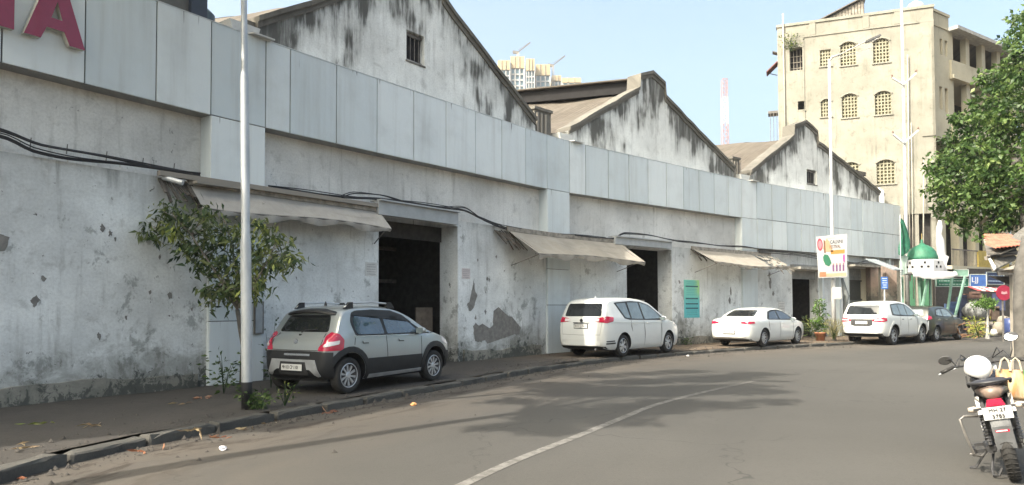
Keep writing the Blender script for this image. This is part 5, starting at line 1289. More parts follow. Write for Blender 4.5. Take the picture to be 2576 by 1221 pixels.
def leaf_object(name, V, F, U, mat, parent, smooth=False):
    me = bpy.data.meshes.new(name)
    if parent is not None:
        mi = np.array(ORG[parent.name].inverted()); V = V @ mi[:3, :3].T + mi[:3, 3]
    me.vertices.add(len(V)); me.vertices.foreach_set('co', V.astype(np.float32).ravel())
    me.loops.add(len(F) * 3); me.loops.foreach_set('vertex_index', F.astype(np.int32).ravel())
    me.polygons.add(len(F)); me.polygons.foreach_set('loop_start', np.arange(0, len(F) * 3, 3, dtype=np.int32))
    uvl = me.uv_layers.new(name='UVMap'); u = U[F.ravel()]; uvl.data.foreach_set('uv', np.stack([u, np.zeros_like(u)], 1).astype(np.float32).ravel())
    me.update(calc_edges=True); me.validate(); me.materials.append(mat)
    o = bpy.data.objects.new(name, me); COL.objects.link(o)
    if parent is not None: reparent(o, parent)
    return o
def blob_leaves(blobs, per, L, ratio, seed, droop=.3, down=-.3, clump=0.28):
    """leaves gathered in small clumps inside each blob (cx,cy,cz,rx,ry,rz)"""
    rg = np.random.default_rng(seed); P = []; D = []; Vv = []
    for (cx, cy, cz, rx, ry, rz) in blobs:
        vol = (rx * ry * rz) ** (1 / 3); nc = max(3, int(per * vol * vol / 12))
        dirc = rg.normal(size=(nc, 3)); dirc /= np.linalg.norm(dirc, axis=1)[:, None]; rad = rg.random(nc) ** .38
        cc = np.array([cx, cy, cz]) + dirc * rad[:, None] * np.array([rx, ry, rz]) * (1 + .18 * rg.normal(size=(nc, 1)))
        tone = rg.random(nc) ** 1.3 * .75
        k_ = 12
        c = np.repeat(cc, k_, 0); off = rg.normal(size=(nc * k_, 3)); off /= np.linalg.norm(off, axis=1)[:, None]
        P.append(c + off * clump * rg.random((nc * k_, 1)) * np.array([1, 1, .7])); dd = off + np.array([0, 0, down]) + .25 * rg.normal(size=off.shape); D.append(dd)
        Vv.append(np.clip(np.repeat(tone, k_) + rg.random(nc * k_) * .35, 0, 1))
    P = np.concatenate(P); D = np.concatenate(D); Vv = np.concatenate(Vv); n = len(P)
    ll = L * (0.55 + .8 * rg.random(n)); return leaf_geo(P, D, ll, ll * ratio, droop, Vv, rg)
def limb(mb, pts, r0, r1, n=9, wob=.0):
    pts = [Vector(p) for p in pts]; out = []; rs = []
    for i in range(len(pts) - 1):
        for k_ in range(4):
            f = k_ / 4; out.append(pts[i].lerp(pts[i + 1], f) + Vector((rnd.uniform(-wob, wob), rnd.uniform(-wob, wob), 0)))
    out.append(pts[-1]); N = len(out); rs = [r0 + (r1 - r0) * (i / (N - 1)) ** .8 for i in range(N)]
    mb.tube(out, rs, n)
# young tree by the lamp post
yt = thing('young_tree', 'young leaning street tree with sparse drooping leaves beside the lamp post', 'tree', (-4.86, 12.89, 0.12))
YT = 12.7
trunk = MB(); base = Vector((-4.86, 12.89, .1)); c1 = pix(612, 870, YT); c2 = pix(597, 780, YT)
limb(trunk, [base, c1, c2], .055, .038, wob=.006); tr_ = trunk.build('trunk', M['bark_pale'], yt, smooth=True)
brs = [[(597, 780), (560, 700), (500, 640), (440, 590), (385, 578)], [(597, 780), (545, 690), (480, 590), (430, 535)], [(597, 780), (600, 700), (585, 620), (560, 545)], [(600, 775), (640, 700), (690, 640), (735, 640)], [(600, 775), (655, 690), (700, 600)], [(560, 700), (540, 745), (530, 760)], [(597, 740), (620, 720), (640, 730)]]
ends = []; bmb = MB()
for bi, b_ in enumerate(brs):
    dy = [0.0, -.5, .4, .3, -.3, -.2, -.3][bi]; P = [pix(x, y, YT + dy * i / (len(b_) - 1)) for i, (x, y) in enumerate(b_)]
    limb(bmb, P, .024, .007, 6, .01)
    for i in range(len(P) - 1):
        for f in np.linspace(0.25 if i == 0 else 0, 1, 5):
            p = P[i].lerp(P[i + 1], f)
            for _ in range(3 if i else 1):
                q = p + Vector((rnd.gauss(0, .16), rnd.gauss(0, .16), rnd.gauss(0, .12))); ends.append(q)
                if rnd.random() < .5: bmb.tube([p, q], [.006, .003], 4)
bmb.build('branch', M['bark'], yt, smooth=True)
# individual leaves (the ones on the near side) and the rest
extra = [((400, 572), .16), ((372, 590), .12), ((430, 522), .18), ((455, 560), .22), ((470, 620), .18), ((510, 660), .2), ((540, 600), .25), ((520, 540), .2), ((590, 590), .22), ((640, 640), .22), ((680, 600), .2), ((700, 655), .2), ((738, 650), .12), ((610, 690), .26), ((560, 725), .15), ((595, 735), .15), ((640, 720), .16), ((520, 730), .1), ((655, 560), .1), ((560, 660), .22)]
P = []; D = []; vv = []
for (pp, s_) in extra:
    for _ in range(int(470 * s_)): 
        q = pix(pp[0] + rnd.gauss(0, s_ * 105), pp[1] + rnd.gauss(0, s_ * 80), YT + rnd.gauss(0, .28)); P.append(q); D.append(Vector((rnd.gauss(0, .7), rnd.gauss(0, .7), -.55 + rnd.gauss(0, .4)))); vv.append(rnd.random() * .8 + (.2 if pp[0] > 560 else 0))
for q in ends:
    for _ in range(2): P.append(q + Vector((rnd.gauss(0, .05), rnd.gauss(0, .05), rnd.gauss(0, .05)))); D.append(Vector((rnd.gauss(0, .7), rnd.gauss(0, .7), -.5 + rnd.gauss(0, .4)))); vv.append(rnd.random() * .85)
for (px, py) in ((438, 560), (428, 590), (446, 600), (420, 575)):    # fresh yellow-green tips
    for _ in range(7): P.append(pix(px + rnd.gauss(0, 9), py + rnd.gauss(0, 9), YT - .35)); D.append(Vector((rnd.gauss(0, .5), rnd.gauss(0, .4), -.6))); vv.append(.97)
P = np.array([tuple(p) for p in P]); D = np.array([tuple(d) for d in D]); vv = np.clip(np.array(vv), 0, 1)
order = np.argsort(P[:, 1]); P, D, vv = P[order], D[order], vv[order]; nind = 260
V, F, U = leaf_geo(P[nind:], D[nind:], .12 + .06 * nrng.random(len(P) - nind), .045 + .016 * nrng.random(len(P) - nind), .5, vv[nind:])
stuff(leaf_object('foliage', V, F, U, M['leaf_young'], yt))
tmpl = []
for j in range(8):
    V, F, U = leaf_geo(np.zeros((1, 3)), np.array([[1.0, 0, 0]]), .165, .056, .5, np.array([j / 8 + .06])); lo = leaf_object('leaf', V, F, U, M['leaf_young'], None); tmpl.append(lo.data); bpy.data.objects.remove(lo)
for i in range(nind):
    o = bpy.data.objects.new('leaf', tmpl[min(7, int(vv[i] * 8))]); COL.objects.link(o)
    o.location = Vector(P[i]) - Vector((-4.86, 12.89, .12)); o.rotation_euler = Vector(D[i]).to_track_quat('X', 'Z').to_euler(); s_ = rnd.uniform(.75, 1.15); o.scale = (s_, s_, s_); reparent(o, yt)

# big roadside tree on the right
bt = thing('big_tree', 'large dense green broadleaf tree filling the right edge in front of the yellow building', 'tree', (15.5, 17.5, .12))
blobs = []
def bl(px, py, Y, r, ry=None):
    c = pix(px, py, Y); blobs.append((c.x, c.y, c.z, r, (ry or r), r * .85))
for a in [(2385, 425, 20, .55), (2372, 480, 19.5, .5), (2400, 520, 20, .6), (2420, 560, 19.5, .35), (2430, 330, 20, .6), (2400, 370, 20.5, .45), (2460, 400, 19.5, .8), (2450, 480, 19, .8), (2490, 540, 19, .6), (2470, 280, 20, .6), (2500, 210, 20, .55), (2520, 330, 19, .85), (2530, 430, 18.5, .8), (2540, 520, 18.5, .65), (2555, 240, 19, .7), (2545, 180, 19.5, .5), (2570, 90, 19.5, .45), (2590, 40, 19.5, .5), (2600, 150, 19, .7), (2600, 320, 18.5, .9), (2610, 450, 18, .8), (2480, 600, 18.5, .25), (2510, 565, 19.5, .4), (2560, 560, 19, .35), (2430, 410, 20.5, .7), (2495, 470, 19.5, .8), (2350, 420, 20, .22), (2352, 395, 20, .15), (2660, 250, 18, 1.2), (2680, 420, 17.5, 1.2), (2650, 100, 18.5, 1.0), (2415, 300, 20, .28), (2475, 190, 20, .22)]: bl(*a)
V, F, U = blob_leaves(blobs, 1450, .13, .6, 5, droop=.3, down=-.15, clump=.17)
stuff(leaf_object('crown', V, F, U, M['leaf_big'], bt))
m = MB(); tb = Vector((14.6, 18.2, .1)); m2 = pix(2590, 560, 18.2); limb(m, [Vector((m2.x + .3, 18.4, .1)), m2, pix(2575, 480, 18.4), pix(2560, 400, 18.6)], .26, .13, 10, .01); m.build('trunk', M['bark_pale'], bt, smooth=True)
for tgt in ((2400, 480, 20), (2450, 350, 20), (2510, 240, 20), (2600, 120, 19), (2480, 520, 19)):
    m = MB(); limb(m, [pix(2570, 480, 18.4), pix((2570 + tgt[0]) / 2, (470 + tgt[1]) / 2 + 10, (18.4 + tgt[2]) / 2), pix(*tgt)], .11, .03, 7, .02); m.build('limb', M['bark'], bt, smooth=True)
# trunk in front of the stall at the right edge
m = MB(); a_ = pix(2576, 960, 12.6); limb(m, [Vector((a_.x, a_.y, .1)), pix(2572, 850, 12.6), pix(2569, 760, 12.6), pix(2571, 680, 12.7), pix(2588, 600, 12.8)], .14, .11, 12, .006)
tk = thing('leaning_tree', 'smooth grey tree trunk at the right edge behind the motorcycle', 'tree', (a_.x, a_.y, .12)); m.build('trunk', M['bark_pale'], tk, smooth=True)
m = MB(); limb(m, [pix(2571, 700, 12.7), pix(2620, 640, 12.9), pix(2680, 560, 13)], .09, .05, 8, .006); m.build('limb', M['bark_pale'], tk, smooth=True)
# tree standing just outside the left edge, whose crown shades the road
st = thing('leaning_street_tree', 'leaning pavement tree just beyond the left picture edge whose shadow crosses the road', 'tree', (-6.35, 5.1, .12))
def cast(px, py, h):                                       # where something at height h must stand to shade the road seen at a pixel
    c_, s_ = math.cos(ROLL), math.sin(ROLL); cy = 775 - 1800 * math.tan(TILT)
    r_ = Vector((1, 0, 0)); u_ = Vector((0, -math.sin(TILT), math.cos(TILT))); f_ = Vector((0, math.cos(TILT), math.sin(TILT)))
    d = f_ + (r_ * c_ + u_ * s_) * ((px - 1288) / 1800) - (u_ * c_ - r_ * s_) * ((py - cy) / 1800)
    g = Vector((0, 0, 1.6)) + d * (-1.6 / d.z); k_ = h / math.tan(R(SUN_EL)); return Vector((g.x - SUN_DIR.x * k_, g.y - SUN_DIR.y * k_, h))
tp = [Vector((-6.35, 5.1, .1))] + [cast(x, y, h) for x, y, h in ((-150, 1290, 1.6), (200, 1214, 3.2), (560, 1150, 4.6), (850, 1106, 5.8), (1120, 1065, 6.8), (1300, 1040, 7.4))]
m = MB(); limb(m, tp, .19, .11, 10, .0); m.build('trunk', M['bark'], st, smooth=True)
sb_ = [(1400, 970, .6), (1450, 985, .7), (1540, 985, .8), (1600, 960, .6), (1660, 985, .8), (1740, 980, .7), (1760, 955, .6), (1830, 950, .6), (1900, 942, .5), (1900, 985, .4), (1850, 975, .6), (1500, 1040, .5), (1420, 1045, .5), (1330, 1070, .32), (1400, 1080, .3), (1620, 1030, .6), (1560, 1060, .35), (1700, 1015, .5), (1500, 945, .5), (1620, 940, .4), (1720, 935, .45), (1300, 1010, .3), (1820, 1020, .35), (1930, 1010, .25), (1250, 1075, .2)]
bls = [];
for (x, y, r_) in sb_:
    c_ = cast(x, y, 9.3 + rnd.uniform(-.5, .9)); bls.append((c_.x, c_.y, c_.z, r_ * 1.15, r_ * .9, r_ * .5))
    m = MB(); limb(m, [tp[-1], tp[-1].lerp(c_, .5) + Vector((0, 0, .2)), c_], .04, .012, 5, .02); m.build('limb', M['bark'], st)
V, F, U = blob_leaves(bls, 5200, .19, .6, 9, clump=.26); stuff(leaf_object('crown', V, F, U, M['leaf_big'], st))

def shrub(name, label, cat, base, h, r, n, L, mat, seed, group=None, stems=5, ratio=.45, up=.5):
    t = thing(name, label, cat, tuple(base), group=group); rg = np.random.default_rng(seed); m = MB(); P = []; D = []
    for i in range(stems):
        a = rg.random() * 6.28; e = Vector(base) + Vector((math.cos(a) * r * rg.random(), math.sin(a) * r * rg.random(), h * (.6 + .4 * rg.random()))); mid = Vector(base).lerp(e, .5) + Vector((0, 0, .1 * h)); m.tube([base, mid, e], [.008, .006, .003], 5)
        for j in range(n // stems):
            f = .15 + .85 * rg.random(); p = Vector(base).lerp(e, f); q = rg.normal(size=3); P.append((p.x + q[0] * r * .25, p.y + q[1] * r * .25, max(base[2] + .02, p.z + q[2] * h * .08))); D.append((q[0], q[1], up + .4 * q[2]))
    m.build('stem', M['leaf_weed'], t); V, F, U = leaf_geo(np.array(P), np.array(D), L * (.7 + .6 * rg.random(len(P))), L * ratio, .4, rg.random(len(P)), rg)
    stuff(leaf_object('foliage', V, F, U, mat, t)); return t
shrub('weed', 'low dark green weed clump at the foot of the lamp post', 'weeds', (-3.72, 10.62, .13), .24, .26, 190, .08, M['leaf_weed'], 1, stems=12, up=.2)
shrub('weed', 'sparse leafy weed against the clad pillar left of the lamp post', 'weeds', (-5.02, 12.5, .13), .75, .42, 120, .10, M['leaf_weed'], 2, stems=6)
shrub('weed', 'thin tall weed between the lamp post and the silver hatchback', 'weeds', (-4.5, 13.4, .13), 1.25, .22, 90, .10, M['leaf_weed'], 3, stems=4)
shrub('weed', 'pale dry weed tuft right of the lamp post foot', 'weeds', (-3.45, 10.9, .13), .38, .2, 60, .06, M['leaf_young'], 4, stems=7)
shrub('weed', 'small weed at the wall foot beyond the white people carrier', 'weeds', tuple(W(19.3, .15, .13)), .35, .3, 90, .08, M['leaf_weed'], 5, stems=6)
shrub('grass_tuft', 'tall dry straw-coloured grass at the banner lamp post', 'grass', tuple(pix(2098, 856, 30.6)), .9, .5, 420, .22, leafmat('straw', (0.22, 0.2, 0.1), (0.34, 0.3, 0.16), (0.4, 0.38, 0.2)), 6, stems=20, ratio=.06, up=2.2)
shrub('rooftop_shrub', 'pale green shrub growing on the roof edge left of the farthest gable', 'shrub', tuple(W(24.6, -2.5, 7.8)), 2.0, .75, 150, .16, M['leaf_bright'], 7, stems=8)
shrub('wall_fig', 'straggling fig growing from the top left corner of the yellow wall', 'shrub', tuple(YC + ya * 7.0 + nL * .15 + Vector((0, 0, 16.6))), 1.1, .8, 260, .14, M['leaf_young'], 8, stems=12)
# potted plant by the third doorway
q = pix(2064, 858, 31.3); t = thing('potted_plant', 'bushy green plant in a terracotta pot beside the third doorway', 'potted plant', (q.x, q.y, .12))
m = MB(); m.lathe([(0, 0), (.17, 0), (.22, .32), (.25, .32), (.25, .37), (.2, .37), (.19, .3), (0, .3)], c=(q.x, q.y, .12), n=18); m.build('pot', simple('terracotta', (0.36, 0.16, 0.09), .85, var=.2), t, smooth=True)
V, F, U = blob_leaves([(q.x, q.y, 1.1, .32, .3, .4), (q.x - .05, q.y, 1.6, .28, .28, .35), (q.x + .05, q.y, .75, .3, .3, .25)], 2600, .11, .5, 12, clump=.12); stuff(leaf_object('foliage', V, F, U, M['leaf_bright'], t))
m = MB(); m.tube([(q.x, q.y, .4), (q.x, q.y, 1.7)], .02, 5); m.build('stem', M['bark'], t)
q2 = pix(2040, 858, 31.6); shrub('potted_palm', 'small pale arching palm beside the bushy potted plant', 'potted plant', (q2.x, q2.y, .3), .8, .5, 160, .3, M['leaf_young'], 13, stems=9, ratio=.1)
# clipped young street tree and plants before the shops
q = pix(2484, 838, 33); t = thing('clipped_tree', 'small clipped bright green tree with a whitewashed trunk before the shops', 'tree', (q.x, q.y, .12))
m = MB(); m.tube([(q.x, q.y, .1), (q.x + .02, q.y, .7), (q.x + .04, q.y, 1.5)], [.09, .05, .035], 8); m.build('trunk', simple('whitewashed_bark', (0.35, 0.34, 0.32), .9), t)
c_ = pix(2480, 762, 33); V, F, U = blob_leaves([(c_.x, c_.y, c_.z, .55, .5, .3), (c_.x - .2, c_.y, c_.z - .1, .4, .4, .25), (c_.x + .25, c_.y, c_.z - .05, .4, .4, .22)], 2600, .1, .5, 14, clump=.12); stuff(leaf_object('crown', V, F, U, M['leaf_bright'], t))
q = pix(2462, 835, 32.5); shrub('yellow_shrub', 'yellow-green spiky plant left of the clipped tree', 'shrub', (q.x, q.y, .13), 1.0, .55, 260, .2, leafmat('yellow_green_leaf', (0.16, 0.2, 0.03), (0.3, 0.36, 0.05), (0.45, 0.46, 0.1)), 15, stems=12, ratio=.12)
q = pix(2440, 830, 34); t = thing('brushwood_heap', 'heap of brown brushwood and crates left of the yellow-green plant', 'heap', (q.x, q.y, .12))
for i in range(22):
    m = MB(); a_ = Vector((q.x + rnd.uniform(-.8, .9), q.y + rnd.uniform(-.3, .3), .2 + rnd.uniform(0, .5))); m.bar(a_, a_ + Vector((rnd.uniform(-.6, .6), rnd.uniform(-.2, .2), rnd.uniform(-.15, .3))), .05, .04); m.build('stick', simple('brown_brush', (0.20, 0.11, 0.06), .9, var=.4) if i == 0 else bpy.data.materials['brown_brush'], t)

# ------------------------------------------------------------------ litter
def gp(px, py, z=0.0):
    c_, s_ = math.cos(ROLL), math.sin(ROLL); cy = 775 - 1800 * math.tan(TILT)
    r_ = Vector((1, 0, 0)); u_ = Vector((0, -math.sin(TILT), math.cos(TILT))); f_ = Vector((0, math.cos(TILT), math.sin(TILT)))
    d = f_ + (r_ * c_ + u_ * s_) * ((px - 1288) / 1800) - (u_ * c_ - r_ * s_) * ((py - cy) / 1800); return Vector((0, 0, 1.6)) + d * ((z - 1.6) / d.z)
def crumple(name, label, cat, p, s, col):
    bm = bmesh.new(); bmesh.ops.create_icosphere(bm, subdivisions=2, radius=s); r = random.Random(int(s * 1e4))
    for v_ in bm.verts: v_.co *= r.uniform(.65, 1.15); v_.co.z *= .6
    me = bpy.data.meshes.new(name); bm.to_mesh(me); bm.free(); me.materials.append(simple(name + '_mat', col, .8)); o = bpy.data.objects.new(name, me); COL.objects.link(o); o.location = p + Vector((0, 0, s * .45)); return tag(o, label, cat)
crumple('paper_ball', 'crumpled white paper ball lying on the road near the kerb', 'litter', gp(560, 1133), .05, (0.72, 0.70, 0.72))
crumple('orange_wrapper', 'orange wrapper on the road edge beyond the silver hatchback', 'litter', gp(1040, 1021), .055, (0.62, 0.30, 0.12))
crumple('white_scrap', 'white scrap beside the kerb beyond the people carrier', 'litter', gp(1730, 897), .05, (0.65, 0.63, 0.6))
dry = [leafmat('dry_leaf_tan', (0.18, 0.12, 0.07), (0.26, 0.19, 0.11), (0.34, 0.27, 0.16)), leafmat('dry_leaf_green', (0.10, 0.13, 0.03), (0.18, 0.22, 0.05), (0.3, 0.32, 0.1)), leafmat('dry_leaf_rust', (0.16, 0.07, 0.04), (0.28, 0.11, 0.06), (0.36, 0.2, 0.12))]
spots_ = [(100, 1064, 1, 'yellow-green fallen leaf sprig at the left of the pavement'), (235, 1070, 0, 'tan fallen leaf sprig near the middle of the left pavement'), (60, 1126, 0, 'small tan dry leaf by the left edge of the pavement'), (355, 1133, 2, 'rusty dry leaves lying against the kerb joint'), (510, 1000, 2, 'rusty brown leaf cluster before the clad pillar'), (560, 1098, 2, 'rust-red leaves in the gutter below the lamp post'), (610, 1082, 0, 'tan dry leaf in the gutter before the lamp post'), (500, 1080, 0, 'long straw stalk lying on the pavement before the lamp post'), (30, 1205, 2, 'dark red scrap of leaf at the bottom left corner'), (690, 1063, 0, 'dry leaves in the gutter right of the lamp post'), (830, 1037, 2, 'dry leaf pieces by the kerb below the silver hatchback'), (460, 1016, 0, 'tan stalk on the pavement by the wall foot')]
for i, (px, py, mi, lab) in enumerate(spots_):
    on_p = py < 1100 and px < 520 or (px, py) in ((60, 1126), (510, 1000), (460, 1016)); z = .135 if on_p else .012
    p = gp(px, py, z); n = rnd.randint(5, 9); rg = np.random.default_rng(i); pos = np.array([tuple(p)] * n) + rg.normal(size=(n, 3)) * np.array([.07, .07, .004]); dd = rg.normal(size=(n, 3)) * np.array([1, 1, .12])
    V, F, U = leaf_geo(pos, dd, .11 + .05 * rg.random(n), .035, .05, rg.random(n), rg); o = leaf_object('fallen_leaves', V, F, U, dry[mi], None); tag(o, lab, 'fallen leaves', 'fallen leaves on the pavement')
# gravel and crumbs along the kerb
n = 5200; rg = np.random.default_rng(3); s_ = rg.uniform(14, 60, n); o_ = np.where(rg.random(n) < .6, rg.exponential(.22, n) + .02, -rg.exponential(.5, n) - .22)
x = np.interp(s_, KS, KXY[:, 0]) + np.interp(s_, KS, KN[:, 0]) * o_; y = np.interp(s_, KS, KXY[:, 1]) + np.interp(s_, KS, KN[:, 1]) * o_; z = np.where(o_ > 0, .004, .128)
V = []; F = []; sz = rg.exponential(.009, n) + .004
bas = np.array([[1, 0, 0], [-.5, .87, 0], [-.5, -.87, 0], [0, 0, 1]]); fc_ = np.array([[0, 1, 3], [1, 2, 3], [2, 0, 3]])
V = (np.stack([x, y, z], 1)[:, None, :] + bas[None] * sz[:, None, None] * rg.uniform(.6, 1.4, (n, 4, 1))).reshape(-1, 3); F = (np.arange(n)[:, None, None] * 4 + fc_[None]).reshape(-1, 3)
o = leaf_object('grit', V, F, np.zeros(len(V)), M['pave'], None); stuff(o)
# ------------------------------------------------------------------ vehicles
def paint(name, c, metal=0.0, rough=.35, dust=.25):
    k = NT(name); n = k.noise(k.vec('Object'), 2.2, 6, .65); z = k.sep(k.vec('Object'))[2]
    d = k.math('MULTIPLY', k.rng(n, .35, .75), k.rng(z, 1.2, .2, .25, 1.0))
    k.col(k.mix(k.math('MULTIPLY', d, dust), c, (0.30, 0.27, 0.23)), rough); k.bsdf.inputs['Metallic'].default_value = metal
    k.bsdf.inputs['Coat Weight'].default_value = .6; k.bsdf.inputs['Coat Roughness'].default_value = .06; return k.m
def glassm(name, c, rough=.06):
    k = NT(name); n = k.noise(k.vec('Object'), 1.5, 4); k.col(k.mix(k.rng(n, .4, .7), c, tuple(x * 1.6 + .004 for x in c)), rough); k.bsdf.inputs['Specular IOR Level'].default_value = .9; k.bsdf.inputs['Coat Weight'].default_value = .5; return k.m
M['silver'] = paint('silver_metallic_paint', (0.34, 0.37, 0.375), .45, .30)
M['carwhite'] = paint('white_car_paint', (0.60, 0.615, 0.60), 0, .3, .15)
M['darkpaint'] = paint('dark_grey_green_paint', (0.022, 0.025, 0.02), .2, .28, .08)
M['glass'] = glassm('tinted_glass', (0.012, 0.014, 0.016)); M['glass_l'] = glassm('smoked_grey_glass', (0.10, 0.125, 0.13), .1); M['glass_b'] = glassm('blue_tinted_glass', (0.02, 0.04, 0.06))
M['trim'] = simple('black_plastic_cladding', (0.012, 0.013, 0.015), .55, var=.2); M['tyre'] = simple('black_rubber', (0.022, 0.021, 0.020), .85, var=.35, bump=.2, scale=10)
M['alloy'] = simple('silver_alloy_wheel', (0.52, 0.53, 0.54), .35, metal=.6, var=.1); M['alloyd'] = simple('dark_alloy_recess', (0.05, 0.05, 0.052), .5, metal=.3)
M['chrome'] = simple('dull_chrome', (0.60, 0.61, 0.62), .22, metal=.85, var=.05); M['redlamp'] = simple('red_lamp_lens', (0.42, 0.012, 0.045), .15, var=.2, coat=.8); M['clearlamp'] = simple('clear_lamp_lens', (0.66, 0.62, 0.62), .15, coat=.8)
M['plate'] = simple('white_number_plate', (0.60, 0.60, 0.58), .5, var=.05); M['seam'] = simple('dark_panel_gap', (0.03, 0.03, 0.03), .8)  # seam: near-black strips and patches for gaps, slots and recesses
M['seamw'] = simple('narrow_door_gap', (0.24, 0.24, 0.235), .8)

def car_body(sp):
    L, Wd = sp['L'], sp['W'] / 2; x0 = sp.get('x0', 0.0); xs = [x0 + q for q in (0.0, .006, .015, .03, .05, .08, .11)] + list(np.linspace(x0 + .15, L - .15, 84)) + [L - .11, L - .08, L - .05, L - .03, L - .015, L - .006, L]
    xs = np.array(sorted(set(xs))); zt = pchip(*zip(*sp['top']), xs); zb = pchip(*zip(*sp['bot']), xs); wx = pchip(*zip(*sp['plan']), xs) * Wd; belt = pchip(*zip(*sp['belt']), xs)
    tum = sp.get('tum', .27); rc0 = sp.get('rc', .12); rings = []; K1, K2, K3 = 9, 6, 8
    bul = sp.get('bulge', .035)
    for i, x in enumerate(xs):
        h = zt[i] - zb[i]; rc = min(rc0, .35 * h); zc = zt[i] - rc; w = wx[i]; zs = zb[i] + min(.10, .2 * h); zk = min(belt[i], zc); P = [(0, zb[i]), (w * .75, zb[i]), (w * .9, zb[i] + .15 * (zs - zb[i]))]
        for j in range(K1):
            f = j / (K1 - 1); z = zs + (zk - zs) * f; y = w * (.965 + bul * math.sin(math.pi * min(1, (z - zs) / max(.05, belt[i] - zs)) ** .8)); P.append((y, z))
        yb_ = P[-1][0]
        hw = max(0.0, zc - zk)
        for j in range(1, K2 + 1):
            f = j / K2; z = zk + hw * f; P.append((yb_ - (.012 if hw > .05 else 0) * min(1, f * 3) - tum * hw * f - .06 * hw * f * f, z + 1e-4 * j))
        ye = P[-1][0]
        for j in range(1, K3 + 1):
            a = math.pi / 2 * j / K3; P.append((ye * math.cos(a) ** .62 if j < K3 else 0.0, zc + rc * math.sin(a) ** .85 + 1e-4 * K2))
        rings.append(P)
    bm = bmesh.new(); n = len(rings[0]); V = []
    for i, P in enumerate(rings):
        rr = [bm.verts.new((xs[i], -y, z)) for y, z in P] + [bm.verts.new((xs[i], y, z)) for y, z in P[-2:0:-1]]; V.append(rr)
    m = len(V[0])
    for i in range(len(V) - 1):
        for j in range(m):
            j2 = (j + 1) % m; bm.faces.new((V[i][j], V[i + 1][j], V[i + 1][j2], V[i][j2]))
    bm.faces.new(V[0]); bm.faces.new(V[-1][::-1])
    bmesh.ops.remove_doubles(bm, verts=bm.verts, dist=2e-5); bmesh.ops.recalc_face_normals(bm, faces=bm.faces); return bm
def arch_cut(bm, sp):
    me = bpy.data.meshes.new('body'); bm.to_mesh(me); bm.free(); o = bpy.data.objects.new('tmp', me); COL.objects.link(o); cuts = []
    cb = bmesh.new(); R_ = sp['wr'] + sp.get('gap', .065)
    for wx_ in (sp['xr'], sp['xf']):
        for s in (-1, 1):
            r = bmesh.ops.create_cone(cb, cap_ends=True, segments=40, radius1=R_, radius2=R_, depth=.62); bmesh.ops.rotate(cb, verts=r['verts'], matrix=Matrix.Rotation(R(90), 3, 'X')); bmesh.ops.translate(cb, verts=r['verts'], vec=(wx_, s * (sp['W'] / 2 + .02), sp['wr'] + sp.get('ah', .02)))
            r2 = bmesh.ops.create_cube(cb, size=1.0); bmesh.ops.scale(cb, verts=r2['verts'], vec=(R_ * 1.96, .6, .6)); bmesh.ops.translate(cb, verts=r2['verts'], vec=(wx_, s * (sp['W'] / 2 + .02), sp['wr'] + sp.get('ah', .02) - .31))
    cme = bpy.data.meshes.new('cut'); cb.to_mesh(cme); cb.free(); co = bpy.data.objects.new('cut', cme); COL.objects.link(co)
    md = o.modifiers.new('b', 'BOOLEAN'); md.operation = 'DIFFERENCE'; md.object = co; md.solver = 'EXACT'; md.use_self = True
    dg = bpy.context.evaluated_depsgraph_get(); nm = bpy.data.meshes.new_from_object(o.evaluated_get(dg)); bpy.data.objects.remove(o); bpy.data.objects.remove(co)
    nm.materials.clear(); nm.materials.append(sp['paint']); nm.materials.append(M['trim'])
    for p in nm.polygons:
        p.use_smooth = True; c = p.center
        for wx_ in (sp['xr'], sp['xf']):
            if abs(c.x - wx_) < R_ + .01 and c.z < sp['wr'] + .02 + R_ + .02 and abs(p.normal.y) < .6 and math.hypot(c.x - wx_, c.z - sp['wr'] - sp.get('ah', .02)) < R_ + .02 and p.normal.dot(Vector((c.x - wx_, 0, c.z - sp['wr']))) < 0 and abs(c.y) < sp['W'] / 2 - .01: p.material_index = 1; p.use_smooth = False
        if abs(p.normal.y) > .97 and abs(c.y) < sp['W'] / 2 - .2: p.material_index = 1; p.use_smooth = False
        if p.normal.z < -.85 and c.z < .5: p.material_index = 1
    nm.set_sharp_from_angle(angle=R(38))
    return nm
def rnd_poly(P, r=.03, n=3):
    out = []; N = len(P)
    for i in range(N):
        a, b, c = Vector(P[i - 1]), Vector(P[i]), Vector(P[(i + 1) % N]); d1 = (a - b); d2 = (c - b); q = min(r, d1.length * .4, d2.length * .4); p1 = b + d1.normalized() * q; p2 = b + d2.normalized() * q
        for k_ in range(n + 1):
            t_ = k_ / n; out.append(tuple((p1 * (1 - t_) ** 2) + (b * 2 * t_ * (1 - t_)) + (p2 * t_ * t_)))
    return out
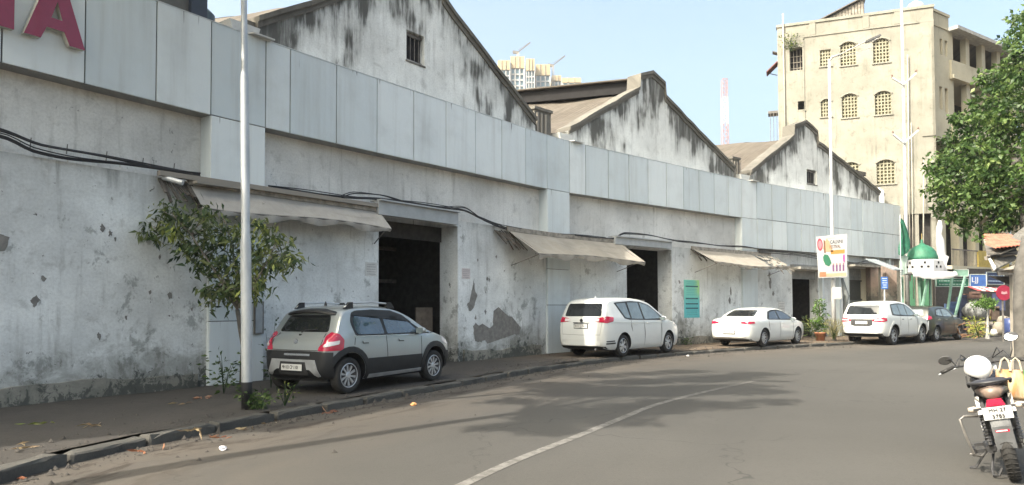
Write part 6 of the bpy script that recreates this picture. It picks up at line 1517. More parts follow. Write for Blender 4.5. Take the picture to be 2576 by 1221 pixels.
class Car:
    def lamp(s, pts, name, mat, off=.012, ang=42, pars=None, rad=.03):
        out = []; c = s.sp['L'] / 2
        for k_, sg in enumerate((-1, 1)):                  # right corner, then left corner
            a = R(-sg * ang); pl = [(-(x - c) * math.sin(a) + sg * y * math.cos(a), z) for x, y, z in pts]
            out.append(s.patch(pl, -sg * ang, name, mat, off=off, rad=rad, res=.05, par=pars[k_] if pars else None))
        return out
    def __init__(s, sp, name, label, cat, loc, rz, group=None):
        s.sp = sp; s.t = thing(name, label, cat, loc, rz, group); bm = car_body(sp); s.bvh = BVHTree.FromBMesh(bm); me = arch_cut(bm, sp); me.name = 'body'
        o = bpy.data.objects.new('body', me); COL.objects.link(o); o.parent = s.t; ORG[o.name] = ORG[s.t.name]; s.body = o
    def add(s, mb, name, mat, par=None, smooth=False): return mb.build(name, mat, par or s.t, smooth=smooth, local=True)
    def patch(s, poly, ang, name, mat, off=.004, res=.07, par=None, rad=0.0, thick=.012, smooth=True, elev=0.0):
        """shape drawn on the view plane facing angle ang, laid on the body surface. side: ang=90 (from the right), -90 (left); rear 0; front 180"""
        if rad: poly = rnd_poly(poly, rad)
        a = R(ang); d = Vector((math.cos(a) * math.cos(elev), math.sin(a) * math.cos(elev), -math.sin(elev))); sx = Vector((-math.sin(a), math.cos(a), 0)); c0 = Vector((s.sp['L'] / 2, 0, 0))
        bm = bmesh.new(); f = bm.faces.new([bm.verts.new((p[0], p[1], 0)) for p in poly]); bmesh.ops.triangulate(bm, faces=[f], ngon_method='EAR_CLIP'); us = [p[0] for p in poly]; vs = [p[1] for p in poly]
        for ax_, lo, hi in ((0, min(us), max(us)), (1, min(vs), max(vs))):
            n = int((hi - lo) / res)
            for i in range(1, n + 1):
                co = [0, 0, 0]; co[ax_] = lo + (hi - lo) * i / (n + 1); no = [0, 0, 0]; no[ax_] = 1
                bmesh.ops.bisect_plane(bm, geom=bm.verts[:] + bm.edges[:] + bm.faces[:], plane_co=co, plane_no=no)
        ok = True; nm = {}
        for v in bm.verts:
            o_ = c0 + sx * v.co.x + Vector((0, 0, v.co.y)) - d * 6
            hit, no, _, _ = s.bvh.ray_cast(o_, d)
            if hit is None:
                hit, no, _, _ = s.bvh.find_nearest(c0 + sx * v.co.x + Vector((0, 0, v.co.y)))
            nm[v.index if False else v] = (hit + no * off, no)
        for v, (h, no) in nm.items(): v.co = h
        be = [e for e in bm.edges if e.is_boundary]; r = bmesh.ops.extrude_edge_only(bm, edges=be)
        ctr = {v: no for v, (h, no) in nm.items()}; newv = [g for g in r['geom'] if isinstance(g, bmesh.types.BMVert)]
        for v in newv:
            src = min((e.other_vert(v) for e in v.link_edges if e.other_vert(v) in ctr), key=lambda q: (q.co - v.co).length, default=None)
            if src: v.co = v.co - ctr[src] * thick
        bmesh.ops.recalc_face_normals(bm, faces=bm.faces)
        me = bpy.data.meshes.new(name); bm.to_mesh(me); bm.free(); me.polygons.foreach_set('use_smooth', [smooth] * len(me.polygons)); me.set_sharp_from_angle(angle=R(40)); me.materials.append(mat)
        # outward check
        o = bpy.data.objects.new(name, me); COL.objects.link(o); par = par or s.t; o.parent = par; ORG[o.name] = ORG[s.t.name]; return o
    def side(s, poly, name, mat, **kw):
        r = []; c = s.sp['L'] / 2; pr = kw.pop('par', None)
        for k_, sg in enumerate((90, -90)):
            pl = [((-(x - c) if sg == 90 else (x - c)), z) for x, z in poly]
            r.append(s.patch(pl, sg, name, mat, par=(pr[k_] if pr else None), **kw))
        return r
    def line(s, pts, w, side=True): # thin closed polygon along polyline
        a = []; b = []
        for i, p in enumerate(pts):
            q0 = Vector(pts[max(0, i - 1)]); q1 = Vector(pts[min(len(pts) - 1, i + 1)]); d = (q1 - q0).normalized(); n = Vector((-d.y, d.x)) * w / 2; a.append(tuple(Vector(p) + n)); b.append(tuple(Vector(p) - n))
        return a + b[::-1]
    def wheels(s, style='multi', rimr=None):
        sp = s.sp; wr = sp['wr']; rr = rimr or wr * .66; w = sp.get('tw', .2)
        tm = MB(); tm.lathe([(rr, -w * .42), (rr + .02, -w * .5), (wr - .035, -w * .5), (wr - .008, -w * .4), (wr, -w * .25), (wr, w * .25), (wr - .008, w * .4), (wr - .035, w * .5), (rr + .02, w * .5), (rr, w * .42)], n=40, axis='Y')
        rm = MB(); rm.lathe([(rr, -w * .42), (rr - .012, -w * .45), (rr - .03, -w * .40), (rr - .035, -w * .1), (0, -w * .1)], n=36, axis='Y')
        dk = MB(); dk.lathe([(rr - .035, -w * .1 - .003), (0, -w * .12)], n=30, axis='Y'); sp_ = MB()
        N = {'multi': 12, 'ten': 10, 'five': 5, 'six': 6}[style]
        for k_ in range(N):
            a = 2 * math.pi * k_ / N; ca, sa = math.cos(a), math.sin(a); ta, tb = Vector((ca, 0, sa)), Vector((-sa, 0, ca))
            w0, w1 = {'multi': (.010, .019), 'ten': (.012, .022), 'five': (.035, .055), 'six': (.028, .045)}[style]
            o = Vector((0, -w * .33, 0)); pl = [(.05, -w0), (rr - .02, -w1), (rr - .02, w1), (.05, w0)]; sp_.prism(pl, o, ta, tb, Vector((0, .025, 0)))
        sp_.lathe([(0, -w * .38), (.04, -w * .38), (.06, -w * .33), (.06, -w * .2)], n=16, axis='Y')
        sp_.lathe([(rr - .028, -w * .40), (rr - .012, -w * .455), (rr, -w * .43)], n=36, axis='Y')
        meshes = None
        for (x, sg) in ((sp['xr'], -1), (sp['xr'], 1), (sp['xf'], -1), (sp['xf'], 1)):
            if meshes is None:
                tmp = [mb.build(nn_, mt, None, smooth=sm_, local=True) for mb, nn_, mt, sm_ in ((tm, 'tyre', M['tyre'], True), (rm, 'rim', M['alloyd'], True), (sp_, 'spokes', M['alloy'], False))]; meshes = [q.data for q in tmp]
                meshes[0].set_sharp_from_angle(angle=R(40))
                for q in tmp: bpy.data.objects.remove(q)
            wo_ = bpy.data.objects.new('wheel', meshes[1]); COL.objects.link(wo_); wo_.parent = s.t; ORG[wo_.name] = ORG[s.t.name]
            wo_.location = (x, sg * (sp['W'] / 2 - w * .5 - sp.get('inset', .035)), wr); wo_.rotation_euler = (0, rnd.uniform(0, 1), 0 if sg < 0 else math.pi)
            for me, nm in ((meshes[0], 'tyre'), (meshes[2], 'rim')):
                q = bpy.data.objects.new(nm, me); COL.objects.link(q); q.parent = wo_
    def mirror(s, x, z, y, mat, size=(.16, .2, .14)):
        for sg in (-1, 1):
            m = MB(); bmv = bmesh.new(); bmesh.ops.create_icosphere(bmv, subdivisions=3, radius=.5)
            for v in bmv.verts: v.co = Vector((v.co.x * size[0] * (1.25 if v.co.x > 0 else .7), v.co.y * size[1], v.co.z * size[2]))
            bmv.verts.index_update(); m.add([(v.co.x + x, v.co.y + sg * (y + size[1] * .45), v.co.z + z) for v in bmv.verts], [tuple(v.index for v in f.verts) for f in bmv.faces]); bmv.free(); mo = s.add(m, 'mirror', mat, smooth=True)
            m = MB(); m.box((x - size[0] * .36, sg * (y + size[1] * .45), z), (.012, size[1] * .78, size[2] * .72)); s.add(m, 'mirror_glass', M['glass_l'], mo); m = MB(); m.bar((x + .02, sg * (y - .06), z - .06), (x, sg * (y + .06), z - .03), .05, .03); s.add(m, 'mirror_stalk', M['trim'], mo)
    def plate(s, y, z, txt, w=.5, h=.11, x=None, mat=None):
        d = Vector((1, 0, 0)); hit, no, _, _ = s.bvh.ray_cast(Vector((-3, y, z)), d); x0 = (hit.x if hit else 0) - .02 if x is None else x
        m = MB(); m.box((x0, y, z), (.014, w + .03, h + .03)); fr = s.add(m, 'plate_holder', M['trim']); m = MB(); m.box((x0 - .009, y, z), (.006, w, h)); p = s.add(m, 'number_plate', mat or M['plate'], fr)
        o = text_mesh(txt, h * .82, (x0 - .0135, y + w * .46, z - h * .27), (0, -1, 0), (0, 0, 1), (-1, 0, 0), flat_ink, 'plate_lettering', None, sx=w * .92 / (len(txt) * h * .47)); o.parent = fr; return p
    def underbody(s, z0=.2):
        sp = s.sp; m = MB(); m.box((sp['L'] / 2, 0, z0 + .1), (sp['L'] - .7, sp['W'] - .45, .16)); s.add(m, 'underbody', M['trim'])
flat_ink = flat('plate_ink', (0.02, 0.02, 0.022))
def heading_loc(near_rear, deg, xr, half):                 # body origin (rear end, centre line) from the near rear tyre contact
    a = R(deg); f = Vector((math.cos(a), math.sin(a), 0)); l = Vector((-math.sin(a), math.cos(a), 0)); return Vector(near_rear) + l * half - f * xr
def corner_patch(c, poly, name, mat, ang=50, **kw):
    """patch wrapping both rear corners; poly in coordinates of the 45-degree view: s positive towards the middle of the tail"""
    out = []
    for sg in (-1, 1):
        pl = [(-sg * p[0] if True else 0, p[1]) for p in poly]; out.append(c.patch(pl, -sg * ang * 1.0 if sg > 0 else ang, name, mat, **kw))
    return out

# ---- silver crossover hatchback
sp = dict(x0=.2, L=3.895, W=1.735, wr=.315, xr=.70, xf=3.16, paint=M['silver'], tw=.2, rc=.10, tum=.26, bulge=.04,
    top=[(.2, .60), (.206, .70), (.225, .82), (.26, .92), (.30, .98), (.40, 1.055), (.48, 1.18), (.58, 1.35), (.66, 1.45), (.74, 1.485), (.95, 1.525), (1.4, 1.545), (1.9, 1.525), (2.2, 1.47), (2.5, 1.36), (2.85, 1.17), (3.05, 1.075), (3.3, 1.01), (3.55, .93), (3.75, .82), (3.85, .68), (3.885, .58), (3.895, .52)],
    bot=[(.2, .38), (.28, .30), (.5, .24), (1.2, .2), (2.8, .2), (3.5, .22), (3.8, .26), (3.895, .34)], plan=[(.2, .74), (.225, .80), (.27, .855), (.34, .91), (.46, .96), (.7, .995), (1.2, 1), (2.6, 1), (3.2, .985), (3.5, .95), (3.7, .88), (3.82, .78), (3.895, .62)],
    belt=[(0, 1.0), (.4, 1.02), (1.5, .99), (2.7, .955), (3.9, .93)])
loc = heading_loc((-2.87, 12.53, .12), 59.6, sp['xr'], sp['W'] / 2 - .08)
c = Car(sp, 'parked_hatchback', 'silver crossover hatchback with black lower cladding parked on the pavement by the first doorway', 'car', loc, R(59.6), 'cars parked along the factory wall')
c.wheels('ten', .215)
c.side([(.30, 1.05), (.50, 1.02), (.84, .995), (2.9, .975), (2.55, 1.17), (2.2, 1.36), (1.9, 1.435), (1.4, 1.455), (1.0, 1.445), (.86, 1.41), (.78, 1.25)][2:], 'window_surround', M['trim'], off=.003, rad=.05)
c.side([(.90, 1.02), (.87, 1.10), (.85, 1.24), (.93, 1.375), (1.10, 1.415), (1.55, 1.425), (1.62, 1.01)], 'window', M['glass_b'], off=.008, rad=.045)
c.side([(1.70, 1.01), (1.65, 1.42), (1.92, 1.40), (2.18, 1.325), (2.46, 1.17), (2.66, 1.01)], 'window', M['glass_b'], off=.008, rad=.03)
c.side([(.80, .985), (.80, .997), (2.9, .972), (2.9, .96)], 'chrome_strip', M['chrome'], off=.006)
c.side([(.84, 1.36), (.94, 1.435), (1.4, 1.458), (1.92, 1.438), (2.25, 1.35), (2.48, 1.21), (2.2, 1.318), (1.90, 1.393), (1.4, 1.415), (1.0, 1.40), (.9, 1.35)], 'rain_visor', M['trim'], off=.016)
c.patch([(-.60, 1.07), (-.50, 1.36), (.50, 1.36), (.60, 1.07)], 0, 'rear_window', M['glass'], off=.006, rad=.06, elev=.0)
c.side([(0.0, .28), (0, .62), (.20, .64), (.36, .66), (.44, .72), (.60, .775), (.80, .77), (.98, .70), (1.10, .56), (2.72, .53), (2.82, .68), (3.0, .775), (3.2, .775), (3.38, .72), (3.5, .6), (3.885, .52), (3.88, .30), (3.5, .22), (.5, .22)], 'side_cladding', M['trim'], off=.014, res=.05) if False else None
# black lower cladding built as separate bands so the arches stay open
def arch_band(x, r0, r1, a0=-14, a1=194, n=16, z=.335): return [(x + r1 * math.cos(R(a)), max(.21, z + r1 * math.sin(R(a)))) for a in np.linspace(a0, a1, n)] + [(x + r0 * math.cos(R(a)), max(.21, z + r0 * math.sin(R(a)))) for a in np.linspace(a1, a0, n)]
for xw in (.70, 3.16): c.side(arch_band(xw, .385, .485), 'arch_moulding', M['trim'], off=.018, res=.06)
c.side([(1.14, .215), (1.14, .59), (2.70, .585), (2.70, .215)], 'door_cladding', M['trim'], off=.010)
c.side([(0.23, .33), (0.21, .70), (.32, .70), (.33, .6), (.32, .27)], 'bumper_side', M['trim'], off=.013)
c.side([(3.53, .27), (3.50, .62), (3.70, .60), (3.86, .54), (3.86, .33)], 'bumper_side', M['trim'], off=.013)
c.side([(1.16, .245), (1.17, .305), (2.68, .315), (2.70, .262)], 'sill_strip', M['alloy'], off=.026)
c.patch([(-.78, .30), (-.79, .73), (-.5, .745), (.5, .745), (.79, .73), (.78, .30)], 0, 'rear_bumper', M['trim'], off=.022, res=.06)
c.patch([(-.62, .34), (-.52, .60), (.52, .60), (.62, .34), (.56, .33), (.40, .43), (-.40, .43), (-.56, .33)], 0, 'bumper_guard', M['alloy'], off=.034, res=.06)
c.patch([(-.35, .36), (-.30, .56), (.30, .56), (.35, .36)], 0, 'plate_recess', M['alloyd'], off=.038)
c.patch([(-.40, .665), (-.40, .70), (.22, .70), (.22, .665)], 0, 'badge_strip', M['chrome'], off=.03)
c.plate(0, .465, 'MH 03 CP 1101', .50, .11, x=.15)
q = c.lamp([(.52, .85, .76), (.54, .85, .94), (.44, .83, 1.04), (.33, .76, 1.07), (.28, .68, 1.00), (.26, .64, .88), (.24, .56, .82), (.22, .55, .75)], 'tail_lamp', M['redlamp'])
c.lamp([(.42, .84, .865), (.44, .84, .93), (.30, .72, .90), (.27, .64, .845), (.27, .64, .815)], 'clear_lens', M['clearlamp'], off=.018, pars=q, rad=.015)
# spoiler, wiper, badge, rails, mirrors, handles, seams
m = MB(); vs = []; fs = []
for i in range(13):
    y = -.58 + 1.16 * i / 12; k_ = 1 - (abs(y) / .58) ** 4 * .35; x0 = .72; x1 = .50 + .10 * (abs(y) / .58) ** 3; zt_ = 1.475 - .055 * (abs(y) / .58) ** 2
    vs += [(x0, y, zt_ + .012), (x1, y, zt_ - .02), (x1 - .008, y, zt_ - .055), (x0 - .06, y, zt_ - .08)]
for i in range(12):
    for j in range(4): fs.append((i * 4 + j, i * 4 + (j + 1) % 4, i * 4 + 4 + (j + 1) % 4, i * 4 + 4 + j))
fs += [(0, 1, 2, 3), (51, 50, 49, 48)]; m.add(vs, fs); c.add(m, 'spoiler', M['trim'], smooth=False)
m = MB(); m.tube([(.37, 0, 1.06), (.41, -.05, 1.10), (.43, -.33, 1.12)], .010, 6); c.add(m, 'wiper', M['trim'])
m = MB(); m.lathe([(0, 0), (.045, 0), (.045, -.012), (0, -.012)], n=18, axis='Y', M=Matrix.Rotation(R(-90), 4, 'Z')); m.v = [(v[0] + .245, v[1], v[2] + .91) for v in m.v]; c.add(m, 'badge', M['chrome'])
m = MB(); m.box((.345, 0, 1.02), (.02, .05, .03)); c.add(m, 'lock', M['trim'])
for sg in (-1, 1):
    m = MB(); m.tube([(.80, sg * .60, 1.50), (.96, sg * .605, 1.575), (1.5, sg * .61, 1.595), (1.95, sg * .60, 1.57), (2.12, sg * .58, 1.51)], .017, 8); rl = c.add(m, 'roof_rail', M['alloy'], smooth=True)
    for (xa, xb) in ((.78, .99), (1.92, 2.14)):
        m = MB(); m.prism([(xa, 1.475), (xb, 1.475), (xb - (.0 if xa < 1 else .1), 1.595), (xa + (.12 if xa < 1 else .0), 1.59)], (0, sg * .605 - .028, 0), (1, 0, 0), (0, 0, 1), (0, .056, 0)); c.add(m, 'rail_foot', M['trim'], rl)
c.mirror(2.62, 1.045, .82, M['silver'])
for x in (1.0, 2.0):
    c.side([(x, .87), (x, .905), (x + .17, .90), (x + .17, .867)], 'door_handle', M['silver'], off=.03, rad=.012); c.side([(x + .01, .855), (x + .01, .90), (x + .16, .895), (x + .16, .852)], 'handle_recess', M['seam'], off=.004)
for ln in ([(1.66, .99), (1.665, .6), (1.66, .3)], [(2.72, .97), (2.70, .75), (2.66, .3)], [(.83, .97), (.80, .84)], [(3.15, .99), (2.95, 1.0), (2.80, .98)]): c.side(c.line(ln, .012), 'door_seam', M['seam'], off=.0025)
c.patch(c.line([(-.56, 1.05), (-.60, .92), (-.58, .76), (0, .755), (.58, .76), (.60, .92), (.56, 1.05)], .012), 0, 'tailgate_seam', M['seam'], off=.0025)
c.side([(3.42, .80), (3.40, .90), (3.66, .86), (3.82, .74), (3.7, .70)], 'headlamp', M['clearlamp'], off=.008, rad=.03)
c.patch([(-.60, 1.06), (-.50, 1.40), (.50, 1.40), (.60, 1.06)], 180, 'windscreen', M['glass'], off=.005, rad=.05)
m = MB(); m.lathe([(0, .0), (.03, 0), (.015, .06), (0, .09)], c=(.95, 0, 1.53), n=8); c.add(m, 'roof_aerial', M['trim'])
c.underbody(.2)

def generic_car(sp, name, label, cat, near_rear, deg, win, rear, lamp, plate, extra=None, group='cars parked along the factory wall', glass='glass', wheel='six', rimr=None, side_glass='glass_l', mir=(0, 0)):
    loc = heading_loc(near_rear, deg, sp['xr'], sp['W'] / 2 - .1); c = Car(sp, name, label, cat, loc, R(deg), group); c.wheels(wheel, rimr)
    c.side(win[0], 'window_surround', M['trim'], off=.003, rad=.04)
    for w in win[1:]: c.side(w, 'window', M[side_glass], off=.008, rad=.025)
    c.patch(rear, 0, 'rear_window', M[glass], off=.006, rad=.06)
    q = None
    for i, (pl, mt) in enumerate(lamp): q = c.lamp(pl, 'tail_lamp' if i == 0 else 'lamp_lens', M[mt], off=.010 + .005 * i, pars=q, rad=.02)
    c.plate(*plate); c.underbody(sp.get('ub', .2)); c.mirror(mir[0], mir[1], sp['W'] / 2 - .06, sp['paint'])
    return c
# ---- white people carrier
sp = dict(L=4.735, W=1.83, wr=.335, xr=.98, xf=3.73, paint=M['carwhite'], tw=.21, rc=.10, tum=.22, gap=.055,
    top=[(0, .62), (.006, .72), (.02, .88), (.04, .98), (.07, 1.12), (.14, 1.30), (.24, 1.54), (.33, 1.68), (.45, 1.735), (.9, 1.78), (1.6, 1.795), (2.2, 1.765), (2.7, 1.67), (3.1, 1.47), (3.5, 1.25), (3.7, 1.15), (4.1, 1.06), (4.4, .97), (4.6, .83), (4.70, .66), (4.735, .55)],
    bot=[(0, .36), (.1, .27), (.4, .22), (1.2, .2), (3.6, .2), (4.4, .2), (4.735, .3)], plan=[(0, .80), (.03, .86), (.08, .90), (.2, .95), (.5, .99), (1, 1), (3.4, 1), (3.9, .98), (4.3, .93), (4.55, .84), (4.68, .72), (4.735, .6)],
    belt=[(0, 1.12), (1, 1.12), (2.5, 1.07), (3.6, 1.05), (4.7, .95)])
c = generic_car(sp, 'parked_people_carrier', 'white people carrier with red wraparound tail lamps parked under the second awning', 'car', (3.30, 21.56, .12), 49.0,
    [[(.66, 1.62), (.80, 1.64), (1.6, 1.68), (2.2, 1.655), (2.66, 1.56), (3.05, 1.36), (3.45, 1.12), (3.42, 1.07), (2.4, 1.085), (1.30, 1.11), (1.05, 1.15)],
     [(.76, 1.595), (1.28, 1.625), (1.38, 1.15), (1.10, 1.18)], [(1.46, 1.14), (1.40, 1.63), (2.02, 1.635), (2.12, 1.12)], [(2.22, 1.115), (2.12, 1.63), (2.6, 1.545), (3.0, 1.345), (3.26, 1.13)]],
    [(-.66, 1.22), (-.60, 1.60), (.60, 1.60), (.66, 1.22)], [([(.42, .90, 1.19), (.40, .90, 1.07), (.12, .86, 1.02), (.06, .72, 1.04), (.04, .50, 1.06), (.04, .50, 1.15), (.08, .70, 1.19), (.15, .84, 1.22)], 'redlamp')], (0, .93, 'MH 01 CJ 7242', .48, .11), mir=(3.28, 1.13))
c.patch([(-.62, 1.07), (-.62, 1.15), (-.40, 1.14), (-.40, 1.07)], 0, 'clear_lens', M['clearlamp'], off=.017); c.patch([(.40, 1.07), (.40, 1.14), (.62, 1.15), (.62, 1.07)], 0, 'clear_lens', M['clearlamp'], off=.017)
c.patch([(-.30, 1.015), (-.30, 1.035), (.30, 1.035), (.30, 1.015)], 0, 'chrome_strip', M['seam'], off=.014); c.patch(c.line([(-.70, 1.18), (-.72, 1.0), (-.68, .68), (0, .665), (.68, .68), (.72, 1.0), (.70, 1.18)], .012), 0, 'tailgate_seam', M['seamw'], off=.0025)
m = MB(); m.lathe([(0, 0), (.05, 0), (.05, -.012), (0, -.012)], n=18, axis='Y', M=Matrix.Rotation(R(-90), 4, 'Z')); m.v = [(v[0] + .04, v[1], v[2] + 1.10) for v in m.v]; c.add(m, 'badge', M['alloyd'])
c.side([(.12, .40), (.12, .44), (.50, .45), (.50, .41)], 'reflector', M['seam'], off=.012); c.side([(.12, .47), (.12, .50), (.46, .51), (.46, .48)], 'bumper_slot', M['seam'], off=.012)
c.patch([(-.80, .22), (-.80, .34), (.80, .34), (.80, .22)], 0, 'lower_bumper', M['trim'], off=.012)
for ln in ([(1.40, 1.12), (1.38, .9), (1.45, .75)], [(2.15, 1.11), (2.20, .7), (2.16, .3)], [(3.22, 1.09), (3.25, .8), (3.18, .3)]): c.side(c.line(ln, .011), 'door_seam', M['seamw'], off=.0025)
for x in (1.50, 2.30): c.side([(x, .98), (x, 1.01), (x + .19, 1.005), (x + .19, .978)], 'door_handle', M['carwhite'], off=.03, rad=.01)
c.side([(.35, 1.035), (.35, 1.05), (3.3, 1.0), (3.3, .988)], 'crease', M['carwhite'], off=.012)
c.side([(4.18, .88), (4.15, 1.0), (4.45, .93), (4.62, .80), (4.5, .78)], 'headlamp', M['clearlamp'], off=.008, rad=.03)
m = MB(); m.prism([(0, 0), (.16, 0), (.03, .07)], (.75, -.008, 1.77), (1, 0, 0), (0, 0, 1), (0, .016, 0)); c.add(m, 'roof_fin', M['carwhite'])
m = MB(); m.tube([(.15, -.5, .26), (.02, -.5, .25)], .03, 8); c.add(m, 'exhaust', M['chrome'])
# ---- white saloon
sp = dict(L=4.825, W=1.82, wr=.325, xr=1.05, xf=3.825, paint=M['carwhite'], tw=.21, rc=.11, tum=.36, gap=.045,
    top=[(0, .60), (.01, .74), (.03, .88), (.06, .97), (.12, 1.04), (.3, 1.075), (.6, 1.10), (.72, 1.125), (1.0, 1.25), (1.35, 1.385), (1.7, 1.45), (2.2, 1.47), (2.6, 1.45), (2.95, 1.37), (3.35, 1.20), (3.65, 1.06), (3.8, 1.02), (4.2, .95), (4.5, .87), (4.7, .74), (4.79, .6), (4.825, .5)],
    bot=[(0, .36), (.15, .25), (.5, .2), (1.2, .18), (3.6, .18), (4.4, .18), (4.825, .28)], plan=[(0, .74), (.03, .80), (.1, .87), (.25, .93), (.6, .98), (1.1, 1), (3.4, 1), (4, .98), (4.4, .91), (4.65, .8), (4.77, .68), (4.825, .56)],
    belt=[(0, .95), (1, .97), (2.5, .95), (3.8, .92), (4.8, .85)])
c = generic_car(sp, 'parked_saloon', 'low white saloon car parked under the torn awning beside the turquoise poster', 'car', (9.43, 26.93, .12), 43.6,
    [[(1.30, 1.03), (1.55, 1.30), (1.9, 1.37), (2.4, 1.385), (2.85, 1.31), (3.25, 1.14), (3.5, 1.0), (3.4, .965), (2.4, .985), (1.4, 1.0)],
     [(1.45, 1.03), (1.64, 1.27), (2.16, 1.34), (2.22, 1.015)], [(2.32, 1.01), (2.26, 1.34), (2.75, 1.285), (3.1, 1.15), (3.3, 1.01)]],
    [(-.60, 1.13), (-.50, 1.36), (.50, 1.36), (.60, 1.13)], [([(.36, .87, .87), (.30, .87, .94), (.1, .78, .955), (.06, .62, .95), (.05, .44, .92), (.05, .44, .87), (.08, .70, .85)], 'redlamp')], (0, .74, '', .01, .01) if False else (0, .55, 'MH 02 BR 41', .46, .10), wheel='ten', mir=(3.3, 1.0), side_glass='glass', glass='glass')
c.patch([(-.40, .885), (-.40, .905), (.40, .905), (.40, .885)], 0, 'chrome_strip', M['chrome'], off=.012)
for ln in ([(1.40, 1.0), (1.36, .8), (1.42, .6)], [(2.27, .99), (2.3, .6), (2.26, .28)], [(3.38, .96), (3.4, .7), (3.33, .28)]): c.side(c.line(ln, .011), 'door_seam', M['seamw'], off=.0025)
c.patch(c.line([(-.74, .98), (-.70, .72), (0, .70), (.70, .72), (.74, .98)], .011), 0, 'boot_seam', M['seamw'], off=.0025)
for x in (1.48, 2.42): c.side([(x, .84), (x, .87), (x + .19, .865), (x + .19, .838)], 'door_handle', M['carwhite'], off=.028, rad=.01)
c.patch([(-.78, .22), (-.78, .30), (.78, .30), (.78, .22)], 0, 'lower_bumper', M['trim'], off=.01)
c.side([(4.30, .78), (4.24, .88), (4.55, .81), (4.68, .72)], 'headlamp', M['clearlamp'], off=.008, rad=.02)
# ---- white off-roader
sp = dict(L=4.705, W=1.84, wr=.385, xr=.99, xf=3.74, paint=M['carwhite'], tw=.25, rc=.10, tum=.24, gap=.08, ah=.03, ub=.34,
    top=[(0, .72), (.006, .84), (.02, 1.0), (.05, 1.16), (.09, 1.24), (.2, 1.47), (.3, 1.66), (.40, 1.75), (.55, 1.80), (1, 1.835), (1.8, 1.85), (2.3, 1.82), (2.65, 1.73), (3.0, 1.54), (3.3, 1.33), (3.45, 1.24), (3.8, 1.18), (4.2, 1.12), (4.45, 1.02), (4.6, .88), (4.68, .76), (4.705, .66)],
    bot=[(0, .50), (.1, .42), (.4, .36), (1.2, .33), (3.6, .33), (4.4, .36), (4.705, .46)], plan=[(0, .82), (.03, .87), (.08, .91), (.2, .96), (.5, 1), (3.4, 1), (3.9, .99), (4.3, .95), (4.55, .85), (4.66, .74), (4.705, .62)],
    belt=[(0, 1.22), (1, 1.2), (2.5, 1.16), (3.5, 1.13), (4.7, 1.05)])
c = generic_car(sp, 'parked_offroader', 'tall white off-roader with high rear glass parked beyond the banner lamp post', 'car', (15.85, 29.85, 0), 38.5,
    [[(.85, 1.24), (.92, 1.62), (1.0, 1.70), (1.8, 1.745), (2.3, 1.70), (2.62, 1.60), (2.95, 1.42), (3.22, 1.22), (3.2, 1.17), (1.5, 1.20)],
     [(1.0, 1.27), (1.02, 1.66), (1.55, 1.69), (1.6, 1.25)], [(1.66, 1.25), (1.61, 1.69), (2.2, 1.68), (2.25, 1.22)], [(2.33, 1.22), (2.28, 1.66), (2.6, 1.56), (2.9, 1.39), (3.08, 1.22)]],
    [(-.70, 1.27), (-.63, 1.66), (.63, 1.66), (.70, 1.27)], [([(.34, .90, 1.0), (.32, .90, 1.12), (.1, .84, 1.15), (.05, .62, 1.12), (.04, .44, 1.07), (.04, .44, .99), (.08, .70, .96)], 'redlamp'), ([(.2, .86, 1.04), (.08, .76, 1.03), (.05, .50, 1.02), (.05, .5, 1.06), (.08, .76, 1.08)], 'clearlamp')], (0, .94, 'MH 43 AL 902', .50, .12), mir=(3.05, 1.24))
c.patch([(-.45, .84), (-.45, 1.08), (.45, 1.08), (.45, .84), (.3, .79), (-.3, .79)], 0, 'plate_recess', M['alloyd'], off=.006)
c.patch([(-.80, .40), (-.80, .50), (.80, .50), (.80, .40)], 0, 'lower_bumper', M['trim'], off=.012)
c.patch(c.line([(-.74, 1.2), (-.74, .98), (-.70, .70), (0, .69), (.70, .70), (.74, .98), (.74, 1.2)], .012), 0, 'tailgate_seam', M['seamw'], off=.0025)
for xw in (.99, 3.74): c.side(arch_band(xw, .47, .56, z=.41), 'wheel_flare', M['carwhite'], off=.03, res=.06)
c.side([(1.52, .34), (1.52, .43), (3.2, .43), (3.2, .34)], 'side_step', M['alloy'], off=.03)
for ln in ([(1.58, 1.2), (1.56, .9), (1.5, .78)], [(2.26, 1.18), (2.3, .8), (2.26, .45)], [(3.2, 1.16), (3.25, .9), (3.18, .45)]): c.side(c.line(ln, .011), 'door_seam', M['seamw'], off=.0025)
for x in (1.65, 2.42): c.side([(x, 1.05), (x, 1.08), (x + .19, 1.075), (x + .19, 1.048)], 'door_handle', M['chrome'], off=.028, rad=.01)
# ---- dark compact off-roader
sp = dict(L=4.27, W=1.78, wr=.345, xr=.82, xf=3.41, paint=M['darkpaint'], tw=.22, rc=.10, tum=.24, gap=.06, ub=.24,
    top=[(0, .70), (.006, .82), (.02, .95), (.05, 1.06), (.10, 1.16), (.2, 1.34), (.32, 1.52), (.42, 1.58), (.6, 1.61), (1.2, 1.645), (1.8, 1.64), (2.2, 1.58), (2.6, 1.42), (2.9, 1.22), (3.05, 1.14), (3.5, 1.07), (3.9, .98), (4.12, .84), (4.23, .7), (4.27, .6)],
    bot=[(0, .42), (.1, .32), (.4, .27), (1.2, .24), (3.2, .24), (3.9, .27), (4.27, .36)], plan=[(0, .80), (.03, .86), (.1, .91), (.3, .97), (.6, 1), (3, 1), (3.5, .98), (3.9, .92), (4.1, .84), (4.22, .72), (4.27, .6)],
    belt=[(0, 1.1), (1, 1.12), (2.5, 1.07), (3.2, 1.03), (4.2, .95)])
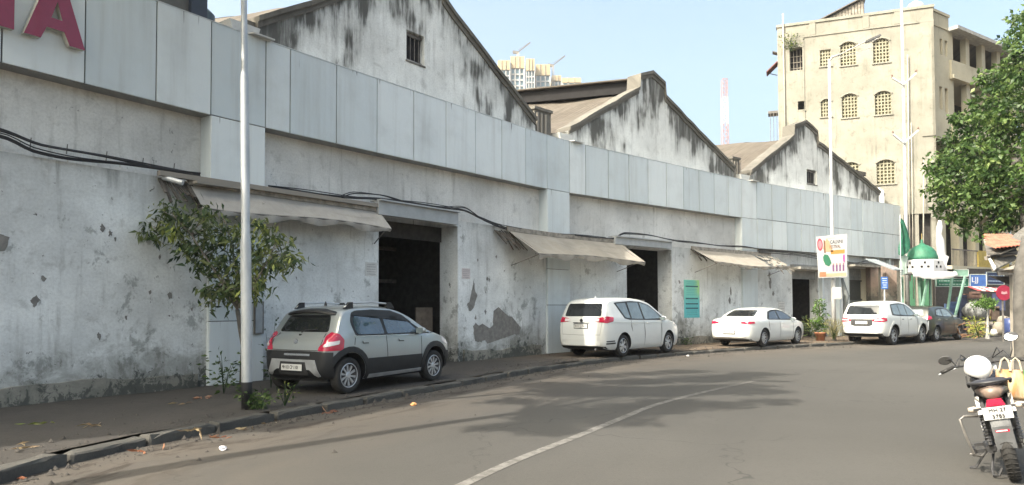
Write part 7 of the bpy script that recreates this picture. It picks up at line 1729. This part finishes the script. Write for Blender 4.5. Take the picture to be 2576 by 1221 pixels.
c = generic_car(sp, 'parked_offroader', 'dark olive-grey compact off-roader parked farthest along, before the green dome', 'car', (19.35, 32.75, 0), 38.0,
    [[(.70, 1.20), (.85, 1.46), (1.2, 1.525), (1.8, 1.525), (2.15, 1.47), (2.5, 1.31), (2.8, 1.12), (2.75, 1.08), (1.5, 1.12), (.8, 1.15)],
     [(.86, 1.20), (.95, 1.43), (1.4, 1.48), (1.46, 1.15)], [(1.54, 1.14), (1.5, 1.48), (1.8, 1.485), (2.12, 1.43), (2.4, 1.29), (2.6, 1.12)]],
    [(-.58, 1.18), (-.50, 1.46), (.50, 1.46), (.58, 1.18)], [([(.32, .87, 1.03), (.26, .87, 1.14), (.12, .82, 1.18), (.08, .66, 1.14), (.05, .50, 1.08), (.05, .52, 1.02), (.08, .70, 1.0)], 'redlamp')], (0, .78, 'MH 01 EB 35', .48, .11), wheel='five', mir=(2.72, 1.14), side_glass='glass_l', glass='glass_l')
c.patch([(-.80, .52), (-.80, .95), (-.2, .96), (-.2, .62), (.2, .62), (.2, .96), (.80, .95), (.80, .52)], 0, 'rear_bumper', M['alloy'], off=.012, rad=.04)
c.patch([(-.77, .34), (-.77, .54), (.77, .54), (.77, .34)], 0, 'lower_bumper', M['trim'], off=.014)
for ln in ([(1.48, 1.12), (1.5, .8), (1.46, .3)], [(2.68, 1.07), (2.7, .8), (2.62, .3)]): c.side(c.line(ln, .011), 'door_seam', M['seam'], off=.0025)
for x in (.98, 1.78): c.side([(x, .99), (x, 1.02), (x + .18, 1.015), (x + .18, .988)], 'door_handle', M['chrome'], off=.026, rad=.01)
# ------------------------------------------------------------------ motorcycle
BH = 58.0
bk = thing('parked_motorcycle', 'dark commuter motorcycle on its side stand at the right edge with a white number plate', 'motorcycle', (4.62, 6.62, 0), R(BH))
LEAN = Matrix.Rotation(R(-12), 4, 'X')                       # leans to its left, on the stand
def bl_(mb): mb.v = [tuple(LEAN @ Vector(p)) for p in mb.v]; return mb
def bp(mb, name, mat, par=None, smooth=False): return bl_(mb).build(name, mat, par or bk, smooth=smooth, local=True)
blk = simple('gloss_black_bike_paint', (0.015, 0.015, 0.018), .25, coat=.6, var=.2); blk2 = simple('satin_black_metal', (0.03, 0.03, 0.032), .5, var=.3); grey = simple('grey_mudguard_plastic', (0.085, 0.088, 0.092), .6, var=.25); vinyl = simple('black_seat_vinyl', (0.022, 0.022, 0.028), .5, var=.25, bump=.15, scale=20)
brz = simple('bronze_tail_plastic', (0.17, 0.125, 0.10), .4, var=.2)
def bike_wheel(x, r, w):
    m = MB(); m.lathe([(r - .09, -w * .35), (r - .06, -w * .5), (r - .02, -w * .42), (r, -w * .12), (r, w * .12), (r - .02, w * .42), (r - .06, w * .5), (r - .09, w * .35), (r - .09, -w * .35)], c=(x, 0, r), n=44, axis='Y'); ty = bp(m, 'tyre', M['tyre'], smooth=True)
    tr = MB()
    for k_ in range(40):
        a = 2 * math.pi * k_ / 40; ca, sa = math.cos(a), math.sin(a)
        for sg in (-1, 1): tr.bar((x + (r + .001) * ca, sg * .004, r + (r + .001) * sa), (x + (r - .012) * math.cos(a + .05), sg * w * .42, r + (r - .012) * math.sin(a + .05)), .012, .006)
    bp(tr, 'tread', M['tyre'], ty)
    m = MB(); m.lathe([(r - .09, -.03), (r - .12, -.02), (r - .12, .02), (r - .09, .03)], c=(x, 0, r), n=36, axis='Y'); m.lathe([(0, -.05), (.04, -.05), (.04, .05), (0, .05)], c=(x, 0, r), n=16, axis='Y')
    for k_ in range(5):
        a = 2 * math.pi * k_ / 5; m.bar((x + .03 * math.cos(a), 0, r + .03 * math.sin(a)), (x + (r - .11) * math.cos(a + .1), 0, r + (r - .11) * math.sin(a + .1)), .035, .02)
    bp(m, 'rim', blk2, ty)
bike_wheel(0, .305, .115); bike_wheel(1.28, .30, .09)
# rear mudguard with plate, tail unit
m = MB(); vs = []; fs = []
prof = [(.34, .70), (.16, .73), (-.02, .74), (-.16, .70), (-.235, .60), (-.265, .47), (-.275, .36)]
for (x, z) in prof:
    w = .085 if z > .6 else .078
    vs += [(x, -w, z - .03), (x, -w * .7, z), (x, w * .7, z), (x, w, z - .03)]
for i in range(len(prof) - 1):
    for j in range(3): fs.append((i * 4 + j, i * 4 + j + 1, i * 4 + 5 + j, i * 4 + 4 + j))
m.add(vs, fs); mg = bp(m, 'rear_mudguard', grey, smooth=True)
m = MB(); m.box((-.288, 0, .44), (.012, .15, .2), ry=R(-6)); bp(m, 'mud_flap', grey, mg)
m = MB(); m.box((-.298, 0, .50), (.006, .105, .022), ry=R(-6)); bp(m, 'red_strip', M['redlamp'], mg); text_o = None
m = MB(); m.box((-.302, 0.005, .501), (.003, .085, .010), ry=R(-6)); bp(m, 'pale_lettering', simple('pale_sticker', (0.7, 0.6, 0.62), .5), mg)
m = MB(); m.box((-.262, 0, .655), (.008, .225, .115), ry=R(-12)); pl_ = bp(m, 'number_plate', simple('bright_white_plate', (0.6, 0.6, 0.6), .45, var=.03))
for txt, dz, sz, x_ in (('MH 27', .012, .048, -.2735), ('3785', -.045, .05, -.2625)):
    o = text_mesh(txt, sz, (0, 0, 0), (1, 0, 0), (0, 1, 0), (0, 0, 1), flat_ink, 'plate_lettering', None, align='CENTER'); o.data.transform(LEAN @ Matrix.Translation((x_ + .001, 0, .655 + dz)) @ Matrix.Rotation(R(-12), 4, 'Y') @ Matrix(((0, 0, -1, 0), (-1, 0, 0, 0), (0, 1, 0, 0), (0, 0, 0, 1)))); o.parent = pl_
m = MB(); m.bar((-.2, -.08, .70), (-.23, -.30, .70), .02); m.bar((-.2, .08, .70), (-.23, .18, .70), .02); bp(m, 'indicator_stalk', blk2)
for sg in (-1, 1):
    m = MB(); m.tube([(-.2, sg * .13, .70), (-.2, sg * .17, .70), (-.2, sg * .22, .70)], [.012, .03, .022], 10); bp(m, 'indicator', simple('amber_grey_lens', (0.42, 0.36, 0.30), .3), smooth=True)
m = MB(); vs = []; fs = []; N = 13
TU = [(.42, .15, .70, .82), (.22, .15, .73, .87), (.05, .13, .745, .895), (-.10, .105, .755, .895), (-.20, .08, .775, .87)]
for (x, w, z0, z1) in TU:
    for k_ in range(N): a = 2 * math.pi * k_ / N; vs.append((x, w * math.cos(a) * (1.0 if math.sin(a) > 0 else .8), (z0 + z1) / 2 + (z1 - z0) / 2 * math.sin(a)))
for i in range(len(TU) - 1):
    for k_ in range(N): fs.append((i * N + k_, i * N + (k_ + 1) % N, i * N + N + (k_ + 1) % N, i * N + N + k_))
fs += [tuple(range(N)), tuple(range(len(TU) * N - 1, (len(TU) - 1) * N - 1, -1))]; m.add(vs, fs); bp(m, 'tail_fairing', brz, smooth=True)
m = MB(); m.prism([(-.075, -.035), (-.055, .028), (.055, .028), (.075, -.035)], (-.212, 0, .748), (0, 1, 0), (0, 0, 1), (.05, 0, 0)); bp(m, 'tail_lamp', M['redlamp'])
# seat
m = MB(); vs = []; fs = []; ST = [(.92, .10, .74, .80), (.8, .13, .74, .82), (.6, .14, .74, .80), (.45, .15, .78, .85), (.25, .155, .84, .92), (.05, .15, .87, .945), (-.08, .115, .88, .94), (-.13, .07, .885, .92)]
for (x, w, z0, z1) in ST:
    for k_ in range(N): a = 2 * math.pi * k_ / N; vs.append((x, w * math.copysign(abs(math.cos(a)) ** .7, math.cos(a)), (z0 + z1) / 2 + (z1 - z0) / 2 * math.copysign(abs(math.sin(a)) ** .8, math.sin(a))))
for i in range(len(ST) - 1):
    for k_ in range(N): fs.append((i * N + k_, i * N + (k_ + 1) % N, i * N + N + (k_ + 1) % N, i * N + N + k_))
fs += [tuple(range(N)), tuple(range(len(ST) * N - 1, (len(ST) - 1) * N - 1, -1))]; m.add(vs, fs); bp(m, 'seat', vinyl, smooth=True)
m = MB(); m.tube([(.22, -.17, .87), (-.02, -.17, .92), (-.17, -.10, .925), (-.20, 0, .925), (-.17, .10, .925), (-.02, .17, .92), (.22, .17, .87)], .013, 8); bp(m, 'grab_rail', blk2, smooth=True)
# tank, engine, frame
m = MB(); vs = []; fs = []; TK = [(.78, .07, .80, .84), (.85, .12, .78, .90), (.98, .16, .76, .96), (1.12, .155, .78, .97), (1.22, .10, .82, .94), (1.26, .05, .85, .90)]
for (x, w, z0, z1) in TK:
    for k_ in range(N): a = 2 * math.pi * k_ / N; vs.append((x, w * math.cos(a), (z0 + z1) / 2 + (z1 - z0) / 2 * math.sin(a)))
for i in range(len(TK) - 1):
    for k_ in range(N): fs.append((i * N + k_, i * N + (k_ + 1) % N, i * N + N + (k_ + 1) % N, i * N + N + k_))
fs += [tuple(range(N)), tuple(range(len(TK) * N - 1, (len(TK) - 1) * N - 1, -1))]; m.add(vs, fs); bp(m, 'fuel_tank', blk, smooth=True)
m = MB(); m.box((.72, 0, .42), (.34, .24, .24)); m.box((.84, 0, .58), (.18, .2, .2))
for i in range(6): m.box((.84, 0, .50 + i * .035), (.22, .24, .012))
m.lathe([(0, -.16), (.10, -.16), (.11, -.1), (.11, .1), (.10, .16), (0, .16)], c=(.66, 0, .38), n=18, axis='Y'); bp(m, 'engine', simple('engine_grey', (0.16, 0.16, 0.16), .5, metal=.4))
m = MB()
for sg in (-1, 1): m.bar((0, sg * .10, .305), (.5, sg * .10, .36), .035, .05); m.tube([(.05, sg * .11, .70), (.5, sg * .10, .72), (.6, sg * .08, .4)], .015, 6); m.tube([(-.02, sg * .12, .34), (.12, sg * .12, .66)], .02, 8)
bp(m, 'frame', blk2)
m = MB()
for sg in (-1, 1):
    for i in range(9): m.lathe([(.026, -.006), (.034, 0), (.026, .006)], c=(.0 + .012 * i, sg * .125, .38 + .028 * i), n=12)
bp(m, 'shock_absorber', simple('dark_spring_steel', (0.09, 0.09, 0.095), .4, metal=.4))
m = MB(); m.tube([(.75, -.14, .3), (.4, -.17, .27), (-.15, -.18, .36)], [.022, .04, .05], 12); bp(m, 'exhaust', M['chrome'], smooth=True)
m = MB(); m.tube([(.02, .12, .30), (.30, .14, .30)], .045, 8); bp(m, 'chain_case', blk2)
# left leg guard, stand, foot pegs (left side is +y)
m = MB(); m.tube([(.10, .16, .60), (.05, .27, .62), (.02, .31, .60), (.04, .30, .45), (.07, .27, .25), (.12, .22, .22), (.30, .16, .24)], .011, 8); m.tube([(.07, .27, .25), (.02, .30, .27)], .009, 6); bp(m, 'sari_guard', simple('worn_guard_steel', (0.20, 0.19, 0.18), .45, metal=.4), smooth=True)
m = MB(); m.bar((.16, .27, .255), (.36, .27, .26), .03, .07); m.bar((.26, .13, .25), (.26, .26, .25), .03); m.bar((.52, .12, .27), (.52, .26, .27), .03); bp(m, 'foot_rest', blk2)
# side stand reaches the ground
m = MB(); top_ = LEAN @ Vector((.45, .12, .28)); m.tube([top_, (.38, .30, .02), (.38, .33, .01)], .011, 6); m.box((.38, .33, .008), (.06, .05, .012)); m.build('side_stand', blk2, bk, local=True)
m = MB(); m.tube([(.18, .11, .26), (.05, .16, .10), (.0, .16, .06), (-.02, .12, .06), (.0, .08, .12)], .012, 6); bp(m, 'centre_stand', blk2)
for sg in (-1, 1):
    m = MB(); m.prism([(.02, .62), (.10, .78), (.50, .78), (.66, .70), (.60, .50), (.34, .44), (.20, .56)], (0, sg * .115, 0), (1, 0, 0), (0, 0, 1), (0, sg * .035, 0)); bp(m, 'side_panel', blk)
    m = MB(); m.prism([(-.22, .60), (-.05, .74), (.30, .76), (.34, .66), (.05, .60), (-.10, .50)], (0, sg * .088, 0), (1, 0, 0), (0, 0, 1), (0, sg * .03, 0)); bp(m, 'tail_side_panel', blk2)
# fork, bars, mirrors, headlamp
m = MB()
for sg in (-1, 1): m.tube([(1.28, sg * .09, .30), (1.08, sg * .09, .86), (1.03, sg * .09, .98)], .022, 8)
bp(m, 'fork', M['galv'], smooth=True)
m = MB(); m.tube([(.86, -.36, 1.00), (.92, -.30, 1.03), (1.02, -.12, 1.02), (1.03, 0, 1.00), (1.02, .12, 1.02), (.92, .30, 1.03), (.86, .36, 1.00)], .012, 8); hb_ = bp(m, 'handlebar', blk2, smooth=True)
for sg in (-1, 1):
    m = MB(); m.tube([(.94, sg * .27, 1.03), (.855, sg * .385, .995)], .019, 10); bp(m, 'grip', M['tyre'], hb_)
    m = MB(); m.tube([(1.0, sg * .24, 1.01), (1.0, sg * .36, .99), (.95, sg * .42, .97)], .007, 6); bp(m, 'lever', M['galv'], hb_)
    m = MB(); e = Vector((.97, sg * (.33 if sg > 0 else .30), 1.25 if sg < 0 else 1.11)); m.tube([(.95, sg * .24, 1.03), (.93, sg * .28, 1.12), e], .006, 6); ar = bp(m, 'mirror_arm', blk2)
    q = MB(); bmv = bmesh.new(); bmesh.ops.create_icosphere(bmv, subdivisions=3, radius=1)
    for v in bmv.verts: v.co = Vector((v.co.x * (.03 if v.co.x > 0 else .008), v.co.y * .068, v.co.z * .048))
    bmv.verts.index_update(); q.add([tuple(v.co + e) for v in bmv.verts], [tuple(v.index for v in f.verts) for f in bmv.faces]); bmv.free(); bp(q, 'mirror', blk2, ar, smooth=True)
    q = MB(); q.lathe([(0, -.0), (.058, .0), (.058, .003), (0, .003)], n=24, axis='Y', M=Matrix.Rotation(R(18 if sg < 0 else 0), 4, 'Y') @ Matrix.Rotation(R(90 + (8 if sg < 0 else -4)), 4, 'Z') @ Matrix.Diagonal((1, 1, .72, 1))); q.v = [(v[0] + e.x - .011, v[1] + e.y, v[2] + e.z) for v in q.v]
    k = NT('mirror_face_%d' % (sg > 0)); k.col((0.85, 0.86, 0.87), .04); k.bsdf.inputs['Metallic'].default_value = 1.0 if sg < 0 else .2
    if sg > 0: k.col((0.03, 0.03, 0.03), .2)  # left glass is coloured near black, the right one silver
    bp(q, 'mirror_glass', k.m, ar)
m = MB(); bmv = bmesh.new(); bmesh.ops.create_icosphere(bmv, subdivisions=3, radius=.1)
bmv.verts.index_update(); m.add([(v.co.x * .9 + 1.14, v.co.y, v.co.z + .90) for v in bmv.verts], [tuple(v.index for v in f.verts) for f in bmv.faces]); bmv.free(); bp(m, 'headlamp', blk, smooth=True)
m = MB(); m.box((1.0, 0, 1.05), (.08, .18, .06)); bp(m, 'instrument_panel', blk2)
for i, (y0, y1) in enumerate(((.26, .03), (-.26, -.03), (.22, .06), (-.2, -.05))):
    m = MB(); m.tube([(.95, y0, 1.03), (1.06, y0 * .8, 1.10 + .02 * i), (1.16, y1 * 1.5, 1.02), (1.12, y1, .80)], .0055, 5); bp(m, 'control_cable', M['cable'], smooth=True)
m = MB(); pf = [(1.28 + .34 * math.cos(a), .30 + .34 * math.sin(a)) for a in np.linspace(R(20), R(150), 12)]; vs = []; fs = []
for (x, z) in pf: vs += [(x, -.06, z - .02), (x, 0, z), (x, .06, z - .02)]
for i in range(11):
    for j in range(2): fs.append((i * 3 + j, i * 3 + j + 1, i * 3 + 4 + j, i * 3 + 3 + j))
m.add(vs, fs); bp(m, 'front_mudguard', blk, smooth=True)
# open-face helmet hung on the left bar
BM = Matrix.Translation((4.62, 6.62, 0)) @ Matrix.Rotation(R(BH), 4, 'Z')
hp = BM @ (LEAN @ Vector((.66, .06, 1.0)))
t = thing('helmet', 'glossy white crash helmet hanging on the motorcycle handlebar', 'helmet', tuple(hp), R(BH))
bm = bmesh.new(); bmesh.ops.create_icosphere(bm, subdivisions=5, radius=1)
kill = []
for v in bm.verts:
    c = v.co.copy(); v.co = Vector((c.x * .145, c.y * .118, c.z * .135 * (1 if c.z > 0 else .92)))
    if c.z < -.72 or (c.x > .35 and c.z < .30 and c.x * .8 - c.z > .35): kill.append(v)
bmesh.ops.delete(bm, geom=kill, context='VERTS')
me = bpy.data.meshes.new('shell'); bm.to_mesh(me); bm.free(); me.polygons.foreach_set('use_smooth', [True] * len(me.polygons)); me.materials.append(simple('glossy_white_shell', (0.56, 0.56, 0.56), .12, var=.02, coat=1.0))
o = bpy.data.objects.new('shell', me); COL.objects.link(o); md = o.modifiers.new('s', 'SOLIDIFY'); md.thickness = .012; md.offset = -1; reparent(o, t); HR = Matrix.Rotation(R(35), 4, 'Z') @ Matrix.Rotation(R(-12), 4, 'Y') @ Matrix.Rotation(R(14), 4, 'X'); o.matrix_local = HR
bm = bmesh.new(); bmesh.ops.create_icosphere(bm, subdivisions=3, radius=1)
for v in bm.verts: v.co = Vector((v.co.x * .122, v.co.y * .10, v.co.z * .112))
me = bpy.data.meshes.new('lining'); bm.to_mesh(me); bm.free(); me.materials.append(M['trim']); o2 = bpy.data.objects.new('lining', me); COL.objects.link(o2); reparent(o2, t); o2.matrix_local = HR
m = MB(); m.tube([(.06, -.1, -.09), (.04, -.09, -.17), (.02, 0, -.22), (.04, .09, -.17), (.06, .1, -.09)], .008, 6); o = m.build('chin_strap', M['trim'], t, local=True)
m = MB(); m.tube([(.10, .11, .03), (.15, .06, .04), (.165, 0, .045), (.15, -.06, .04), (.10, -.11, .03)], .012, 6); m.build('peak_trim', M['trim'], t, local=True).matrix_local = HR
# cloth carrier bag on the right bar
q = BM @ (LEAN @ Vector((.80, -.21, .80)))
t = thing('carrier_bag', 'orange and cream woven carrier bag with a green side hanging on the right handlebar', 'bag', tuple(q), R(BH))
k = NT('orange_cream_print'); n1 = k.noise(k.vec('Object', (1, 9, 2)), 2.2, 5, .6); k.col(k.mix(k.rng(n1, .38, .62), (0.36, 0.29, 0.19), (0.36, 0.18, 0.07)), .8)
def bagpart(y0, y1, mat, name, seed):
    m = MB(); vs = []; fs = []; ny, nz = 9, 9; r = random.Random(seed)
    for sx in (0, 1):
        for i in range(ny + 1):
            for j in range(nz + 1):
                f, g = i / ny, j / nz; y = y0 + (y1 - y0) * f; bul_ = .055 * math.sin(math.pi * min(1, max(0, (y + .16) / .32))) * math.sin(math.pi * min(.98, g * .8 + .15)) + .008 * math.sin(y * 60 + g * 5)
                vs.append(((-bul_ if sx == 0 else bul_), y * (1 - .08 * g), -.17 + .30 * g + r.uniform(-.003, .003)))
    K = (ny + 1) * (nz + 1)
    for sx in (0, 1):
        for i in range(ny):
            for j in range(nz): a = sx * K + i * (nz + 1) + j; fs.append((a, a + nz + 1, a + nz + 2, a + 1))
    for i in range(ny): a = i * (nz + 1); fs.append((a, a + nz + 1, K + a + nz + 1, K + a))
    m.add(vs, fs); return m.build(name, mat, t, smooth=True, local=True)
bagpart(-.09, .16, k.m, 'bag_body', 1); bagpart(-.16, -.088, simple('lime_green_fabric', (0.08, 0.22, 0.055), .8), 'green_gusset', 2)
for dy in (-.02, .07):
    m = MB(); m.tube([(-.03, dy - .05, .12), (-.02, dy - .03, .22), (0, dy, .25), (-.02, dy + .03, .22), (-.03, dy + .05, .12)], .010, 6); m.build('handle', simple('cream_strap', (0.36, 0.31, 0.24), .8), t, local=True)
# ------------------------------------------------------------------ air
hz = MB(); hz.box((150, 250, 89), (700, 560, 180)); 
k = NT('thin_air'); k.n.remove(k.bsdf); pv = k.node('ShaderNodeVolumePrincipled'); pv.inputs['Density'].default_value = 0.0004; pv.inputs['Color'].default_value = (0.93, 0.96, 1.0, 1); pv.inputs['Anisotropy'].default_value = .3
k.L(pv.outputs[0], k.n['Material Output'].inputs['Volume'])
HAZE = True
if HAZE: stuff(hz.build('haze', k.m))
